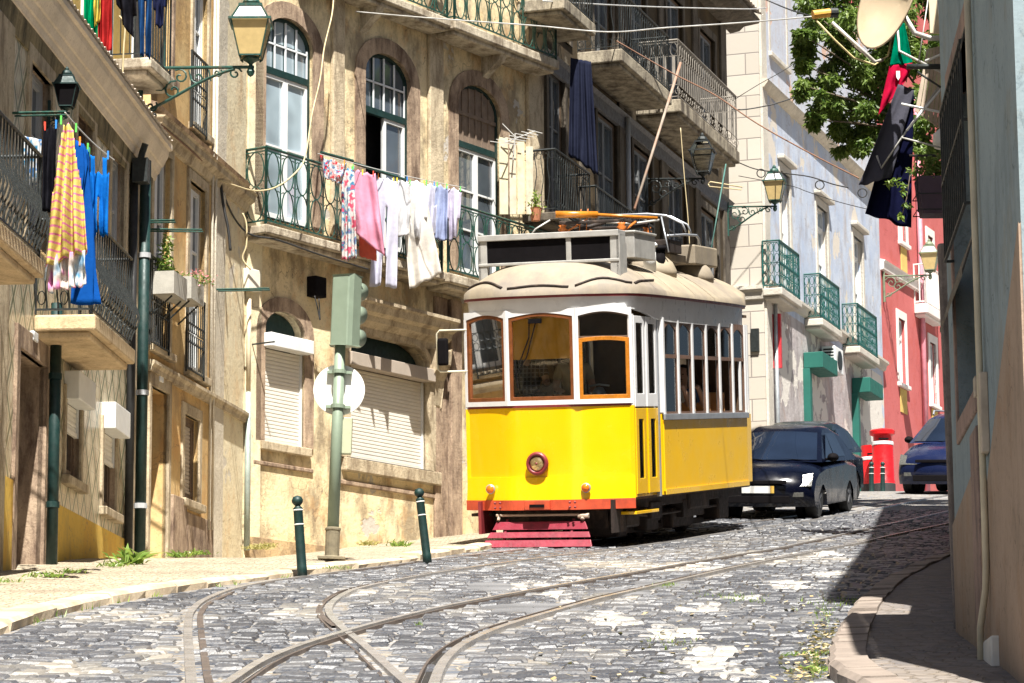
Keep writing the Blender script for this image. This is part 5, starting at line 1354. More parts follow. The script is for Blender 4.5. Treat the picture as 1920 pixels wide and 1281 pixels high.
# underframe, wheels, axle boxes
q = tb(); q.box(-.75, .75, .9, LEN-.9, .42, .58); q.box(-.95, -.80, .5, LEN-.5, .46, .62); q.box(.80, .95, .5, LEN-.5, .46, .62); q.build('underframe', M_TDK, T, bevel=.01)
for sx in (-1, 1):
    q = tb(); x = sx*.68; q.box(x-.04, x+.04, 1.7, 5.5, .40, .50); q.box(x-.04, x+.04, 1.2, 5.6, .12, .2)
    for yy in (2.15, 2.85, 4.35, 5.05): q.box(x-.05, x+.05, yy-.06, yy+.06, .15, .48)
    q.build('truck_frame', M_TDK, T, bevel=.01)
    for yy in (2.5, 4.7):
        q = tb(); q.lathe([(.0, -.05), (.30, -.05), (.33, -.03), (.33, .05), (.355, .055), (.355, .075), (0, .075)] if sx < 0 else [(.0, .05), (.30, .05), (.33, .03), (.33, -.05), (.355, -.055), (.355, -.075), (0, -.075)], 28, T=Matrix.Translation((sx*.48, yy, .345)), axis='x'); wh = q.build('wheel', M_TDK, T, smooth=False)
        q = tb(); q.box(x-.10 if sx < 0 else x-.02, x+.02 if sx < 0 else x+.10, yy-.11, yy+.11, .24, .44); q.build('axle_box', M_TDK, T, bevel=.02)
        for dy in (-.24, .24):
            q = tb(); pts = [(x+.02*sx, yy+dy+.05*cos(t), .2+.02*t) for t in [k*.55 for k in range(24)]]; q.tube([(x+.03*sx+.045*cos(t), yy+dy+.045*sin(t), .44+.0095*t) for t in [k*.6 for k in range(28)]], .012, 4); q.build('spring', M_TDK, T)
    q = tb(); q.box(*sorted((sx*.72, sx*.98)), 1.5, 2.0, .30, .52); q.build('battery_box', M_TDK, T, bevel=.01)
    q = tb(); q.box(*sorted((sx*.74, sx*.96)), 3.1, 4.1, .26, .5); q.box(*sorted((sx*.80, sx*.9)), 3.3, 3.5, .5, .6); q.build('resistor_box', M_TDK, T, bevel=.01)
    q = tb(); q.tube([(sx*.9, .6, .40), (sx*.92, 1.6, .34), (sx*.9, 5.6, .36)], .02, 6); q.build('brake_rod', M_TDK, T)
    q = tb(); q.poly([(.05, .18), (.62, .18), (.5, .46), (.3, .6), (.05, .6)], sx*.9-.02, sx*.9+.02, T=Matrix(((0, 1, 0, 0), (1, 0, 0, 0), (0, 0, 1, 0), (0, 0, 0, 1)))); q.build('skirt_bracket', M_TMAR if sx < 0 else M_TDK, T)
for yy in (2.5, 4.7):
    q = tb(); q.tube([(-.6, yy, .345), (.6, yy, .345)], .06, 10); q.build('axle', M_TDK, T)
q = tb(); q.box(-.4, .4, 2.2, 3.3, .16, .42); q.box(-.4, .4, 3.9, 5.0, .16, .42); q.build('motor', M_TDK, T, bevel=.05)
q = tb(); q.box(-.7, .7, .5, .58, .22, .46); q.build('guard_board', M_TDK, T)
for (ya, yb2, za, zb2, xa, xb) in ((.55, 1.15, .22, .60, .62, .93), (1.55, 2.1, .14, .60, .60, .90), (2.9, 3.9, .12, .40, .55, .86), (3.3, 4.3, .36, .60, .7, 1.0), (4.95, 5.5, .16, .56, .6, .95), (.62, 1.0, .1, .26, .3, .8)):
    for sx in (-1, 1):
        q = tb(); x0_, x1_ = sorted((sx*xa, sx*xb)); q.box(x0_, x1_, ya, yb2, za, zb2); q.build('brake_gear', M_TDK, T, bevel=.03)
# lifeguard with three crimson slats
cc = -.05
q = tb(); q.tube([(-.66, .02, .42), (.60, .02, .42)], .018, 8); q.tube([(-.62, .02, .42), (-.62, -.02, .36)], .02, 6); q.tube([(.52, .02, .42), (.52, -.02, .36)], .028, 8); q.tube([(.46, 0, .40), (.60, 0, .40)], .03, 8); q.build('lifeguard_bar', m_gen('worn_brass_steel', (.42, .34, .26), .5, .3, var=.3), T)
lg = None
for k, (za, zb2, ya, yb, wa, wb) in enumerate(((.235, .335, -.05, -.01, .645, .60), (.135, .205, -.12, -.07, .70, .665), (.02, .105, -.20, -.14, .745, .71))):
    q = tb(); P = []
    vs = [(cc-wa, ya, za), (cc+wa, ya, za), (cc+wb, yb, zb2), (cc-wb, yb, zb2)]; vs += [(x, y+.028, z) for x, y, z in vs]
    q.add(vs, [(0, 1, 2, 3), (7, 6, 5, 4), (0, 4, 5, 1), (1, 5, 6, 2), (2, 6, 7, 3), (3, 7, 4, 0)]); q.build('lifeguard_slat', M_TCRIM, T, bevel=.004)
for x in (-.52, .38):
    q = tb(); q.tube([(x, .06, .36), (x, -.13, .04)], .02, 4); q.build('lifeguard_strut', M_TCRIM, T)
# left mirror on a bent tube bracket
q = tb(); q.tube([(-1.06, .30, 2.84), (-1.46, .22, 2.84), (-1.50, .22, 2.80), (-1.50, .22, 2.34), (-1.46, .22, 2.30), (-1.06, .3, 2.30)], .014, 8); mb_ = q.build('mirror_bracket', m_gen('cream_tube', (.6, .56, .42), .5), T, smooth=True)
q = tb(); q.box(-1.49, -1.34, .17, .24, 2.38, 2.74); q.build('mirror', M_BLACK, mb_, bevel=.03)
# ---- roof equipment
q = tb(); z0, z1 = 3.55, 4.02; x0, x1, ya, yb = -.97, .96, .42, .72
for x in (x0, -.0+.24, x1-.12):
    w = .12 if x != .24 else .07; q.box(x, x+w, ya, ya+.04, (3.40 if x != .24 else 3.62), z1)
q.box(x0, x1, ya-.01, ya+.05, 3.66, 3.70); q.box(x0, x1, ya-.02, yb, z1-.03, z1+.05); q.box(x0, x0+.04, ya, yb, 3.44, z1); q.box(x1-.04, x1, ya, yb, 3.44, z1)
fr_b = q.build('route_sign_frame', M_ALU, T, bevel=.008)
for (xa, xb) in ((x0+.12, .24), (.31, x1-.12)):
    q = tb(); q.box(xa, xb, ya+.015, ya+.035, 3.70, z1-.03); q.build('sign_blank', M_BLACK, fr_b)
q = tb(); q.poly([(ya, 3.45), (ya+.3, 3.52), (ya+.3, 3.9), (ya, z1)], x1, x1+.012, T=Matrix(((0, 1, 0, 0), (1, 0, 0, 0), (0, 0, 1, 0), (0, 0, 0, 1)))); q.build('frame_side', M_ALU, fr_b)
q = tb(); q.box(-.55, .95, 1.15, 2.1, 3.74, 4.09); q.box(-.57, .97, 1.13, 2.12, 4.07, 4.10); q.build('resistor_housing', M_ALU, T, bevel=.01)
for (x, y, h) in ((.86, 2.45, .42), (1.02-.16, 2.9, .40)):
    q = tb(); q.lathe([(.09, 0), (.09, h*.8), (.0, h*.8)], 14, T=Matrix.Translation((x-.1, y, 3.62))); q.lathe([(.11, h*.78), (.115, h*.86), (.09, h*.93), (0, h*.95)], 16, T=Matrix.Translation((x-.1, y, 3.62))); q.build('roof_lamp', M_WHITEP if y < 2.6 else M_BLACK, T, smooth=True)
for (x, y, s) in ((.62, 3.05, .34), (.62, 4.95, .34), (-.6, 3.05, .3), (-.6, 4.95, .3)):
    q = tb(); q.lathe([(s, 0), (s*.94, s*.3), (s*.7, s*.6), (s*.35, s*.78), (0, s*.84)], 20, T=Matrix.Translation((x, y, roofz(x, y)-.07)) @ Matrix.Rotation(radians(14)*(1 if x > 0 else -1), 4, 'Y')); q.build('roof_ventilator', M_ROOF, T, smooth=True)
q = tb(); q.box(.0, .75, 3.5, 4.3, 3.80, 3.92); q.box(-.1, .85, 4.4, 5.6, 3.80, 4.08); q.build('equipment_case', M_ROOF, T, bevel=.02)
q = tb(); q.box(.1, .8, 3.3, 3.9, 3.92, 4.10); q.build('rheostat', M_TDK, T, bevel=.01)
q = tb(); q.tube([(.8, 3.2, 4.14), (.82, 4.0, 4.2), (.82, 4.6, 4.22), (.80, 4.8, 4.18), (.78, 4.9, 4.05)], .02, 6); q.build('roof_rail', M_TGREY, T, smooth=True)
# folded pantograph
for (x, y) in ((-.42, 2.3), (.42, 2.3), (-.42, 3.5), (.42, 3.5)):
    q = tb(); q.lathe([(.05, 0), (.07, .03), (.04, .06), (.07, .09), (.04, .12), (.06, .15), (0, .16)], 12, T=Matrix.Translation((x, y, 4.14))); q.build('insulator', M_INSUL, T, smooth=True)
q = tb(); q.box(-.46, .46, 2.26, 2.34, 4.30, 4.34); q.box(-.46, .46, 3.46, 3.54, 4.29, 4.33); q.box(-.46, -.40, 2.26, 3.54, 4.305, 4.345); q.box(.40, .46, 2.26, 3.54, 4.305, 4.345)
q.box(-.5, .5, 2.2, 2.3, 3.66, 4.14); q.box(-.5, .5, 3.45, 3.55, 3.66, 4.14); pg = q.build('pantograph_base', M_TDK, T, bevel=.01)
q = tb(); q.tube([(-.45, 2.1, 4.43), (.05, 2.4, 4.42)], .048, 10); q.build('pantograph_spring_tube', M_WOOD2, pg, smooth=True)
q = tb(); q.tube([(.05, 2.4, 4.42), (.75, 2.9, 4.37)], .024, 8); q.build('pantograph_arm', M_WOOD2, pg, smooth=True)
q = tb(); q.tube([(-.2, 2.5, 4.35), (.4, 2.9, 4.31), (.75, 3.0, 4.35)], .018, 6); q.tube([(-.6, 2.3, 4.37), (-.78, 2.2, 4.25), (-.9, 2.2, 4.1)], .014, 6); q.build('pantograph_arm', M_ALU, pg, smooth=True)
for dy in (0, .25):
    q = tb(); q.tube([(-.5, 2.9+dy, 4.45), (.55, 3.1+dy, 4.45), (.8, 3.15+dy, 4.42), (1.02, 3.2+dy, 4.30), (1.07, 3.2+dy, 4.18)], .016, 6); q.build('contact_bow', M_TGREY, pg, smooth=True)
for (a_, c_, r_, m_) in (((-.3, 2.35, 4.2), (.1, 2.6, 4.33), .03, M_TDK), ((.2, 2.6, 4.18), (.6, 2.9, 4.3), .028, M_TDK), ((-.45, 2.3, 4.16), (-.1, 2.4, 4.36), .014, M_INSUL), ((.35, 2.35, 4.12), (.5, 2.7, 4.32), .016, M_INSUL), ((.78, 2.5, 4.05), (.62, 2.9, 4.3), .014, M_BLACK), ((.9, 2.9, 3.9), (.75, 3.1, 4.4), .012, M_TGREY), ((-.15, 2.3, 4.5), (-.2, 2.35, 4.2), .006, M_INSUL), ((-.05, 2.3, 4.5), (-.1, 2.35, 4.2), .006, M_INSUL)):
    q = tb(); q.tube([a_, c_], r_, 8); q.build('pantograph_link', m_, pg, smooth=True)
# people on board
def PT(x, y, z, r=0): return TM @ Matrix.Translation((x, y, z)) @ Matrix.Rotation(r, 4, 'Z')
M_CHK = m_check('dark_checked_shirt', (.02, .022, .035), (.16, .16, .19))
M_CRM = m_gen('cream_shirt', (.42, .36, .26), .9, var=.1)
person(PT(-.42, .74, .98), 'tram driver in a dark checked shirt standing at the controls behind the front windows', M_CHK, seated=False, arm_r=[(.27, -.06, 1.13), (.36, -.30, 1.16)], arm_l=[(-.27, -.04, 1.13), (-.30, -.28, 1.16)])
person(PT(.14, .92, .92, radians(25)), 'passenger in a loose cream shirt standing beside the driver', M_CRM, seated=False)
for k, (yy, lab, m) in enumerate(((2.35, 'passenger with bare forearm at the second side window of the tram', M_TROUS), (3.1, 'passenger in white at the third side window of the tram', M_WHITEP), (3.85, 'passenger in blue at the fourth side window of the tram', m_gen('blue_shirt', (.06, .12, .3), .9)))):
    person(PT(.80, yy-.05, 1.0), lab, m, True, arm_r=[(.31, -.02, .78), (.27, -.22, 1.06)], group='passengers seated by the tram windows')
# ================================================================== street lamps
M_LAMPG = m_gen('amber_lamp_glass', (.56, .42, .19), .15, var=.12, vs=12, bump=.03, spec=.6)
M_LAMPT = m_gen('frosted_lamp_top', (.55, .56, .55), .2, var=.1)
M_LAMPD = m_clear('clear_lamp_glass')
def street_lamp(label, S, E, k=1.0, iron=None, glass=None, hl=0.0, top=None, group='wall lamps on scrolled brackets'):
    """S wall point of the arm, E arm end (under the lantern)"""
    iron = iron or M_GREENI; S, E = Vector(S), Vector(E); d = E-S; L = d.length; d.normalize(); n = Vector((-d.y, d.x, 0)).normalized()
    T = empty('street_lamp', Matrix.Translation(S), label, 'street lamp', group)
    def P(s, z, w=0): return S+d*s+Vector((0, 0, z))+n*w
    q = MB(); q.tube([P(0, 0), P(L+.04, 0)], .018*k, 8); q.tube([P(0, -.62*k+.02), P(0, .12)], .03*k, 8)
    H = .50*k
    br = [P(L*t, -H*(1-t)**1.7*(1+.25*sin(pi*t))) for t in [i/14 for i in range(13)]]; q.tube(br, .017*k, 6)
    def sp(cx, cz, r0, r1, a0, a1, n_=14, w=.011): q.tube([P(cx+x, cz+z) for x, z in spiral((0, 0), r0, r1, a0, a1, n_)], w*k, 5, caps=False)
    sp(L*.16, -H*.32, .02, .15*k, 0, 9); sp(L*.30, -H*.50, .02, .11*k, 3, -5); sp(L*.36, -H*.20, .015, .09*k, 1, 8.5); sp(L*.52, -H*.22, .012, .075*k, 4, -3.4); sp(L*.10, -H*.85, .012, .07*k, 0, 7); sp(L*.86, -.07*k, .012, .075*k, 2, -6); sp(L*.70, -H*.12, .01, .05*k, 0, 7)
    for s in (.22, .44, .62): q.tube([P(L*s, -H*.05), P(L*s+.03, -H*.3)], .009*k, 5)
    q.build('lamp_bracket', iron, T, smooth=False)
    B = Matrix.Translation(P(L, .05*k)) @ Matrix.Rotation(atan2(d.y, d.x)+.12, 4, 'Z') @ Matrix.Scale(k, 4)
    q = MB(B); q.lathe([(0, -.16), (.03, -.14), (.045, -.10), (.03, -.06), (.02, -.02), (.04, .0), (.09, .03), (.09, .05)], 10)
    b, t = .115, .20; z0, z1 = .06, .44
    for sx in (-1, 1):
        for sy in (-1, 1):
            q.tube([(sx*b, sy*b, z0), (sx*t, sy*t, z1)], .011, 4); q.tube([(sx*t, sy*t, z1), (sx*.115, sy*.115, z1+.17)], .010, 4); q.tube([(sx*.09, sy*.09, .03), (sx*b, sy*b, z0)], .01, 4)
    for (w, z, r) in ((b, z0, .012), (t+.02, z1, .017), (.12, z1+.17, .015)):
        q.tube([(-w, -w, z), (w, -w, z), (w, w, z), (-w, w, z)], r, 4, closed=True)
    fr2 = q.build('lantern_frame', iron, T)
    q = MB(B); q.add([(-b, -b, z0), (b, -b, z0), (b, b, z0), (-b, b, z0), (-t, -t, z1), (t, -t, z1), (t, t, z1), (-t, t, z1)], [(0, 1, 5, 4), (1, 2, 6, 5), (2, 3, 7, 6), (3, 0, 4, 7), (0, 3, 2, 1)]); q.build('lamp_glass', glass or M_LAMPG, T)
    q = MB(B); w = t-.004; v = .113; q.add([(-w, -w, z1), (w, -w, z1), (w, w, z1), (-w, w, z1), (-v, -v, z1+.168), (v, -v, z1+.168), (v, v, z1+.168), (-v, v, z1+.168)], [(0, 1, 5, 4), (1, 2, 6, 5), (2, 3, 7, 6), (3, 0, 4, 7), (4, 5, 6, 7)]); q.build('lamp_top', top or M_LAMPT, T)
    q = MB(B); q.box(-.125, .125, -.125, .125, z1+.17, z1+.19); q.lathe([(.09, z1+.19), (.10, z1+.22), (.075, z1+.27), (.035, z1+.29), (.04, z1+.31), (.02, z1+.34), (0, z1+.36)], 14); q.build('lamp_cap', iron, T, smooth=False)
    return T
def fpt(F, px, py, o): u, z = F.uz(px, py, o); return F.P(u, o, z)
S = fpt(F1, 264, 128, .05); S.y -= .0; E = at_depth(470, 126, S.y-.15); street_lamp('large lantern with amber glass on a green scrolled bracket above the tiled house', S, E, 1.12, top=M_LAMPT)
S = fpt(F5, 1212, 336, .05); E = at_depth(1318, 335, S.y-.35); street_lamp('black lantern with clear glass hanging in the shade below the grey iron balcony', S, E, 1.02, M_IRON, M_LAMPD, top=M_LAMPD)
S = fpt(F5, 1364, 388, .05); E = at_depth(1453, 387, S.y-.3); street_lamp('green lantern with amber glass in front of the white ashlar wall', S, E, 1.02)
S = fpt(F4, 1657, 518, .05); E = at_depth(1744, 516, S.y-.4); street_lamp('weathered lantern on a bracket at the corner beside the red house', S, E, 1.1, m_gen('faded_green_iron', (.16, .19, .12), .6, var=.3))
S = fpt(F1, 92, 210, .05); E = at_depth(124, 212, S.y-.02); street_lamp('dark lantern under the cornice of the tiled house, half hidden by laundry', S, E, .58, M_GRNDK, M_BLACK, top=M_GRNDK)
# ================================================================== traffic signal seen from behind
M_SIGG = m_gen('pale_green_signal_paint', (.23, .29, .215), .5, .1, var=.12, vs=4, bump=.08, dirt=(.36, .33, .24), dirt_amt=.25)
M_SIGW = m_gen('sign_back_white', (.80, .80, .74), .5, var=.05, vs=3, dirt=(.62, .58, .45), dirt_amt=.25)
pb = gpt(622, 1050, .09); Yp = pb.y; pt = at_depth(640, 600, Yp)
T = empty('traffic_signal', pb, 'pale green traffic signal pole seen from behind with a round white sign', 'traffic signal')
ax = (pt-pb).normalized(); RM = Matrix.Translation(pb) @ Vector((0, 0, 1)).rotation_difference(ax).to_matrix().to_4x4()
def zo(py): return (at_depth(630, py, Yp)-pb).dot(ax)
q = MB(RM); q.lathe([(.062, .3), (.055, zo(650)+.05)], 16); q.build('pole', M_SIGG, T, smooth=True)
q = MB(RM); q.lathe([(.10, 0), (.10, .03), (.075, .04), (.075, .30), (.082, .31), (.082, .33), (.062, .34)], 16); q.box(-.14, .14, -.12, .12, 0, .03); q.build('pole_base', m_gen('rusty_pole_base', (.20, .17, .11), .8, .1, var=.35, vs=9, bump=.3), T, bevel=.004)
HB = RM @ Matrix.Translation((.03, 0, zo(648))) @ Matrix.Rotation(radians(-28), 4, 'Z')
hh = zo(517)-zo(648)
q = MB(HB); q.poly([(-.13, -.04), (-.10, -.10), (.10, -.10), (.13, -.04), (.13, .12), (-.13, .12)], 0, hh, plane='xy'); hs = q.build('signal_housing', M_SIGG, T, bevel=.012)
for k in range(3):
    zc_ = hh*(k+.5)/3; q = MB(HB @ Matrix.Translation((0, .12, zc_))); q.lathe([(.105, 0), (.102, .18), (.094, .18), (.096, 0)], 18, axis='y'); q.build('signal_visor', M_SIGG, hs, smooth=True)
    q = MB(HB @ Matrix.Translation((0, .125, zc_))); q.lathe([(.09, 0), (.05, .02), (0, .025)], 16, axis='y'); q.build('signal_lens', m_gen(('green_lens', 'amber_signal_lens', 'red_lens')[k], ((.02, .2, .1), (.4, .2, .02), (.3, .02, .02))[k], .2), hs, smooth=True)
q = MB(RM @ Matrix.Translation((.0, .085, zo(729)))); q.lathe([(0, 0), (.265, 0), (.27, .003), (.27, .01), (.262, .012), (0, .012)], 40, axis='y'); sg = q.build('round_sign', M_SIGW, T, smooth=False)
for zz in (697, 762):
    q = MB(RM @ Matrix.Translation((0, 0, zo(zz)))); q.ring([(.075*cos(t), .075*sin(t)) for t in [2*pi*i/16 for i in range(16)]], [(.060*cos(t), .060*sin(t)) for t in [2*pi*i/16 for i in range(16)]], -.02, .02, T=Matrix.Rotation(pi/2, 4, 'X')); q.box(-.13, .13, .02, .09, -.015, .015); q.build('sign_clamp', M_SIGG, sg)
q = MB(RM @ Matrix.Translation((.085, .07, zo(850)))); q.box(-.06, .07, -.04, .05, 0, zo(781)-zo(850)); q.build('control_box', m_gen('sage_box_paint', (.40, .42, .28), .6, var=.1), T, bevel=.01)
# ================================================================== bollards
M_BOLW = m_gen('bollard_ring_paint', (.65, .66, .62), .5, var=.2)
def bollard(label, px0, py0, px1, py1, Y=None, r=.046, rings=True, group='green bollards'):
    b = gpt(px0, py0, .09) if Y is None else at_depth(px0, py0, Y); t = at_depth(px1, py1, b.y); h = (t-b).length
    T = empty('bollard', Matrix.Translation(b) @ Vector((0, 0, 1)).rotation_difference((t-b).normalized()).to_matrix().to_4x4(), label, 'bollard', group)
    A = wm(T); q = MB(A); q.lathe([(r*1.05, -.1), (r*1.05, .01), (r, .03), (r*.97, h-.13), (r*1.05, h-.12), (r*.6, h-.10), (r*.55, h-.085)], 18); q.build('post', M_GRNDK, T, smooth=True)
    q = MB(A @ Matrix.Translation((0, 0, h-.045))); q.lathe([(.001, -.05), (.035, -.042), (.052, -.018), (.054, .005), (.04, .035), (.001, .05)], 18); q.build('ball_finial', M_GRNDK, T, smooth=True)
    if rings:
        for z in (h*.60, h*.80): q = MB(A @ Matrix.Translation((0, 0, z))); q.lathe([(r*1.0, -.007), (r*1.08, -.004), (r*1.08, .004), (r*1.0, .007)], 18); q.build('ring', M_BOLW, T, smooth=True)
bollard('dark green bollard left of the signal pole, leaning slightly left', 566, 1065, 557, 930)
bollard('dark green bollard leaning left between the signal pole and the tram', 800, 1042, 785, 916)
for px, lab in ((1634, 'left'), (1655, 'right')): bollard('small green bollard with a ball top before the red post boxes, %s one' % lab, px, 922, px, 866, 63.5, .055, True, 'small bollards by the post boxes')
# ================================================================== red pillar boxes
M_PBR = m_gen('red_post_box_paint', (.60, .008, .012), .35, var=.08, vs=4); M_PBB = m_gen('dark_plinth', (.03, .03, .03), .7)
for (px, yt, Y, r, lab) in ((1657, 805, 66, .25, 'round red pillar box with a white band beside the parked dark car'), (1634, 834, 66.8, .22, 'lower red box standing just behind the red pillar box')):
    z = G(Y); b = at_depth(px, 918, Y); b.z = z; h = at_depth(px, yt, Y).z-z
    T = empty('pillar_box', b, lab, 'post box', 'red post boxes'); A = Matrix.Translation(b)
    q = MB(A); q.lathe([(r*1.06, 0), (r*1.06, .3), (r, .32), (r*.97, h-.30)], 28); q.build('box_body', M_PBR, T, smooth=False, auto=40)
    q = MB(A); q.lathe([(r*.85, h-.30), (r*.85, h-.16), (r*1.16, h-.13), (r*1.2, h-.05), (r*1.05, h-.02), (0, h+.03)] if r > .23 else [(r*.97, h-.3), (r*1.02, h-.03), (0, h)], 28); q.build('box_cap', M_PBR, T, auto=40)
    q = MB(A); q.lathe([(r*.99, h-.38), (r*1.02, h-.37), (r*1.02, h-.31), (r*.99, h-.3)], 28); q.build('white_band', M_WHITEP, T)
    q = MB(A); q.lathe([(r*1.1, -.1), (r*1.1, .22), (r*1.02, .24)], 28); q.build('box_plinth', M_PBB, T); q = MB(A); q.box(-r*.45, r*.45, -r*.96, -r*.8, h-.27, h-.235) if r > .23 else q.box(-.1, .1, -r*1.0, -r*.8, h-.25, h-.22); q.build('posting_slot', M_BLACK, T)
# ================================================================== cars
M_TYRE = m_gen('tyre_rubber', (.018, .018, .018), .8, bump=.1); M_RIM = m_gen('alloy_rim', (.16, .16, .17), .35, .7)
M_CGL = m_glass('car_glass', (.004, .007, .014), .03); M_LAMPH = m_gen('car_headlamp', (.13, .13, .12), .2, .15, var=.4, vs=30)
def car(M, label, paint, L=3.97, Wd=1.68, H=1.46, hood=(.62, .90, 1.05), ws=1.92, tail=.32, plate=True, rails=False):
    T = empty('parked_car', M, label, 'car', 'dark cars on the hill'); w = Wd/2; z0 = .20; hz0, hz1, cy = hood; wr = .31; y1, y2 = .78, L-.72
    def arc(yc, n=9): return [(yc-(wr+.05)*cos(pi*i/n), z0+(.0 if i in (0, n) else .0)+(wr+.16)*sin(pi*i/n)*1.0) for i in range(n+1)]
    low = [(.10, z0), (.02, .32), (.0, .50), (.05, hz0), (.16, hz0+.12), (.45, hz0+.22), (cy, hz1), (1.9, hz1+.02), (L-1.0, hz1+.04), (L-.12, hz1-.02), (L-.03, .62), (L, .45), (L-.06, z0)]
    low += [(y, z) for y, z in arc(y2)[::-1]]+[(y, z) for y, z in arc(y1)[::-1]]
    lay = [(w*t, 1-.05*abs(t)**10, .055*abs(t)**7) for t in (-1, -.985, -.95, -.88, -.76, -.55, -.3, 0, .3, .55, .76, .88, .95, .985, 1)]
    q = MB(M); n = len(low); vs = []
    for x, sc, dz in lay:
        for (y, z) in low:
            yy = L/2+(y-L/2)*sc; pf = (x/w)**2
            if y < L/2: yy += .20*pf*(1-y/(L/2))
            else: yy -= .12*pf*((y-L/2)/(L/2))
            zz = z if z < .5 else z-dz*1.6-(.05*pf if z > .6 else 0)
            vs.append((x, yy, zz))
    fs = []
    for i in range(len(lay)-1):
        for j in range(n): fs.append((i*n+j, i*n+(j+1) % n, (i+1)*n+(j+1) % n, (i+1)*n+j))
    tr = tessellate_polygon([[Vector((y, z, 0)) for y, z in low]]); fs += [tuple(t) for t in tr]+[tuple((len(lay)-1)*n+i for i in reversed(t)) for t in tr]
    q.add(vs, fs); q.build('body', paint, T, auto=55)
    zb = hz1-.02; gl = [(cy-.06, zb), (ws, H-.07), (ws+.35, H-.005), (L-1.25, H), (L-.55, H-.13), (L-tail*.45, zb+.03), (L-.14, zb-.02)]
    xs = [-.80, -.79, -.76, -.70, -.58, -.35, 0, .35, .58, .70, .76, .79, .80]; q = MB(M); n = len(gl); vs = []
    def gx(x, z): return x*(w/.84)*(1-(z-zb)*.50)
    for x in xs:
        for (y, z) in gl:
            pf = (x/.8)**2; e = 1 if abs(x) < .78 else .0
            vs.append((gx(x, z), y+(.10*pf if y < L/2 else -.06*pf), z-(.02*pf+.05*pf**6 if z > zb+.1 else 0)))
    fs = [(i*n+j, i*n+(j+1) % n, (i+1)*n+(j+1) % n, (i+1)*n+j) for i in range(len(xs)-1) for j in range(n)]
    fs += [tuple(range(n)), tuple((len(xs)-1)*n+j for j in range(n))[::-1]]; q.add(vs, fs); q.build('roof_and_pillars', paint, T, auto=50)
    # glass
    q = MB(M); P = []
    for t in (0.06, .35, .65, .93):
        yy = gl[0][0]+(gl[1][0]-gl[0][0])*t; zz = gl[0][1]+(gl[1][1]-gl[0][1])*t; P.append([(gx(x*.90, zz), yy+.10*(x*.9/.8)**2-.012, zz-.03*t*(x/.8)**2+.010) for x in (-.8, -.5, -.2, .2, .5, .8)])
    q.grid(P); ws_ = q.build('windscreen', M_CGL, T, smooth=True)
    q = MB(M); q.tube([(gx(.6, zb), cy-.02, zb+.03), (gx(.05, zb+.1), cy+.04, zb+.06)], .008, 4); q.tube([(gx(-.1, zb), cy-.04, zb+.03), (gx(-.6, zb+.1), cy+.08, zb+.07)], .008, 4); q.build('wipers', M_BLACK, ws_)
    for s in (-1, 1):
        def side(ya, yb, yc, yd, za, zc):
            q = MB(M); vs = [(s*(gx(.8, z)+.006), y, z) for y, z in ((ya, za), (yb, za), (yc, zc), (yd, zc))]; q.add(vs, [(0, 1, 2, 3)] if s > 0 else [(3, 2, 1, 0)]); q.build('side_window', M_CGL, T)
        side(cy+.38, 2.12, 2.12, ws+.26, zb+.05, H-.13); side(2.18, L-.95, L-1.12, 2.18, zb+.06, H-.14)
        for yc, nm in ((y1, 'front'), (y2, 'rear')):
            q = MB(M); q.lathe([(.19, -.09), (wr-.02, -.095), (wr, -.06), (wr, .06), (wr-.02, .09), (.19, .085)] if s < 0 else [(.19, .09), (wr-.02, .095), (wr, .06), (wr, -.06), (wr-.02, -.09), (.19, -.085)], 26, T=Matrix.Translation((s*(w-.12), yc, wr)), axis='x'); wh = q.build('wheel', M_TYRE, T, smooth=False, auto=40)
            q = MB(M); q.lathe([(.20, s*.07), (.19, s*.085), (.05, s*.06), (0, s*.07)], 24, T=Matrix.Translation((s*(w-.12), yc, wr)), axis='x')
            for a in range(5): q.box(-.02, .02, -.03, .03, .03, .19, T=Matrix.Translation((s*(w-.12)+s*.075, yc, wr)) @ Matrix.Rotation(a*2*pi/5, 4, 'X'))
            q.build('rim', M_RIM, wh, auto=40)
            q = MB(M); q.lathe([(0, -.05), (wr+.04, -.05), (wr+.04, .05), (0, .05)], 20, T=Matrix.Translation((s*(w-.30), yc, wr+.04)), axis='x'); q.build('wheel_well', M_BLACK, T)
        q = MB(M); q.lathe([(.001, -.10), (.07, -.08), (.095, 0), (.08, .05), (.001, .06)], 12, T=Matrix.Translation((s*(w+.06), cy+.42, zb+.07)) @ Matrix.Scale(.75, 4, (0, 0, 1)), axis='y'); q.box(*sorted((s*(w-.1), s*(w+.02))), cy+.40, cy+.45, zb+.02, zb+.06); q.build('wing_mirror', M_BLACK, T, smooth=True)
        q = MB(M); P = []
        for t in range(6):
            x = w*(.50+.46*t/5); yy = .20*(x/w)**2+.055; P.append([(s*x, yy-.03+.07*k+(.02*t/5), hz0-.10+.13*k/2+.035*t/5*k) for k in range(3)])
        q.grid(P); q.build('headlight', M_LAMPH, T, solid=.02)
        q = MB(M); q.box(*sorted((s*.48, s*.70)), .10, .16, .36, .43); q.build('fog_lamp', M_LAMPH, T)
    q = MB(M); q.box(-.45, .45, .0, .05, hz0-.06, hz0-.0); q.box(-.5, .5, .0, .05, .26, .38); q.build('grille', M_BLACK, T, bevel=.01)
    if plate:
        q = MB(M); q.box(-.26, .20, -.012, .01, .42, .53); pl2 = q.build('number_plate', M_WHITEP, T); q = MB(M); q.box(.201, .26, -.013, .01, .42, .53); q.build('plate_strip', M_YEL, pl2)
    if rails:
        for s in (-1, 1): q = MB(M); q.tube([(s*.50, ws+.1, H-.03), (s*.52, ws+.25, H+.05), (s*.52, L-1.0, H+.05), (s*.5, L-.8, H-.04)], .018, 6); q.build('roof_rail', M_TGREY, T)
    return T
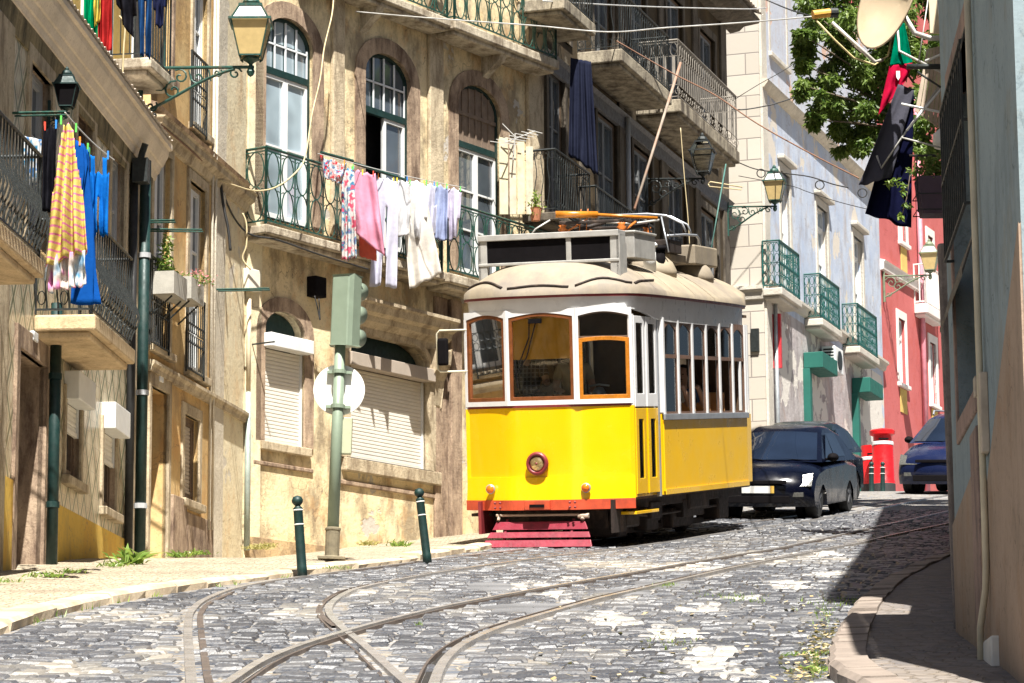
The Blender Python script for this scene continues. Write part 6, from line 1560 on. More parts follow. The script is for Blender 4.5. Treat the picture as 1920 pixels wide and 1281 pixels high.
def m_car(name, c):
    m = m_gen(name, c, .22, .0, var=.03, vs=2, bump=0, spec=.22); m.node_tree.nodes['Principled BSDF'].inputs['Coat Weight'].default_value = .22; return m
def car_at(px, py, lx, ly, yaw, **k):
    g = gpt(px, py); rt = Vector((cos(yaw), -sin(yaw), 0)); bk = Vector((sin(yaw), cos(yaw), 0)); p = g-rt*lx-bk*ly; sl = atan2(G(p.y+4)-G(p.y), 4)
    return Matrix.Translation((p.x, p.y, G(p.y)+.003)) @ Matrix.Rotation(sl, 4, 'X') @ Matrix.Rotation(-yaw, 4, 'Z')
M_NAVY = m_car('dark_navy_car_paint', (.002, .003, .009))
cp = car_at(1530, 972, .76, .78, radians(18)); car(cp, 'dark navy hatchback with a white and yellow plate right behind the tram', M_NAVY)
p_ = cp @ Vector((-.98, 5.6, 0)); cp = Matrix.Translation((p_.x, p_.y, G(p_.y))) @ cp.to_3x3().to_4x4(); car(cp, 'dark car mostly hidden behind the navy hatchback', m_car('black_green_car_paint', (.01, .016, .018)), plate=False)
cp = car_at(1706, 925, -.76, .8, radians(22)); car(cp, 'tall dark blue car with roof rails cut off by the stone pier', m_car('deep_blue_car_paint', (.008, .013, .045)), L=4.2, Wd=1.72, H=1.60, hood=(.68, 1.02, .98), ws=1.65, plate=False, rails=True)
# ================================================================== laundry and cloth
def m_cloth(name, c, c2=None, stripes=0, tl=.35, rough=.95, noise_=0, vs=6):
    b = NB(name); col = None
    if stripes:
        x, y, z = b.sep(); w = b.math('SINE', b.math('ADD', b.math('MULTIPLY', z, 2*pi/stripes), b.math('MULTIPLY', b.noise(5, 2), 2.5))); col = b.mix(b.ramp(w, [(.62, 0.0), (.72, 1.0)]), c, c2)
    elif noise_:
        col = b.ramp(b.noise(noise_, 2, .5), [(.38, c), (.46, c2), (.52, (.7, .7, .68)), (.60, (.03, .25, .45)), (.68, c)])
    else: col = b.mix(b.noise(vs, 4), mul(c, .85), mul(c, 1.1))
    d = b.n('BsdfDiffuse'); t = b.n('BsdfTranslucent'); m = b.n('MixShader'); m.inputs[0].default_value = tl
    b.l(col, d.inputs[0]); b.l(col, t.inputs[0]); b.l(d.outputs[0], m.inputs[1]); b.l(t.outputs[0], m.inputs[2]); b.l(m.outputs[0], b.out.inputs[0])
    bp = b.n('Bump'); bp.inputs['Strength'].default_value = .5; bp.inputs['Distance'].default_value = .02; b.l(b.noise(7, 3, .6), bp.inputs['Height']); b.l(bp.outputs[0], d.inputs['Normal'])
    return b.m
PEGS = [m_gen('peg_'+n, c, .5, var=0, bump=0) for n, c in (('yellow', (.8, .6, .02)), ('green', (.1, .5, .08)), ('red', (.7, .05, .02)), ('blue', (.02, .2, .6)), ('orange', (.85, .25, .02)))]
RC = random.Random(5)
def cloth(name, label, cat, quad, Y, mat, shape='sheet', folds=4, amp=.05, pegs=2, group=None, hem=.05, n=(22, 26), dY=0.0, phase=None):
    """quad: pixel corners TL, TR, BR, BL; Y: depth (or one depth per corner)"""
    Ys = Y if isinstance(Y, (tuple, list)) else (Y,)*4
    C = [at_depth(*p, y) for p, y in zip(quad, Ys)]; nu, nv = n; ph = RC.uniform(0, 6) if phase is None else phase
    nrm = (C[1]-C[0]).cross(C[3]-C[0]).normalized()
    if nrm.y > 0: nrm = -nrm
    def S(s, t):
        a = C[0].lerp(C[1], s); b = C[3].lerp(C[2], s); p = a.lerp(b, t)
        g = amp*(.25+.75*min(1, t*1.6))
        f = g*(sin(folds*2*pi*s+ph+1.2*t)+.45*sin(folds*4.3*s*2+ph*2-2*t)+1.3*noise.noise((s*2.6+ph, t*2.2, ph))+.5*noise.noise((s*7+ph, t*4, ph)))
        p = p+nrm*f; p.z -= .02*sin(pi*((s*pegs) % 1.0))*(1-t)*2
        if t > .85: p.z += hem*noise.noise((s*3.1+ph, 1, 0))*(t-.85)/.15
        return p
    def keep(s, t):
        if shape == 'trousers': return t < .26 or abs(s-.5) > .05+.04*(t-.26)
        if shape == 'shirt': return (.16 < s < .84) or (t < .62 and t > .03+.3*min(abs(s-.16), abs(s-.84)))
        if shape == 'shirt_inv': return (.2 < s < .8) and t < .96-.12*abs(s-.5) or (t > .42 and (s < .2 or s > .8) and t < 1.0)
        if shape == 'dungarees': return (t < .22 and (.12 < s < .32 or .68 < s < .88)) or (.22 <= t < .55) or (t >= .55 and abs(s-.5) > .05)
        if shape == 'dress': return abs(s-.5) < .26+.26*min(1, t*1.7)
        return True
    q = MB(); ids = {}
    for i in range(nu+1):
        for j in range(nv+1): ids[(i, j)] = len(q.v); q.v.append(tuple(S(i/nu, j/nv)))
    for i in range(nu):
        for j in range(nv):
            if keep((i+.5)/nu, (j+.5)/nv): q.f.append((ids[i, j], ids[i, j+1], ids[i+1, j+1], ids[i+1, j])); q.mi.append(0); q.sm.append(True)
    use = sorted({k for f in q.f for k in f}); mp = {k: i for i, k in enumerate(use)}; q.v = [q.v[k] for k in use]; q.f = [tuple(mp[k] for k in f) for f in q.f]
    o = q.build(name, mat, None, label, cat, group, solid=.006)
    for k in range(pegs):
        s = (.08 if pegs > 1 else .5)+.84*k/max(1, pegs-1); p = S(s, 0); g = MB(); g.box(-.008, .008, -.012, .012, -.03, .05, T=Matrix.Translation(p)); g.build('clothes_peg', PEGS[RC.randrange(5)], o)
    return o
LG = 'washing on the line of the green balcony'
def Y3(px, py, o=.6): return fpt(F3, px, py, o).y
WHT = m_cloth('white_cotton', (.78, .78, .80)); WHT2 = m_cloth('lavender_white_cotton', (.66, .66, .78)); WHT_SH = m_cloth('shadow_side_white_cotton', (.70, .66, .60), tl=.25)  # the beige cotton is white cloth with its shadow side in the colour
cloth('lace_cloth', 'small red and white lace cloth pegged at the left end of the balcony line', 'cloth', [(600, 290), (650, 306), (640, 346), (607, 333)], Y3(625, 300), m_cloth('red_lace', (.75, .04, .06), (.75, .6, .6), noise_=14), amp=.04, group=LG)
cloth('patterned_towel', 'long thin blue and red patterned towel hanging left of the pink sheet', 'towel', [(640, 316), (664, 312), (669, 484), (641, 490)], Y3(650, 320), m_cloth('patterned_cotton', (.7, .12, .2), (.75, .72, .7), noise_=8), amp=.04, folds=2, group=LG)
cloth('pink_sheet', 'pink sheet hanging aslant on the balcony line', 'sheet', [(656, 314), (704, 325), (722, 482), (668, 438)], Y3(690, 322)-.05, m_cloth('pink_cotton', (.80, .36, .50)), folds=1.7, amp=.04, pegs=3, group=LG)
cloth('coral_towel', 'small coral towel showing below the pink sheet', 'towel', [(673, 430), (706, 440), (706, 490), (674, 480)], Y3(690, 440)+.1, m_cloth('coral_cotton', (.75, .18, .12)), folds=1, amp=.02, pegs=0, group=LG)
cloth('white_trousers', 'long white trousers reaching lowest, left of the shadow-tinted ones', 'trousers', [(706, 328), (748, 338), (744, 540), (693, 536)], Y3(728, 335), WHT2, 'trousers', folds=1.5, amp=.045, group=LG, pegs=2)
cloth('white_vest', 'white vest hanging behind the long white trousers', 'vest', [(735, 334), (772, 342), (766, 440), (728, 448)], Y3(750, 338)+.12, WHT, folds=1.5, amp=.045, group=LG)
cloth('shadow_side_trousers', 'white trousers coloured as in shadow, blown sideways over the balcony slab', 'trousers', [(752, 348), (800, 372), (828, 512), (768, 545)], Y3(780, 360)-.04, WHT_SH, 'sheet', folds=1.5, amp=.05, pegs=0, group=LG)
cloth('white_shirt', 'white shirt with gathered hem in front of the shadow-tinted trousers', 'shirt', [(760, 333), (803, 342), (800, 452), (764, 446)], Y3(782, 338)-.08, WHT, 'shirt', folds=1.7, amp=.05, group=LG)
cloth('white_shirt', 'crumpled white shirt with greyish folds, left of the pale blue shirt', 'shirt', [(793, 340), (822, 346), (816, 440), (786, 432)], Y3(805, 342), WHT2, 'shirt_inv', folds=1.4, amp=.05, group=LG)
cloth('blue_shirt', 'pale blue shirt on the balcony line', 'shirt', [(812, 343), (840, 349), (838, 452), (811, 448)], Y3(826, 346), m_cloth('pale_blue_cotton', (.40, .46, .68)), 'sheet', folds=1.5, amp=.045, group=LG)
cloth('lavender_shirt', 'pale lavender shirt at the right end of the balcony line', 'shirt', [(836, 348), (866, 354), (860, 446), (838, 450)], Y3(850, 350), m_cloth('lavender_cotton', (.66, .62, .76)), 'shirt', folds=1.4, amp=.05, group=LG)
M_LINE = m_gen('pale_washing_line', (.5, .5, .48), .7, bump=0)
a, b = fpt(F3, 596, 288, .58), fpt(F3, 872, 352, .58); q = MB(); q.tube(catenary(a, b, .03), .006, 5); q.build('washing_line', M_LINE, label='washing line stretched in front of the green balcony', cat='washing line')
for (p0_, p1_, lab) in (((602, 286), (662, 302), 'left'), ((664, 306), (762, 338), 'right')):
    q = MB(); q.tube([fpt(F3, *p0_, .5), fpt(F3, *p1_, .5)], .022, 6); q.build('clothes_rod', M_GREENI, label='green clothes rod on the scrolled balcony rail, %s of two' % lab, cat='clothes rod')
# laundry of the tiled house
Y1 = fpt(F1, 125, 213, 1.15).y; Y1b = fpt(F1, 175, 275, 1.15).y
LG2 = 'washing beside the tiled house'
cloth('striped_dress', 'yellow dress with pink stripes hanging from the rod of the tiled house', 'dress', [(112, 222), (146, 240), (162, 470), (86, 500)], Y1, m_cloth('yellow_striped_cotton', (.82, .66, .20), (.80, .25, .42), stripes=.07), 'dress', folds=3, amp=.07, group=LG2, n=(26, 30))
cloth('pink_skirt', 'pink and cream frilled skirt below the yellow striped dress', 'skirt', [(90, 478), (160, 470), (163, 535), (92, 548)], Y1+.06, m_cloth('pink_cream_cotton', (.75, .32, .55), (.75, .62, .55), noise_=4), folds=5, amp=.05, pegs=0, group=LG2)
cloth('blue_towel', 'long dark blue towel between the dress and the dungarees', 'towel', [(146, 262), (168, 276), (176, 572), (128, 570)], (Y1b-.2, Y1b, Y1b, Y1b-.2), m_cloth('royal_blue_cotton', (.01, .10, .42)), folds=2, amp=.06, group=LG2)
cloth('blue_dungarees', 'bright blue dungarees hanging right of the striped dress', 'dungarees', [(164, 283), (206, 290), (203, 442), (167, 440)], Y1b+.3, m_cloth('bright_blue_denim', (.01, .18, .62)), 'dungarees', folds=2, amp=.04, group=LG2)
cloth('dark_jacket', 'black jacket hanging behind the balcony rail beside the dress', 'jacket', [(82, 235), (108, 232), (104, 400), (80, 395)], Y1+.5, m_cloth('black_cotton', (.015, .015, .02)), folds=2, amp=.04, group=LG2)
cloth('patterned_cloth', 'blue and white cloth drying behind the nearest iron balcony', 'cloth', [(44, 255), (78, 262), (76, 350), (50, 345)], fpt(F1, 60, 300, .4).y, m_cloth('blue_white_cotton', (.1, .25, .5), (.7, .7, .7), noise_=9), folds=2, amp=.04, group=LG2, pegs=0)
a, b = fpt(F1, 122, 211, 1.15), fpt(F1, 214, 300, 1.15); q = MB(); q.tube(catenary(a, b, .03), .006, 5); q.build('washing_line', M_LINE, label='washing line carrying the striped dress and dungarees', cat='washing line')
for (F_, pa, pc, ob, lab) in ((F1, (24, 212), (124, 210), None, 'green clothes rod sticking out above the nearest iron balcony'), (F1, (262, 414), (327, 413), None, 'upper green clothes rod beside the dark downpipe'), (F2, (277, 430), (379, 431), None, 'lower green clothes rod in front of the ochre house'), (F3, (406, 543), (505, 541), None, 'green clothes rod at the corner of the arched window house')):
    A = fpt(F_, pa[0], pa[1], .05); A = A if F_ is not F3 else fpt(F2, pa[0], pa[1], .06); Bp = at_depth(pc[0], pc[1], A.y-.2)
    q = MB(); q.tube([A, Bp], .014, 6); q.tube([A+Vector((0, .12, -.0)), Bp+Vector((0, .12, 0))], .01, 6); e = MB()
    q.build('clothes_rod', M_GREENI, label=lab, cat='clothes rod')
YU = fpt(F1, 230, 160, .3).y
LG3 = 'washing hung high above the tiled house'
for (nm, lab, cat, quad, c, sh) in (('green_towel', 'green towel hung high above the cornice', 'towel', [(158, -40), (186, -40), (184, 78), (160, 62)], (.0, .30, .12), 'sheet'), ('red_garment', 'red garment hung high above the cornice', 'garment', [(183, -40), (212, -40), (210, 96), (184, 100)], (.45, .03, .03), 'sheet'),
     ('yellow_scarf', 'narrow yellow and blue scarf between the green towel and red garment', 'scarf', [(176, -40), (190, -40), (188, 40), (178, 52)], (.8, .6, .1), 'sheet'), ('dark_coat', 'black coat hung high right of the red garment', 'coat', [(214, -40), (256, -40), (258, 78), (222, 40)], (.015, .015, .02), 'shirt'), ('blue_jeans', 'dark blue jeans hung high beside the black coat', 'jeans', [(258, -40), (286, -40), (280, 108), (262, 104)], (.02, .07, .20), 'trousers'), ('navy_shirt', 'navy shirt at the right end of the high washing line', 'shirt', [(286, -40), (314, -40), (310, 48), (288, 52)], (.02, .025, .07), 'shirt')):
    cloth(nm, lab, cat, quad, YU, m_cloth(nm+'_cotton', c), sh, folds=2, amp=.05, group=LG3)
q = MB(); q.tube([at_depth(150, -38, YU), at_depth(318, -38, YU)], .006, 5); q.build('washing_line', M_LINE, label='washing line hung high above the tiled house cornice', cat='washing line')
# hanging net on the dark house
cloth('shade_net', 'dark blue shade net hanging from the balcony of the dark house', 'shade net', [(1070, 108), (1108, 116), (1122, 330), (1066, 290)], fpt(F5, 1090, 180, .7).y, m_cloth('navy_mesh', (.018, .021, .04), tl=.1), folds=4, amp=.05, pegs=0, n=(26, 30))
# boards and plants at the right end of the green balcony
Yb = fpt(F3, 960, 320, .35).y
T = empty('board_screen', at_depth(968, 400, Yb), 'bleached wooden board screen at the right end of the green balcony', 'screen')
for k, (xa, xb, yt) in enumerate(((936, 953, 258), (955, 968, 262), (970, 984, 266), (986, 1000, 275))):
    q = MB(); a = at_depth(xa, yt, Yb-.05*k); c = at_depth(xb, 402, Yb-.05*k); q.box(a.x, c.x, a.y-.012, a.y+.012, c.z, a.z); q.build('board', m_gen('bleached_board_%d' % k, (.58-.05*(k % 2), .52-.05*(k % 2), .36), .85, var=.25, vs=6, bump=.3, dirt=(.3, .24, .14), dirt_amt=.35), T)
Ya = Yb-.2; T = empty('tv_antenna', at_depth(965, 300, Ya), 'rusty television antenna above the wooden board screen', 'antenna')
q = MB(); q.tube([at_depth(962, 300, Ya), at_depth(966, 250, Ya)], .012, 5); q.tube([at_depth(945, 268, Ya-.1), at_depth(1003, 246, Ya+.5)], .012, 5)
for k in range(7):
    t = k/6; cx, cy_ = 945+58*t, 268-22*t; w = 26-2*k; q.tube([at_depth(cx-w, cy_-3, Ya-.1+.6*t), at_depth(cx+w, cy_+4, Ya-.1+.6*t)], .007, 4)
q.tube([at_depth(942, 232, Ya), at_depth(966, 256, Ya)], .008, 4); q.build('antenna_rods', M_ALU, T)
# ================================================================== leaves, tree, weeds
def m_leaf(name, c1, c2, tl=.35):
    b = NB(name); inf = b.n('Attribute'); inf.attribute_name = 'shade'
    col = b.mix(inf.outputs['Fac'], c1, c2); d = b.n('BsdfPrincipled'); t = b.n('BsdfTranslucent'); m = b.n('MixShader'); m.inputs[0].default_value = tl
    b.l(col, b.b.inputs['Base Color']); b.b.inputs['Roughness'].default_value = .4; b.l(b.mix(.5, col, (.25, .4, .05)), t.inputs[0]); b.l(b.b.outputs[0], m.inputs[1]); b.l(t.outputs[0], m.inputs[2]); b.l(m.outputs[0], b.out.inputs[0]); b.nt.nodes.remove(d)
    return b.m
M_LEAF = m_leaf('tree_leaves', (.05, .11, .02), (.22, .29, .07)); M_WEED = m_leaf('weed_leaves', (.10, .20, .03), (.30, .38, .08)); M_DRY = m_leaf('dry_weed_leaves', (.35, .28, .10), (.48, .42, .16))
M_BARK = m_gen('tree_bark', (.13, .10, .07), .9, var=.3, vs=8, bump=.5, bs=25)
def leaves(name, clumps, size, mat, parent=None, seed=1, droop=.5, **k):
    """clumps: (centre, (rx,ry,rz), count)"""
    R = random.Random(seed); V = []; Fc = []; A = []
    for c, rad, n in clumps:
        c = Vector(c); tone = R.random()
        for _ in range(n):
            while True:
                v = Vector((R.uniform(-1, 1), R.uniform(-1, 1), R.uniform(-1, 1)))
                if .25 < v.length < 1: break
            v *= R.uniform(.8, 1.08)
            p = c+Vector((v.x*rad[0], v.y*rad[1], v.z*rad[2])); s = size*R.uniform(.7, 1.35)
            d = Vector((R.uniform(-1, 1), R.uniform(-1, 1), R.uniform(-1, .6)-droop)).normalized(); w = d.cross(Vector((R.uniform(-1, 1), R.uniform(-1, 1), R.uniform(-1, 1)))).normalized(); up = d.cross(w)*s*.12
            i = len(V); V += [p, p+d*s*.5+w*s*.2+up, p+d*s, p+d*s*.5-w*s*.2+up]; Fc += [(i, i+1, i+2), (i, i+2, i+3)]; a = max(0, min(1, R.gauss(.35+.35*tone, .2))); A += [a]*4
    me = bpy.data.meshes.new(name); base = wm(parent).inverted() if parent else Matrix.Identity(4)
    me.from_pydata([base @ v for v in V], [], Fc); at = me.attributes.new('shade', 'FLOAT', 'POINT'); at.data.foreach_set('value', A); me.materials.append(mat)
    o = bpy.data.objects.new(name, me); COL.objects.link(o)
    if parent: o.parent = parent
    return tag(o, **k)
YT = 47.0
tb0 = Vector((8.9, YT+1.5, G(YT+1.5))); T = empty('leafy_tree', tb0, 'large dark green leafy tree overhanging the street from the right', 'tree')
q = MB(); top = Vector((7.6, YT, 11.0)); q.tube([tb0-Vector((0, 0, .3)), tb0+Vector((.05, 0, 1.5)), tb0+Vector((-.2, -.4, 3.2)), top], [.28, .22, .19, .14], 10); q.build('trunk', M_BARK, T, smooth=True)
CL = [(1545, 40, 52), (1570, 95, 55), (1512, 85, 26), (1535, 130, 40), (1585, 165, 55), (1520, 165, 26), (1558, 200, 36), (1612, 225, 42), (1596, 258, 26), (1640, 60, 75), (1650, 150, 75), (1705, 90, 80), (1640, 230, 40), (1718, 190, 75), (1560, -25, 60), (1770, 50, 80), (1750, 260, 45), (1640, -40, 90), (1740, -30, 90), (1800, 150, 90), (1502, 120, 16), (1500, 62, 14), (1528, 225, 14), (1580, 232, 22), (1615, 275, 14), (1690, 255, 40), (1860, 60, 110), (1860, -60, 120)]
cl = []; R0 = random.Random(4)
for i, (x, y, r) in enumerate(CL):
    Yc = YT+R0.uniform(-.7, .7)+(x-1600)*.003; c = at_depth(x, y, Yc); rm = r/5400*Yc; 
    for k in range(5):
        o = Vector((R0.uniform(-.75, .75), R0.uniform(-.9, .9), R0.uniform(-.8, .7)))*rm; rr = rm*R0.uniform(.38, .55); cl.append((c+o, (rr, rr*1.1, rr*.85), int(100+900*rr*rr*4)))
    w = MB(); mid = (top+c)/2+Vector((0, .2, .25)); w.tube([top.lerp(c, .45)+Vector((0, .5, .3)), mid.lerp(c, .4)+Vector((0, .3, .1)), c], [.022, .018, .010], 5); w.build('limb', M_BARK, T, smooth=True)
leaves('crown', cl, .12, M_LEAF, T, 3, .45)
def weed(label, px, py, h, n=40, mat=None, h0=.09, w=.18, Y=None, cat='weed'):
    h *= .42; n = int(n*1.6); w *= .8
    c = gpt(px, py, h0) if Y is None else at_depth(px, py, Y); R = random.Random(int(px*7+py)); V = []; Fc = []; A = []
    for _ in range(n):
        b = c+Vector((R.gauss(0, w*.5), R.gauss(0, w*.35), 0)); d = Vector((R.gauss(0, .8), R.gauss(0, .8), 1)).normalized(); L = h*R.uniform(.25, 1); s = d.cross(Vector((R.uniform(-1, 1), R.uniform(-1, 1), 0))).normalized()*L*.09; i = len(V)
        V += [b-s, b+s, b+d*L*.6+s*.9+Vector((0, 0, 0)), b+d*L+Vector((d.x*L*.5, d.y*L*.5, -L*.12)), b+d*L*.6-s*.9]; Fc += [(i, i+1, i+2, i+4), (i+4, i+2, i+3)]; A += [R.random()]*5
    me = bpy.data.meshes.new('weed_tuft'); me.from_pydata([v-c for v in V], [], Fc); at = me.attributes.new('shade', 'FLOAT', 'POINT'); at.data.foreach_set('value', A); me.materials.append(mat or M_WEED)
    o = bpy.data.objects.new('weed_tuft', me); o.location = c; COL.objects.link(o); tag(o, label, cat, 'weeds growing along walls and kerb')
for a in (('tall weed growing between the two dark downpipes', 243, 1056, .62, 46), ('grass tuft at the foot of the nearest downpipe', 88, 1082, .2, 40), ('grass tuft at the base of the yellow plinth', 130, 1074, .16, 40), ('low weeds at the right end of the yellow plinth', 215, 1062, .2, 50), ('bright green weeds at the foot of the ochre house', 335, 1044, .26, 70), ('small weeds beside the stone plinth of the ochre house', 375, 1040, .22, 50), ('green weed at the wall behind the leaning bollard', 748, 1024, .26, 50), ('small flat weed on the paving by the signal pole', 628, 1066, .10, 50), ('weed tuft at the far left wall base', 12, 1092, .16, 40)): weed(*a)
for (lab, px, py) in (('dry weeds under the arched window', 500, 1026), ('dry weeds at the wall right of the signal pole', 690, 1022), ('dry weeds at the wall near the corner pipe', 480, 1030)): weed(lab, px, py, .22, 60, M_DRY)
KW = [(1520, 1232, .14), (1533, 1262, .16), (1512, 1210, .07), (1548, 1200, .08), (1565, 1170, .06)]
for i, (x, y, h) in enumerate(KW): weed(('weed by the right kerb near the picture bottom', 'tallest weed at the foot of the right kerb', 'low weed left of the right kerb', 'thin weed against the bend of the right kerb', 'small weed where the kerb enters the shade')[i], x, y, h, 46, M_WEED if i < 2 else M_DRY, 0.0, .2)
# grass in the joints of the kerb and road: one mass
R = random.Random(9); V = []; Fc = []; A = []
def blade(c, h):
    d = Vector((R.gauss(0, .4), R.gauss(0, .4), 1)).normalized(); s = Vector((R.uniform(-1, 1), R.uniform(-1, 1), 0)).normalized()*.006; i = len(V); V.extend([c-s, c+s, c+d*h]); Fc.append((i, i+1, i+2)); A.extend([R.random()]*3)
for p in KL[2:70:1]:
    if R.random() < .35:
        for _ in range(10): x, y = p.x+R.gauss(.03, .03), p.y+R.gauss(0, .12); blade(Vector((x, y, G(y))), R.uniform(.02, .07))
for (px, py, a, b, n) in ((1250, 1100, 20, 4, 120), (1350, 1120, 60, 8, 60), (1580, 1130, 60, 12, 160), (1400, 1127, 40, 6, 80), (1270, 1212, 50, 14, 80), (1545, 1150, 25, 30, 120), (785, 1175, 6, 5, 20), (1530, 1250, 12, 30, 140)):
    for _ in range(n): g = gpt(px+R.gauss(0, a*.5), py+R.gauss(0, b*.5)); blade(Vector((g.x, g.y, g.z)), R.uniform(.015, .05))
me = bpy.data.meshes.new('joint_grass'); me.from_pydata(V, [], Fc); at = me.attributes.new('shade', 'FLOAT', 'POINT'); at.data.foreach_set('value', A); me.materials.append(M_WEED); o = bpy.data.objects.new('joint_grass', me); COL.objects.link(o); tag(o, 'fine grass sprouting in the joints of road and kerb', 'grass', kind='stuff')
# fallen leaves along the right kerb: one mass of litter
V = []; Fc = []; A = []
for _ in range(520):
    t = R.random(); px, py = 1500+R.gauss(0, 18)+60*(1-t), 1281-110*(1-t)+R.gauss(0, 10)
    if R.random() < .3: px, py = R.uniform(1000, 1560), R.uniform(1090, 1281)
    g = gpt(px, py); s = R.uniform(.010, .028); a = R.uniform(0, 6); u = Vector((cos(a), sin(a), R.uniform(-.3, .5)))*s; w = Vector((-sin(a), cos(a), R.uniform(-.2, .4)))*s*.6; c = g+Vector((0, 0, .022)); i = len(V); V += [c-u, c+w, c+u, c-w]; Fc.append((i, i+1, i+2, i+3)); A += [R.random()]*4
me = bpy.data.meshes.new('leaf_litter'); me.from_pydata(V, [], Fc); at = me.attributes.new('shade', 'FLOAT', 'POINT'); at.data.foreach_set('value', A); me.materials.append(m_leaf('litter', (.42, .30, .14), (.62, .52, .30), .1)); o = bpy.data.objects.new('leaf_litter', me); COL.objects.link(o); tag(o, 'dry leaves scattered along the right kerb', 'leaves', kind='stuff')
# planter boxes on the ochre house
M_CONC = m_gen('grey_concrete', (.40, .38, .33), .85, var=.2, vs=6, bump=.3)
for (xa, yt, xb, lab, lm_, cc_) in ((322, 502, 350, 'concrete window box with tall green plant on the ochre house', M_WEED, None), (350, 512, 386, 'concrete window box with pink flowers on the ochre house', None, 1)):
    c = fpt(F2, (xa+xb)/2, yt+20, .35); T = empty('window_box', F2.M @ Matrix.Translation((F2.u((xa+xb)/2, yt+20, .35), .2, c.z-.12)), lab, 'window box', 'window boxes'); M = wm(T)
    q = MB(M); q.ring([(-.28, -.10), (.28, -.10), (.30, .16), (-.30, .16)], [(-.27, -.09), (.27, -.09), (.27, .159), (-.27, .159)], -.15, -.12); q.box(-.3, .3, -.15, .17, -.12, -.08); q.box(-.3, .3, .14, .17, -.08, .16); q.box(-.3, -.27, -.15, .14, -.08, .16); q.box(.27, .3, -.15, .14, -.08, .16); q.box(-.27, .27, -.12, .14, -.08, .12); q.build('box', M_CONC, T)
    for sx in (-.2, .2): q = MB(M); q.tube([(sx, .12, -.13), (sx, -.14, -.36)], .012, 5); q.build('box_strut', M_IRON, T)
    if cc_ is None: leaves('plant', [(M @ Vector((-.1, 0, .30)), (.12, .1, .2), 160), (M @ Vector((-.05, 0, .52)), (.07, .07, .16), 70), (M @ Vector((.15, 0, .2)), (.1, .1, .08), 60)], .07, M_WEED, T, 8, -.2)
    else: leaves('plant', [(M @ Vector((0, .1, .17)), (.28, .12, .1), 120)], .06, M_LEAF, T, 9, 0); leaves('flowers', [(M @ Vector((0, .15, .2)), (.28, .12, .12), 90)], .045, m_leaf('pink_petals', (.7, .12, .2), (.8, .4, .4)), T, 10, 0)
# plant beside the board screen
c = at_depth(1004, 385, Yb-.1); T = empty('potted_plant', c, 'small green plant growing beside the wooden board screen', 'plant'); leaves('foliage', [(at_depth(1003, 392, Yb-.1), (.12, .1, .15), 150), (at_depth(1001, 372, Yb-.1), (.09, .1, .15), 110)], .06, M_WEED, T, 12, 0)
q = MB(Matrix.Translation(c-Vector((0, 0, .25)))); q.lathe([(.07, 0), (.10, .18), (.11, .2), (0, .19)], 14); q.build('pot', m_gen('terracotta', (.45, .18, .09), .8), T)
# ================================================================== clutter near the right wall
def rod(name, label, cat, pts, r, mat, **k):
    q = MB(); q.tube(pts, r, 6); return q.build(name, mat, None, label, cat, smooth=True, **k)
Yd = 37.0
T = empty('satellite_dish', at_depth(1660, 60, Yd), 'cream satellite dish with orange receiver arm, partly out of the picture', 'satellite dish')
ctr = at_depth(1662, -2, Yd); axd = Vector((-.86, -.42, .20)).normalized(); D = Matrix.Translation(ctr) @ Vector((0, 0, 1)).rotation_difference(axd).to_matrix().to_4x4()
q = MB(D @ Matrix.Scale(2.15, 4)); R_ = .31; q.lathe([(0, -.10), (.10, -.09), (.20, -.055), (R_, 0), (R_+.012, .004), (R_+.012, -.006), (.20, -.063), (.1, -.098), (0, -.108)], 40); M_DISH = m_gen('cream_dish_enamel', (.50, .40, .27), .45, var=.1, vs=2, dirt=(.45, .30, .15), dirt_amt=.3); q.build('dish', M_DISH, T, smooth=True)
q = MB(); q.tube([at_depth(1655, 112, Yd-.02), at_depth(1640, 116, Yd-.1), at_depth(1560, 42, Yd-.25)], .024, 8); q.build('receiver_arm', m_gen('pale_arm', (.6, .56, .5), .4, .3), T, smooth=True)
q = MB(); a, b = at_depth(1524, 28, Yd-.28), at_depth(1556, 24, Yd-.22); q.tube([a, a.lerp(b, .75), b], [.058, .058, .058], 12); q.build('receiver_head', m_gen('orange_receiver', (.62, .33, .06), .5, var=.2), T); q = MB(); q.tube([b, at_depth(1570, 24, Yd-.2)], .065, 12); q.build('receiver_ring', M_IRON, T)
q = MB(); q.tube([at_depth(1530, 38, Yd-.27), at_depth(1565, 75, Yd-.2), at_depth(1600, 108, Yd-.1), at_depth(1640, 122, Yd), at_depth(1665, 105, Yd+.05), at_depth(1672, 70, Yd+.1)], .013, 6); q.build('receiver_cable', m_gen('yellowed_cable', (.6, .5, .25), .6), T, smooth=True)
q = MB(); q.tube([at_depth(1690, 20, Yd+.1), at_depth(1715, 62, Yd+.1), at_depth(1745, 72, Yd+.1), at_depth(1800, 70, Yd+.1)], .036, 8); q.build('dish_mount', M_ALU, T, smooth=True)
Yf = 38.2
FLG = m_cloth('green_flag_cloth', (.0, .20, .11), tl=.3); FLR = m_cloth('red_flag_cloth', (.50, .01, .05), tl=.3); NVY = m_cloth('navy_flag_cloth', (.007, .008, .028), tl=.12); GRYC = m_cloth('grey_navy_cloth', (.07, .07, .09), tl=.1)
T = empty('flag', at_depth(1680, 120, Yf), 'green and red flag hanging from a pole by the right wall', 'flag')
f1 = cloth('flag_green', None, None, [(1684, 38), (1696, 44), (1711, 118), (1668, 124)], Yf, FLG, folds=1, amp=.03, pegs=0); f2 = cloth('flag_red', None, None, [(1668, 124), (1711, 118), (1700, 150), (1646, 218)], Yf, FLR, folds=1.5, amp=.03, pegs=0)
for f in (f1, f2): f.matrix_local = wm(T).inverted() @ wm(f); f.parent = T
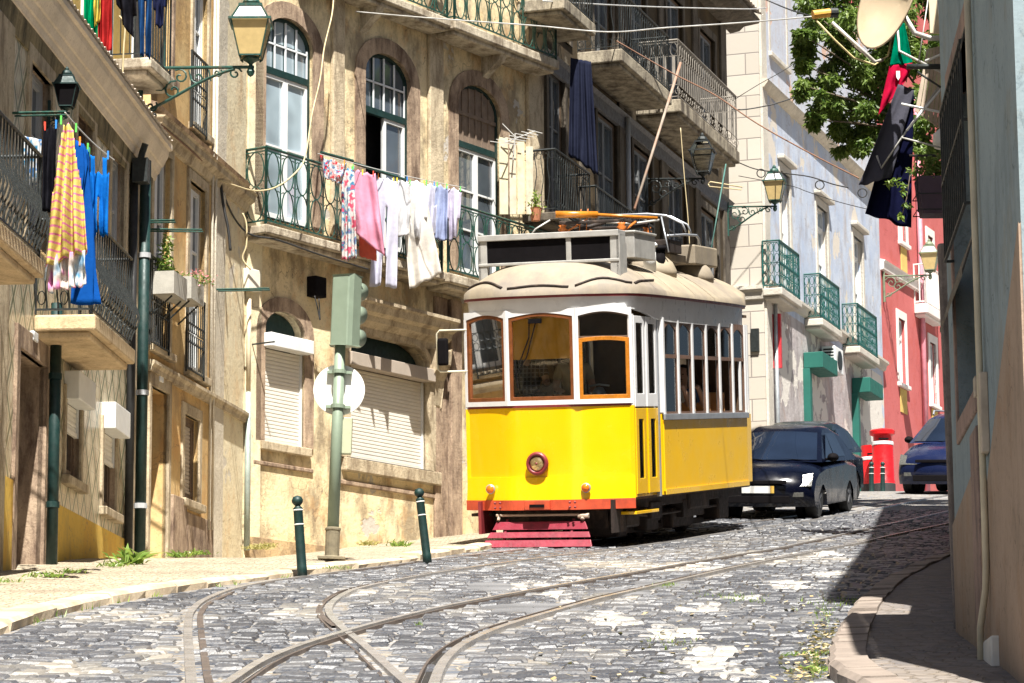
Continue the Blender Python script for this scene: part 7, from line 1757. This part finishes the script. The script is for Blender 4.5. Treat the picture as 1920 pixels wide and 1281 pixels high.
q = MB(); c = at_depth(1684, 142, Yf-.04); q.poly([(-.026, .065), (-.026, -.02), (0, -.065), (.026, -.02), (.026, .065)], -.004, .004, T=Matrix.Translation(c)); q.build('flag_shield', M_WHITEP, T)
rod('flag_pole', 'thin pole carrying the hanging flags', 'flag pole', [at_depth(1790, 148, Yf-.4), at_depth(1686, 96, Yf-.05), at_depth(1682, 36, Yf)], .02, M_ALU)
cloth('navy_flag', 'dark navy flag drooping below the green and red one', 'flag', [(1690, 158), (1714, 172), (1708, 428), (1622, 402)], Yf-.25, NVY, folds=1.5, amp=.06, pegs=0, n=(20, 30))
cloth('folded_banner', 'greyish folded banner edge slanting over the navy flag', 'banner', [(1684, 158), (1714, 168), (1672, 332), (1610, 350)], Yf-.35, GRYC, folds=1, amp=.04, pegs=0)
rod('banner_edge', 'pale bent rod along the folded banner', 'rod', [at_depth(1762, 162, Yf-.4), at_depth(1700, 245, Yf-.42), at_depth(1652, 316, Yf-.42), at_depth(1644, 292, Yf-.4)], .015, M_ALU)
for (pts, lab, r, m) in (([(1795, 217), (1690, 195)], 'white drying-rack bar below the dark bracket', .008, M_WHITEP), ([(1795, 285), (1690, 258)], 'thin pale bar above the planter', .006, M_ALU), ([(1795, 292), (1705, 292)], 'dark horizontal bar holding the planter', .008, M_IRONB), ([(1720, 135), (1797, 186)], 'dark diagonal strut of the wall bracket', .007, M_IRON), ([(1700, 125), (1797, 125)], 'thick dark bracket arm sticking out of the blue grey wall', .018, M_IRON), ([(1740, 0), (1722, 118)], 'thin cable rising from the dark bracket arm', .004, M_LINE), ([(1758, 0), (1770, 115)], 'second thin cable above the dark bracket arm', .004, M_LINE), ([(1782, 40), (1770, 100), (1735, 115)], 'white diagonal rod near the top of the blue grey house', .010, M_WHITEP), ([(1766, 165), (1700, 245)], 'white slanting rod behind the navy flag', .008, M_WHITEP)):
    rod('wall_rod', lab, 'rod', [at_depth(x, y, Yf-.5) for x, y in pts], r*2.15, m)
c0, c1 = at_depth(1741, -30, Yf), at_depth(1786, 62, Yf); q = MB(); q.box(c0.x, c1.x, c0.y, c0.y+.06, c1.z, c0.z); q.build('cream_panel', m_gen('cream_board', (.62, .52, .36), .7, var=.08), None, 'cream board high beside the blue grey house', 'panel', bevel=.004)
T = empty('slatted_blind', at_depth(1750, 180, Yf+.3), 'beige slatted blind sloping beside the dark bracket', 'blind')
q = MB(); A_, B_, C_, D_ = at_depth(1738, 92, Yf+.3), at_depth(1792, 80, Yf+.2), at_depth(1792, 262, Yf+.2), at_depth(1716, 208, Yf+.3)
for k in range(9):
    a, b = A_.lerp(B_, k/9), A_.lerp(B_, (k+.86)/9); c, d = D_.lerp(C_, (k+.86)/9), D_.lerp(C_, k/9); o_ = Vector((0, .03, 0)); q.add([a, b, c, d, a+o_, b+o_, c+o_, d+o_], [(0, 1, 2, 3), (7, 6, 5, 4), (0, 4, 5, 1), (1, 5, 6, 2), (2, 6, 7, 3), (3, 7, 4, 0)])
q.build('slats', m_gen('beige_slats', (.42, .34, .26), .7, var=.2), T)
T = empty('hanging_planter', at_depth(1750, 410, Yf-.5), 'dark purple planter with a bushy plant hanging on the right', 'planter'); cq = at_depth(1750, 405, Yf-.5); M = Matrix.Translation(cq) @ Matrix.Scale(2.15, 4)
hpl = (at_depth(1750, 336, Yf-.5).z-cq.z)/2.15; q = MB(M); q.add([(-.075, -.08, 0), (.075, -.08, 0), (.075, .08, 0), (-.075, .08, 0), (-.10, -.1, hpl), (.11, -.1, hpl), (.11, .1, hpl), (-.10, .1, hpl)], [(0, 3, 2, 1), (4, 5, 6, 7), (0, 1, 5, 4), (1, 2, 6, 5), (2, 3, 7, 6), (3, 0, 4, 7)]); q.build('planter_pot', m_gen('dark_purple_plastic', (.07, .045, .07), .5, var=.15), T, bevel=.008)
q = MB(M); 
for z in (.02, .12): q.tube([(-.11, -.11, z), (.12, -.11, z), (.12, .11, z), (-.11, .11, z)], .004, 5, closed=True)
for x in (-.11, .12): q.tube([(x, -.11, .0), (x, -.11, .3), (x+.02, 0, .4)], .004, 5)
q.build('wire_holder', M_IRON, T); leaves('plant', [(cq+Vector((-.06, 0, hpl*2.15+.11)), (.28, .22, .15), 300), (cq+Vector((.1, 0, hpl*2.15+.2)), (.22, .22, .13), 200)], .08, M_LEAF, T, 22, .1)
T = empty('trailing_vine', at_depth(1695, 400, Yf-.6), 'yellow green vine leaves in front of the navy flag', 'plant'); leaves('foliage', [(at_depth(1672, 340, Yf-.6), (.075, .065, .065), 22), (at_depth(1690, 352, Yf-.6), (.065, .065, .11), 20), (at_depth(1690, 405, Yf-.6), (.045, .045, .055), 14), (at_depth(1700, 380, Yf-.6), (.045, .045, .11), 14)], .085, M_WEED, T, 23, .3)
rod('vine_stem', 'thin vine stem rising to the planter', 'stem', [at_depth(1690, 408, Yf-.6), at_depth(1700, 372, Yf-.6), at_depth(1706, 330, Yf-.58), at_depth(1722, 318, Yf-.55)], .007, M_BARK)
q = MB(); q.lathe([(0, .2), (.1, .19), (.18, .12), (.19, 0), (.17, -.06), (0, -.08)], 18, T=Matrix.Translation(at_depth(1775, 268, Yf-.2))); q.build('white_globe', M_WHITEP, None, 'small white dome above the planter', 'lamp', smooth=True)
# ================================================================== wires
def wire(label, pts, Ys, r=.007, mat=None, sag=0):
    n = len(pts); Ys = Ys if isinstance(Ys, (list, tuple)) else [Ys]*n; P = [at_depth(x, y, Y) for (x, y), Y in zip(pts, Ys)]
    out = []
    for i in range(n-1):
        for k in range(6):
            t = k/6; a = P[max(0, i-1)]; b = P[i]; c = P[i+1]; d = P[min(n-1, i+2)]
            out.append(.5*((2*b)+(c-a)*t+(2*a-5*b+4*c-d)*t*t+(3*b-a-3*c+d)*t**3))
    out.append(P[-1]); q = MB(); q.tube(out, r, 5); q.build('wire', mat or M_LINE, None, label, 'wire', 'overhead wires and cables', smooth=True)
M_CBLK = m_gen('black_cable', (.02, .02, .02), .6, bump=0); M_CBEI = m_gen('beige_cable', (.55, .45, .26), .6, bump=0); M_CRUST = m_gen('rusty_cable', (.20, .10, .06), .7, bump=0); M_WIREW = m_gen('bright_wire', (.62, .62, .60), .4, .3, bump=0)
wire('upper bright span wire crossing the top of the picture', [(1018, 2), (1200, 12), (1391, 17), (1437, 15)], [44, 48, 52, 56], .012, M_WIREW)
wire('lower bright span wire from the arched house to the dish', [(667, 22), (806, 34), (1000, 48), (1140, 60), (1250, 52), (1400, 42), (1526, 31)], [41, 40, 39, 38.5, 38, 37.5, 36.8], .010, M_WIREW)
wire('long black wire running from the dark balcony down to the flags', [(1156, 77), (1262, 138), (1340, 178), (1420, 232), (1520, 288), (1610, 334)], [46, 46, 45, 44, 42, 40], .011, M_CRUST)
wire('black wire from the white ashlar corner to the dish', [(1432, -2), (1480, 18), (1530, 33)], [56, 46, 36.8], .012, M_CBLK)
wire('dark cable looping over the ashlar wall', [(1372, 206), (1400, 205), (1440, 198), (1462, 192), (1480, 186), (1500, 178), (1515, 165)], 58, .014, M_CBLK)
wire('cable crossing the pale blue facade under the lamp', [(1385, 305), (1420, 318), (1478, 326), (1520, 332), (1560, 345), (1590, 352)], [58, 58, 56, 54, 52, 50], .012, M_CBLK)
wire('thin wire over the pale blue facade above the windows', [(1385, 330), (1480, 348), (1515, 360), (1570, 378), (1625, 392), (1650, 398)], [58, 57, 56, 55, 54, 53], .008, M_CBLK)
wire('crossed thin wire on the ashlar corner', [(1372, 190), (1420, 160), (1470, 132), (1490, 118)], 58, .008, M_CBLK)
for (x, y, Y, lab) in ((1427, 325, 57, 'cable ring hanging beside the amber lantern'), (1537, 347, 54, 'cable ring over the middle window of the pale blue house'), (1617, 362, 53, 'cable ring near the navy flag')):
    c = at_depth(x, y, Y); q = MB(); q.tube([c+Vector((.085*cos(t), 0, .085*sin(t))) for t in [2*pi*i/20 for i in range(20)]], .012, 5, closed=True); q.build('cable_ring', M_CBLK, None, lab, 'cable ring', smooth=True)
wire('beige cable swinging from the top of the arched house to the balcony', [(626, -10), (622, 30), (608, 90), (600, 150), (585, 215), (574, 285), (560, 318), (520, 350), (480, 358), (440, 348), (412, 338)], [40.2, 40, 39.8, 39.6, 39.4, 39.2, 39, 38.8, 38.4, 38, 37.6], .012, M_CBEI)
wire('thick beige cable hanging beside the corner', [(455, 400), (462, 420), (462, 460), (455, 485), (470, 505)], 38.6, .013, M_CBEI)
wire('black cable bundle down the corner of the ochre house', [(289, 214), (345, 262), (400, 315), (412, 330), (418, 380), (428, 430), (432, 470)], [34.6, 36, 37.6, 37.8, 37.8, 37.8, 37.8], .02, M_CBLK)
wire('second cable along the cornice of the ochre house', [(289, 224), (350, 275), (402, 322), (425, 332), (450, 336)], [34.4, 35.8, 37.4, 38, 38.4], .012, M_CRUST)
wire('dark cable curling below the green balcony', [(412, 335), (418, 360), (440, 410), (470, 440), (520, 450), (600, 478), (690, 505)], [37.8, 38, 38.6, 38.9, 39.2, 39.8, 40.6], .014, M_CBLK)
wire('pale cable looped over the cream cornice', [(224, 30), (234, 48), (232, 90), (228, 150), (214, 172), (192, 190)], [32.6, 32.6, 32.6, 32.6, 32.4, 32.2], .012, M_CBEI)
wire('black cable looped from the cornice underside', [(192, 190), (210, 165), (222, 146), (218, 160), (192, 188)], 32, .008, M_CBLK)
wire('cable down the wall beside the hood moulding', [(590, 555), (596, 580), (600, 600), (598, 560)], 40.2, .01, M_CBLK)
wire('thin diagonal rope below the grey balcony', [(1276, 240), (1283, 330), (1290, 410), (1293, 460)], 50, .009, M_CBEI)
for (pts, Ys, r, m, lab) in (([(1190, 392), (1276, 118)], (47.5, 49.5), .026, m_gen('peeling_pole_paint', (.30, .24, .19), .7, var=.3, vs=3, dirt=(.35, .12, .05), dirt_amt=.4), 'long peeling diagonal pole leaning against the dark balconies'), ([(1333, 470), (1361, 308)], (50, 51), .014, m_gen('teal_rod_paint', (.06, .15, .13), .6, var=.3), 'thin teal pole leaning below the grey balcony')):
    rod('leaning_pole', lab, 'pole', [at_depth(x, y, Y) for (x, y), Y in zip(pts, Ys)], r, m)
rod('antenna_hoop', 'flat wire antenna hoop under the grey balcony', 'antenna', [at_depth(x, y, 51) for x, y in ((1328, 345), (1332, 341), (1392, 351), (1390, 356), (1330, 350), (1328, 345))], .012, M_CBEI)
# boxes on the walls
def wbox(name, label, cat, F, xa, yt, xb, yb, d, mat, o=.03):
    u0, u1 = F.u(xa, (yt+yb)/2, o), F.u(xb, (yt+yb)/2, o); q = MB(F.M); q.box(u0, u1, o-.03, o+d, F.z((xa+xb)/2, yb, o+d), F.z((xa+xb)/2, yt, o+d)); return q.build(name, mat, None, label, cat, bevel=.01)
wbox('meter_box', 'black electricity box below the green balcony', 'electricity box', F3, 578, 515, 598, 553, .14, M_BLACK); wbox('junction_box', 'pale junction box at the corner under the balcony', 'junction box', F3, 455, 502, 478, 542, .1, m_gen('off_white_box', (.72, .68, .58), .6, var=.1))
q = MB(); uu = F3.u(465, 800, .06); 
for (ya, yb_, m, lab) in ((735, 1032, m_gen('grey_green_pipe', (.36, .42, .38), .5, .2, var=.25), 'grey green pipe down the corner of the arched window house'), (560, 738, m_gen('cream_pipe', (.62, .52, .36), .6, var=.2), 'cream upper pipe at the corner of the arched window house')):
    q = MB(F3.M); uu = F3.u(464, 900, .06); q.tube([(uu, .06, F3.z(464, yb_, .06)), (uu, .06, F3.z(464, ya, .06))], .042 if ya > 700 else .032, 10); q.build('wall_pipe', m, None, lab, 'pipe', smooth=True)
q = MB(F3.M); uu = F3.u(472, 646, .02); z = F3.z(472, 646, .02); q.tube([(uu, .0, z), (uu, .42, z)], .012, 5); q.build('wall_bracket', M_IRON, None, 'thin black rod sticking out left of the arched shutter', 'rod')
T = empty('air_conditioner', F4.M @ Matrix.Translation((F4.u(1566, 670, .3), 0, F4.z(1566, 700, .3))), 'white air conditioner unit between the green awnings', 'air conditioner'); M = wm(T)
q = MB(M); q.box(-.4, .4, .08, .40, 0, .58); q.build('casing', M_WHITEP, T, bevel=.02); q = MB(M)
for k in range(7): q.box(-.36, -.405, .12, .36, .06+k*.07, .10+k*.07)
q.build('vent_grille', M_IRON, T); q = MB(M @ Matrix.Translation((0, .40, .29))); q.lathe([(.22, 0), (.22, .02), (.05, .03), (0, .03)], 20, axis='y'); q.build('fan_guard', M_IRON, T)
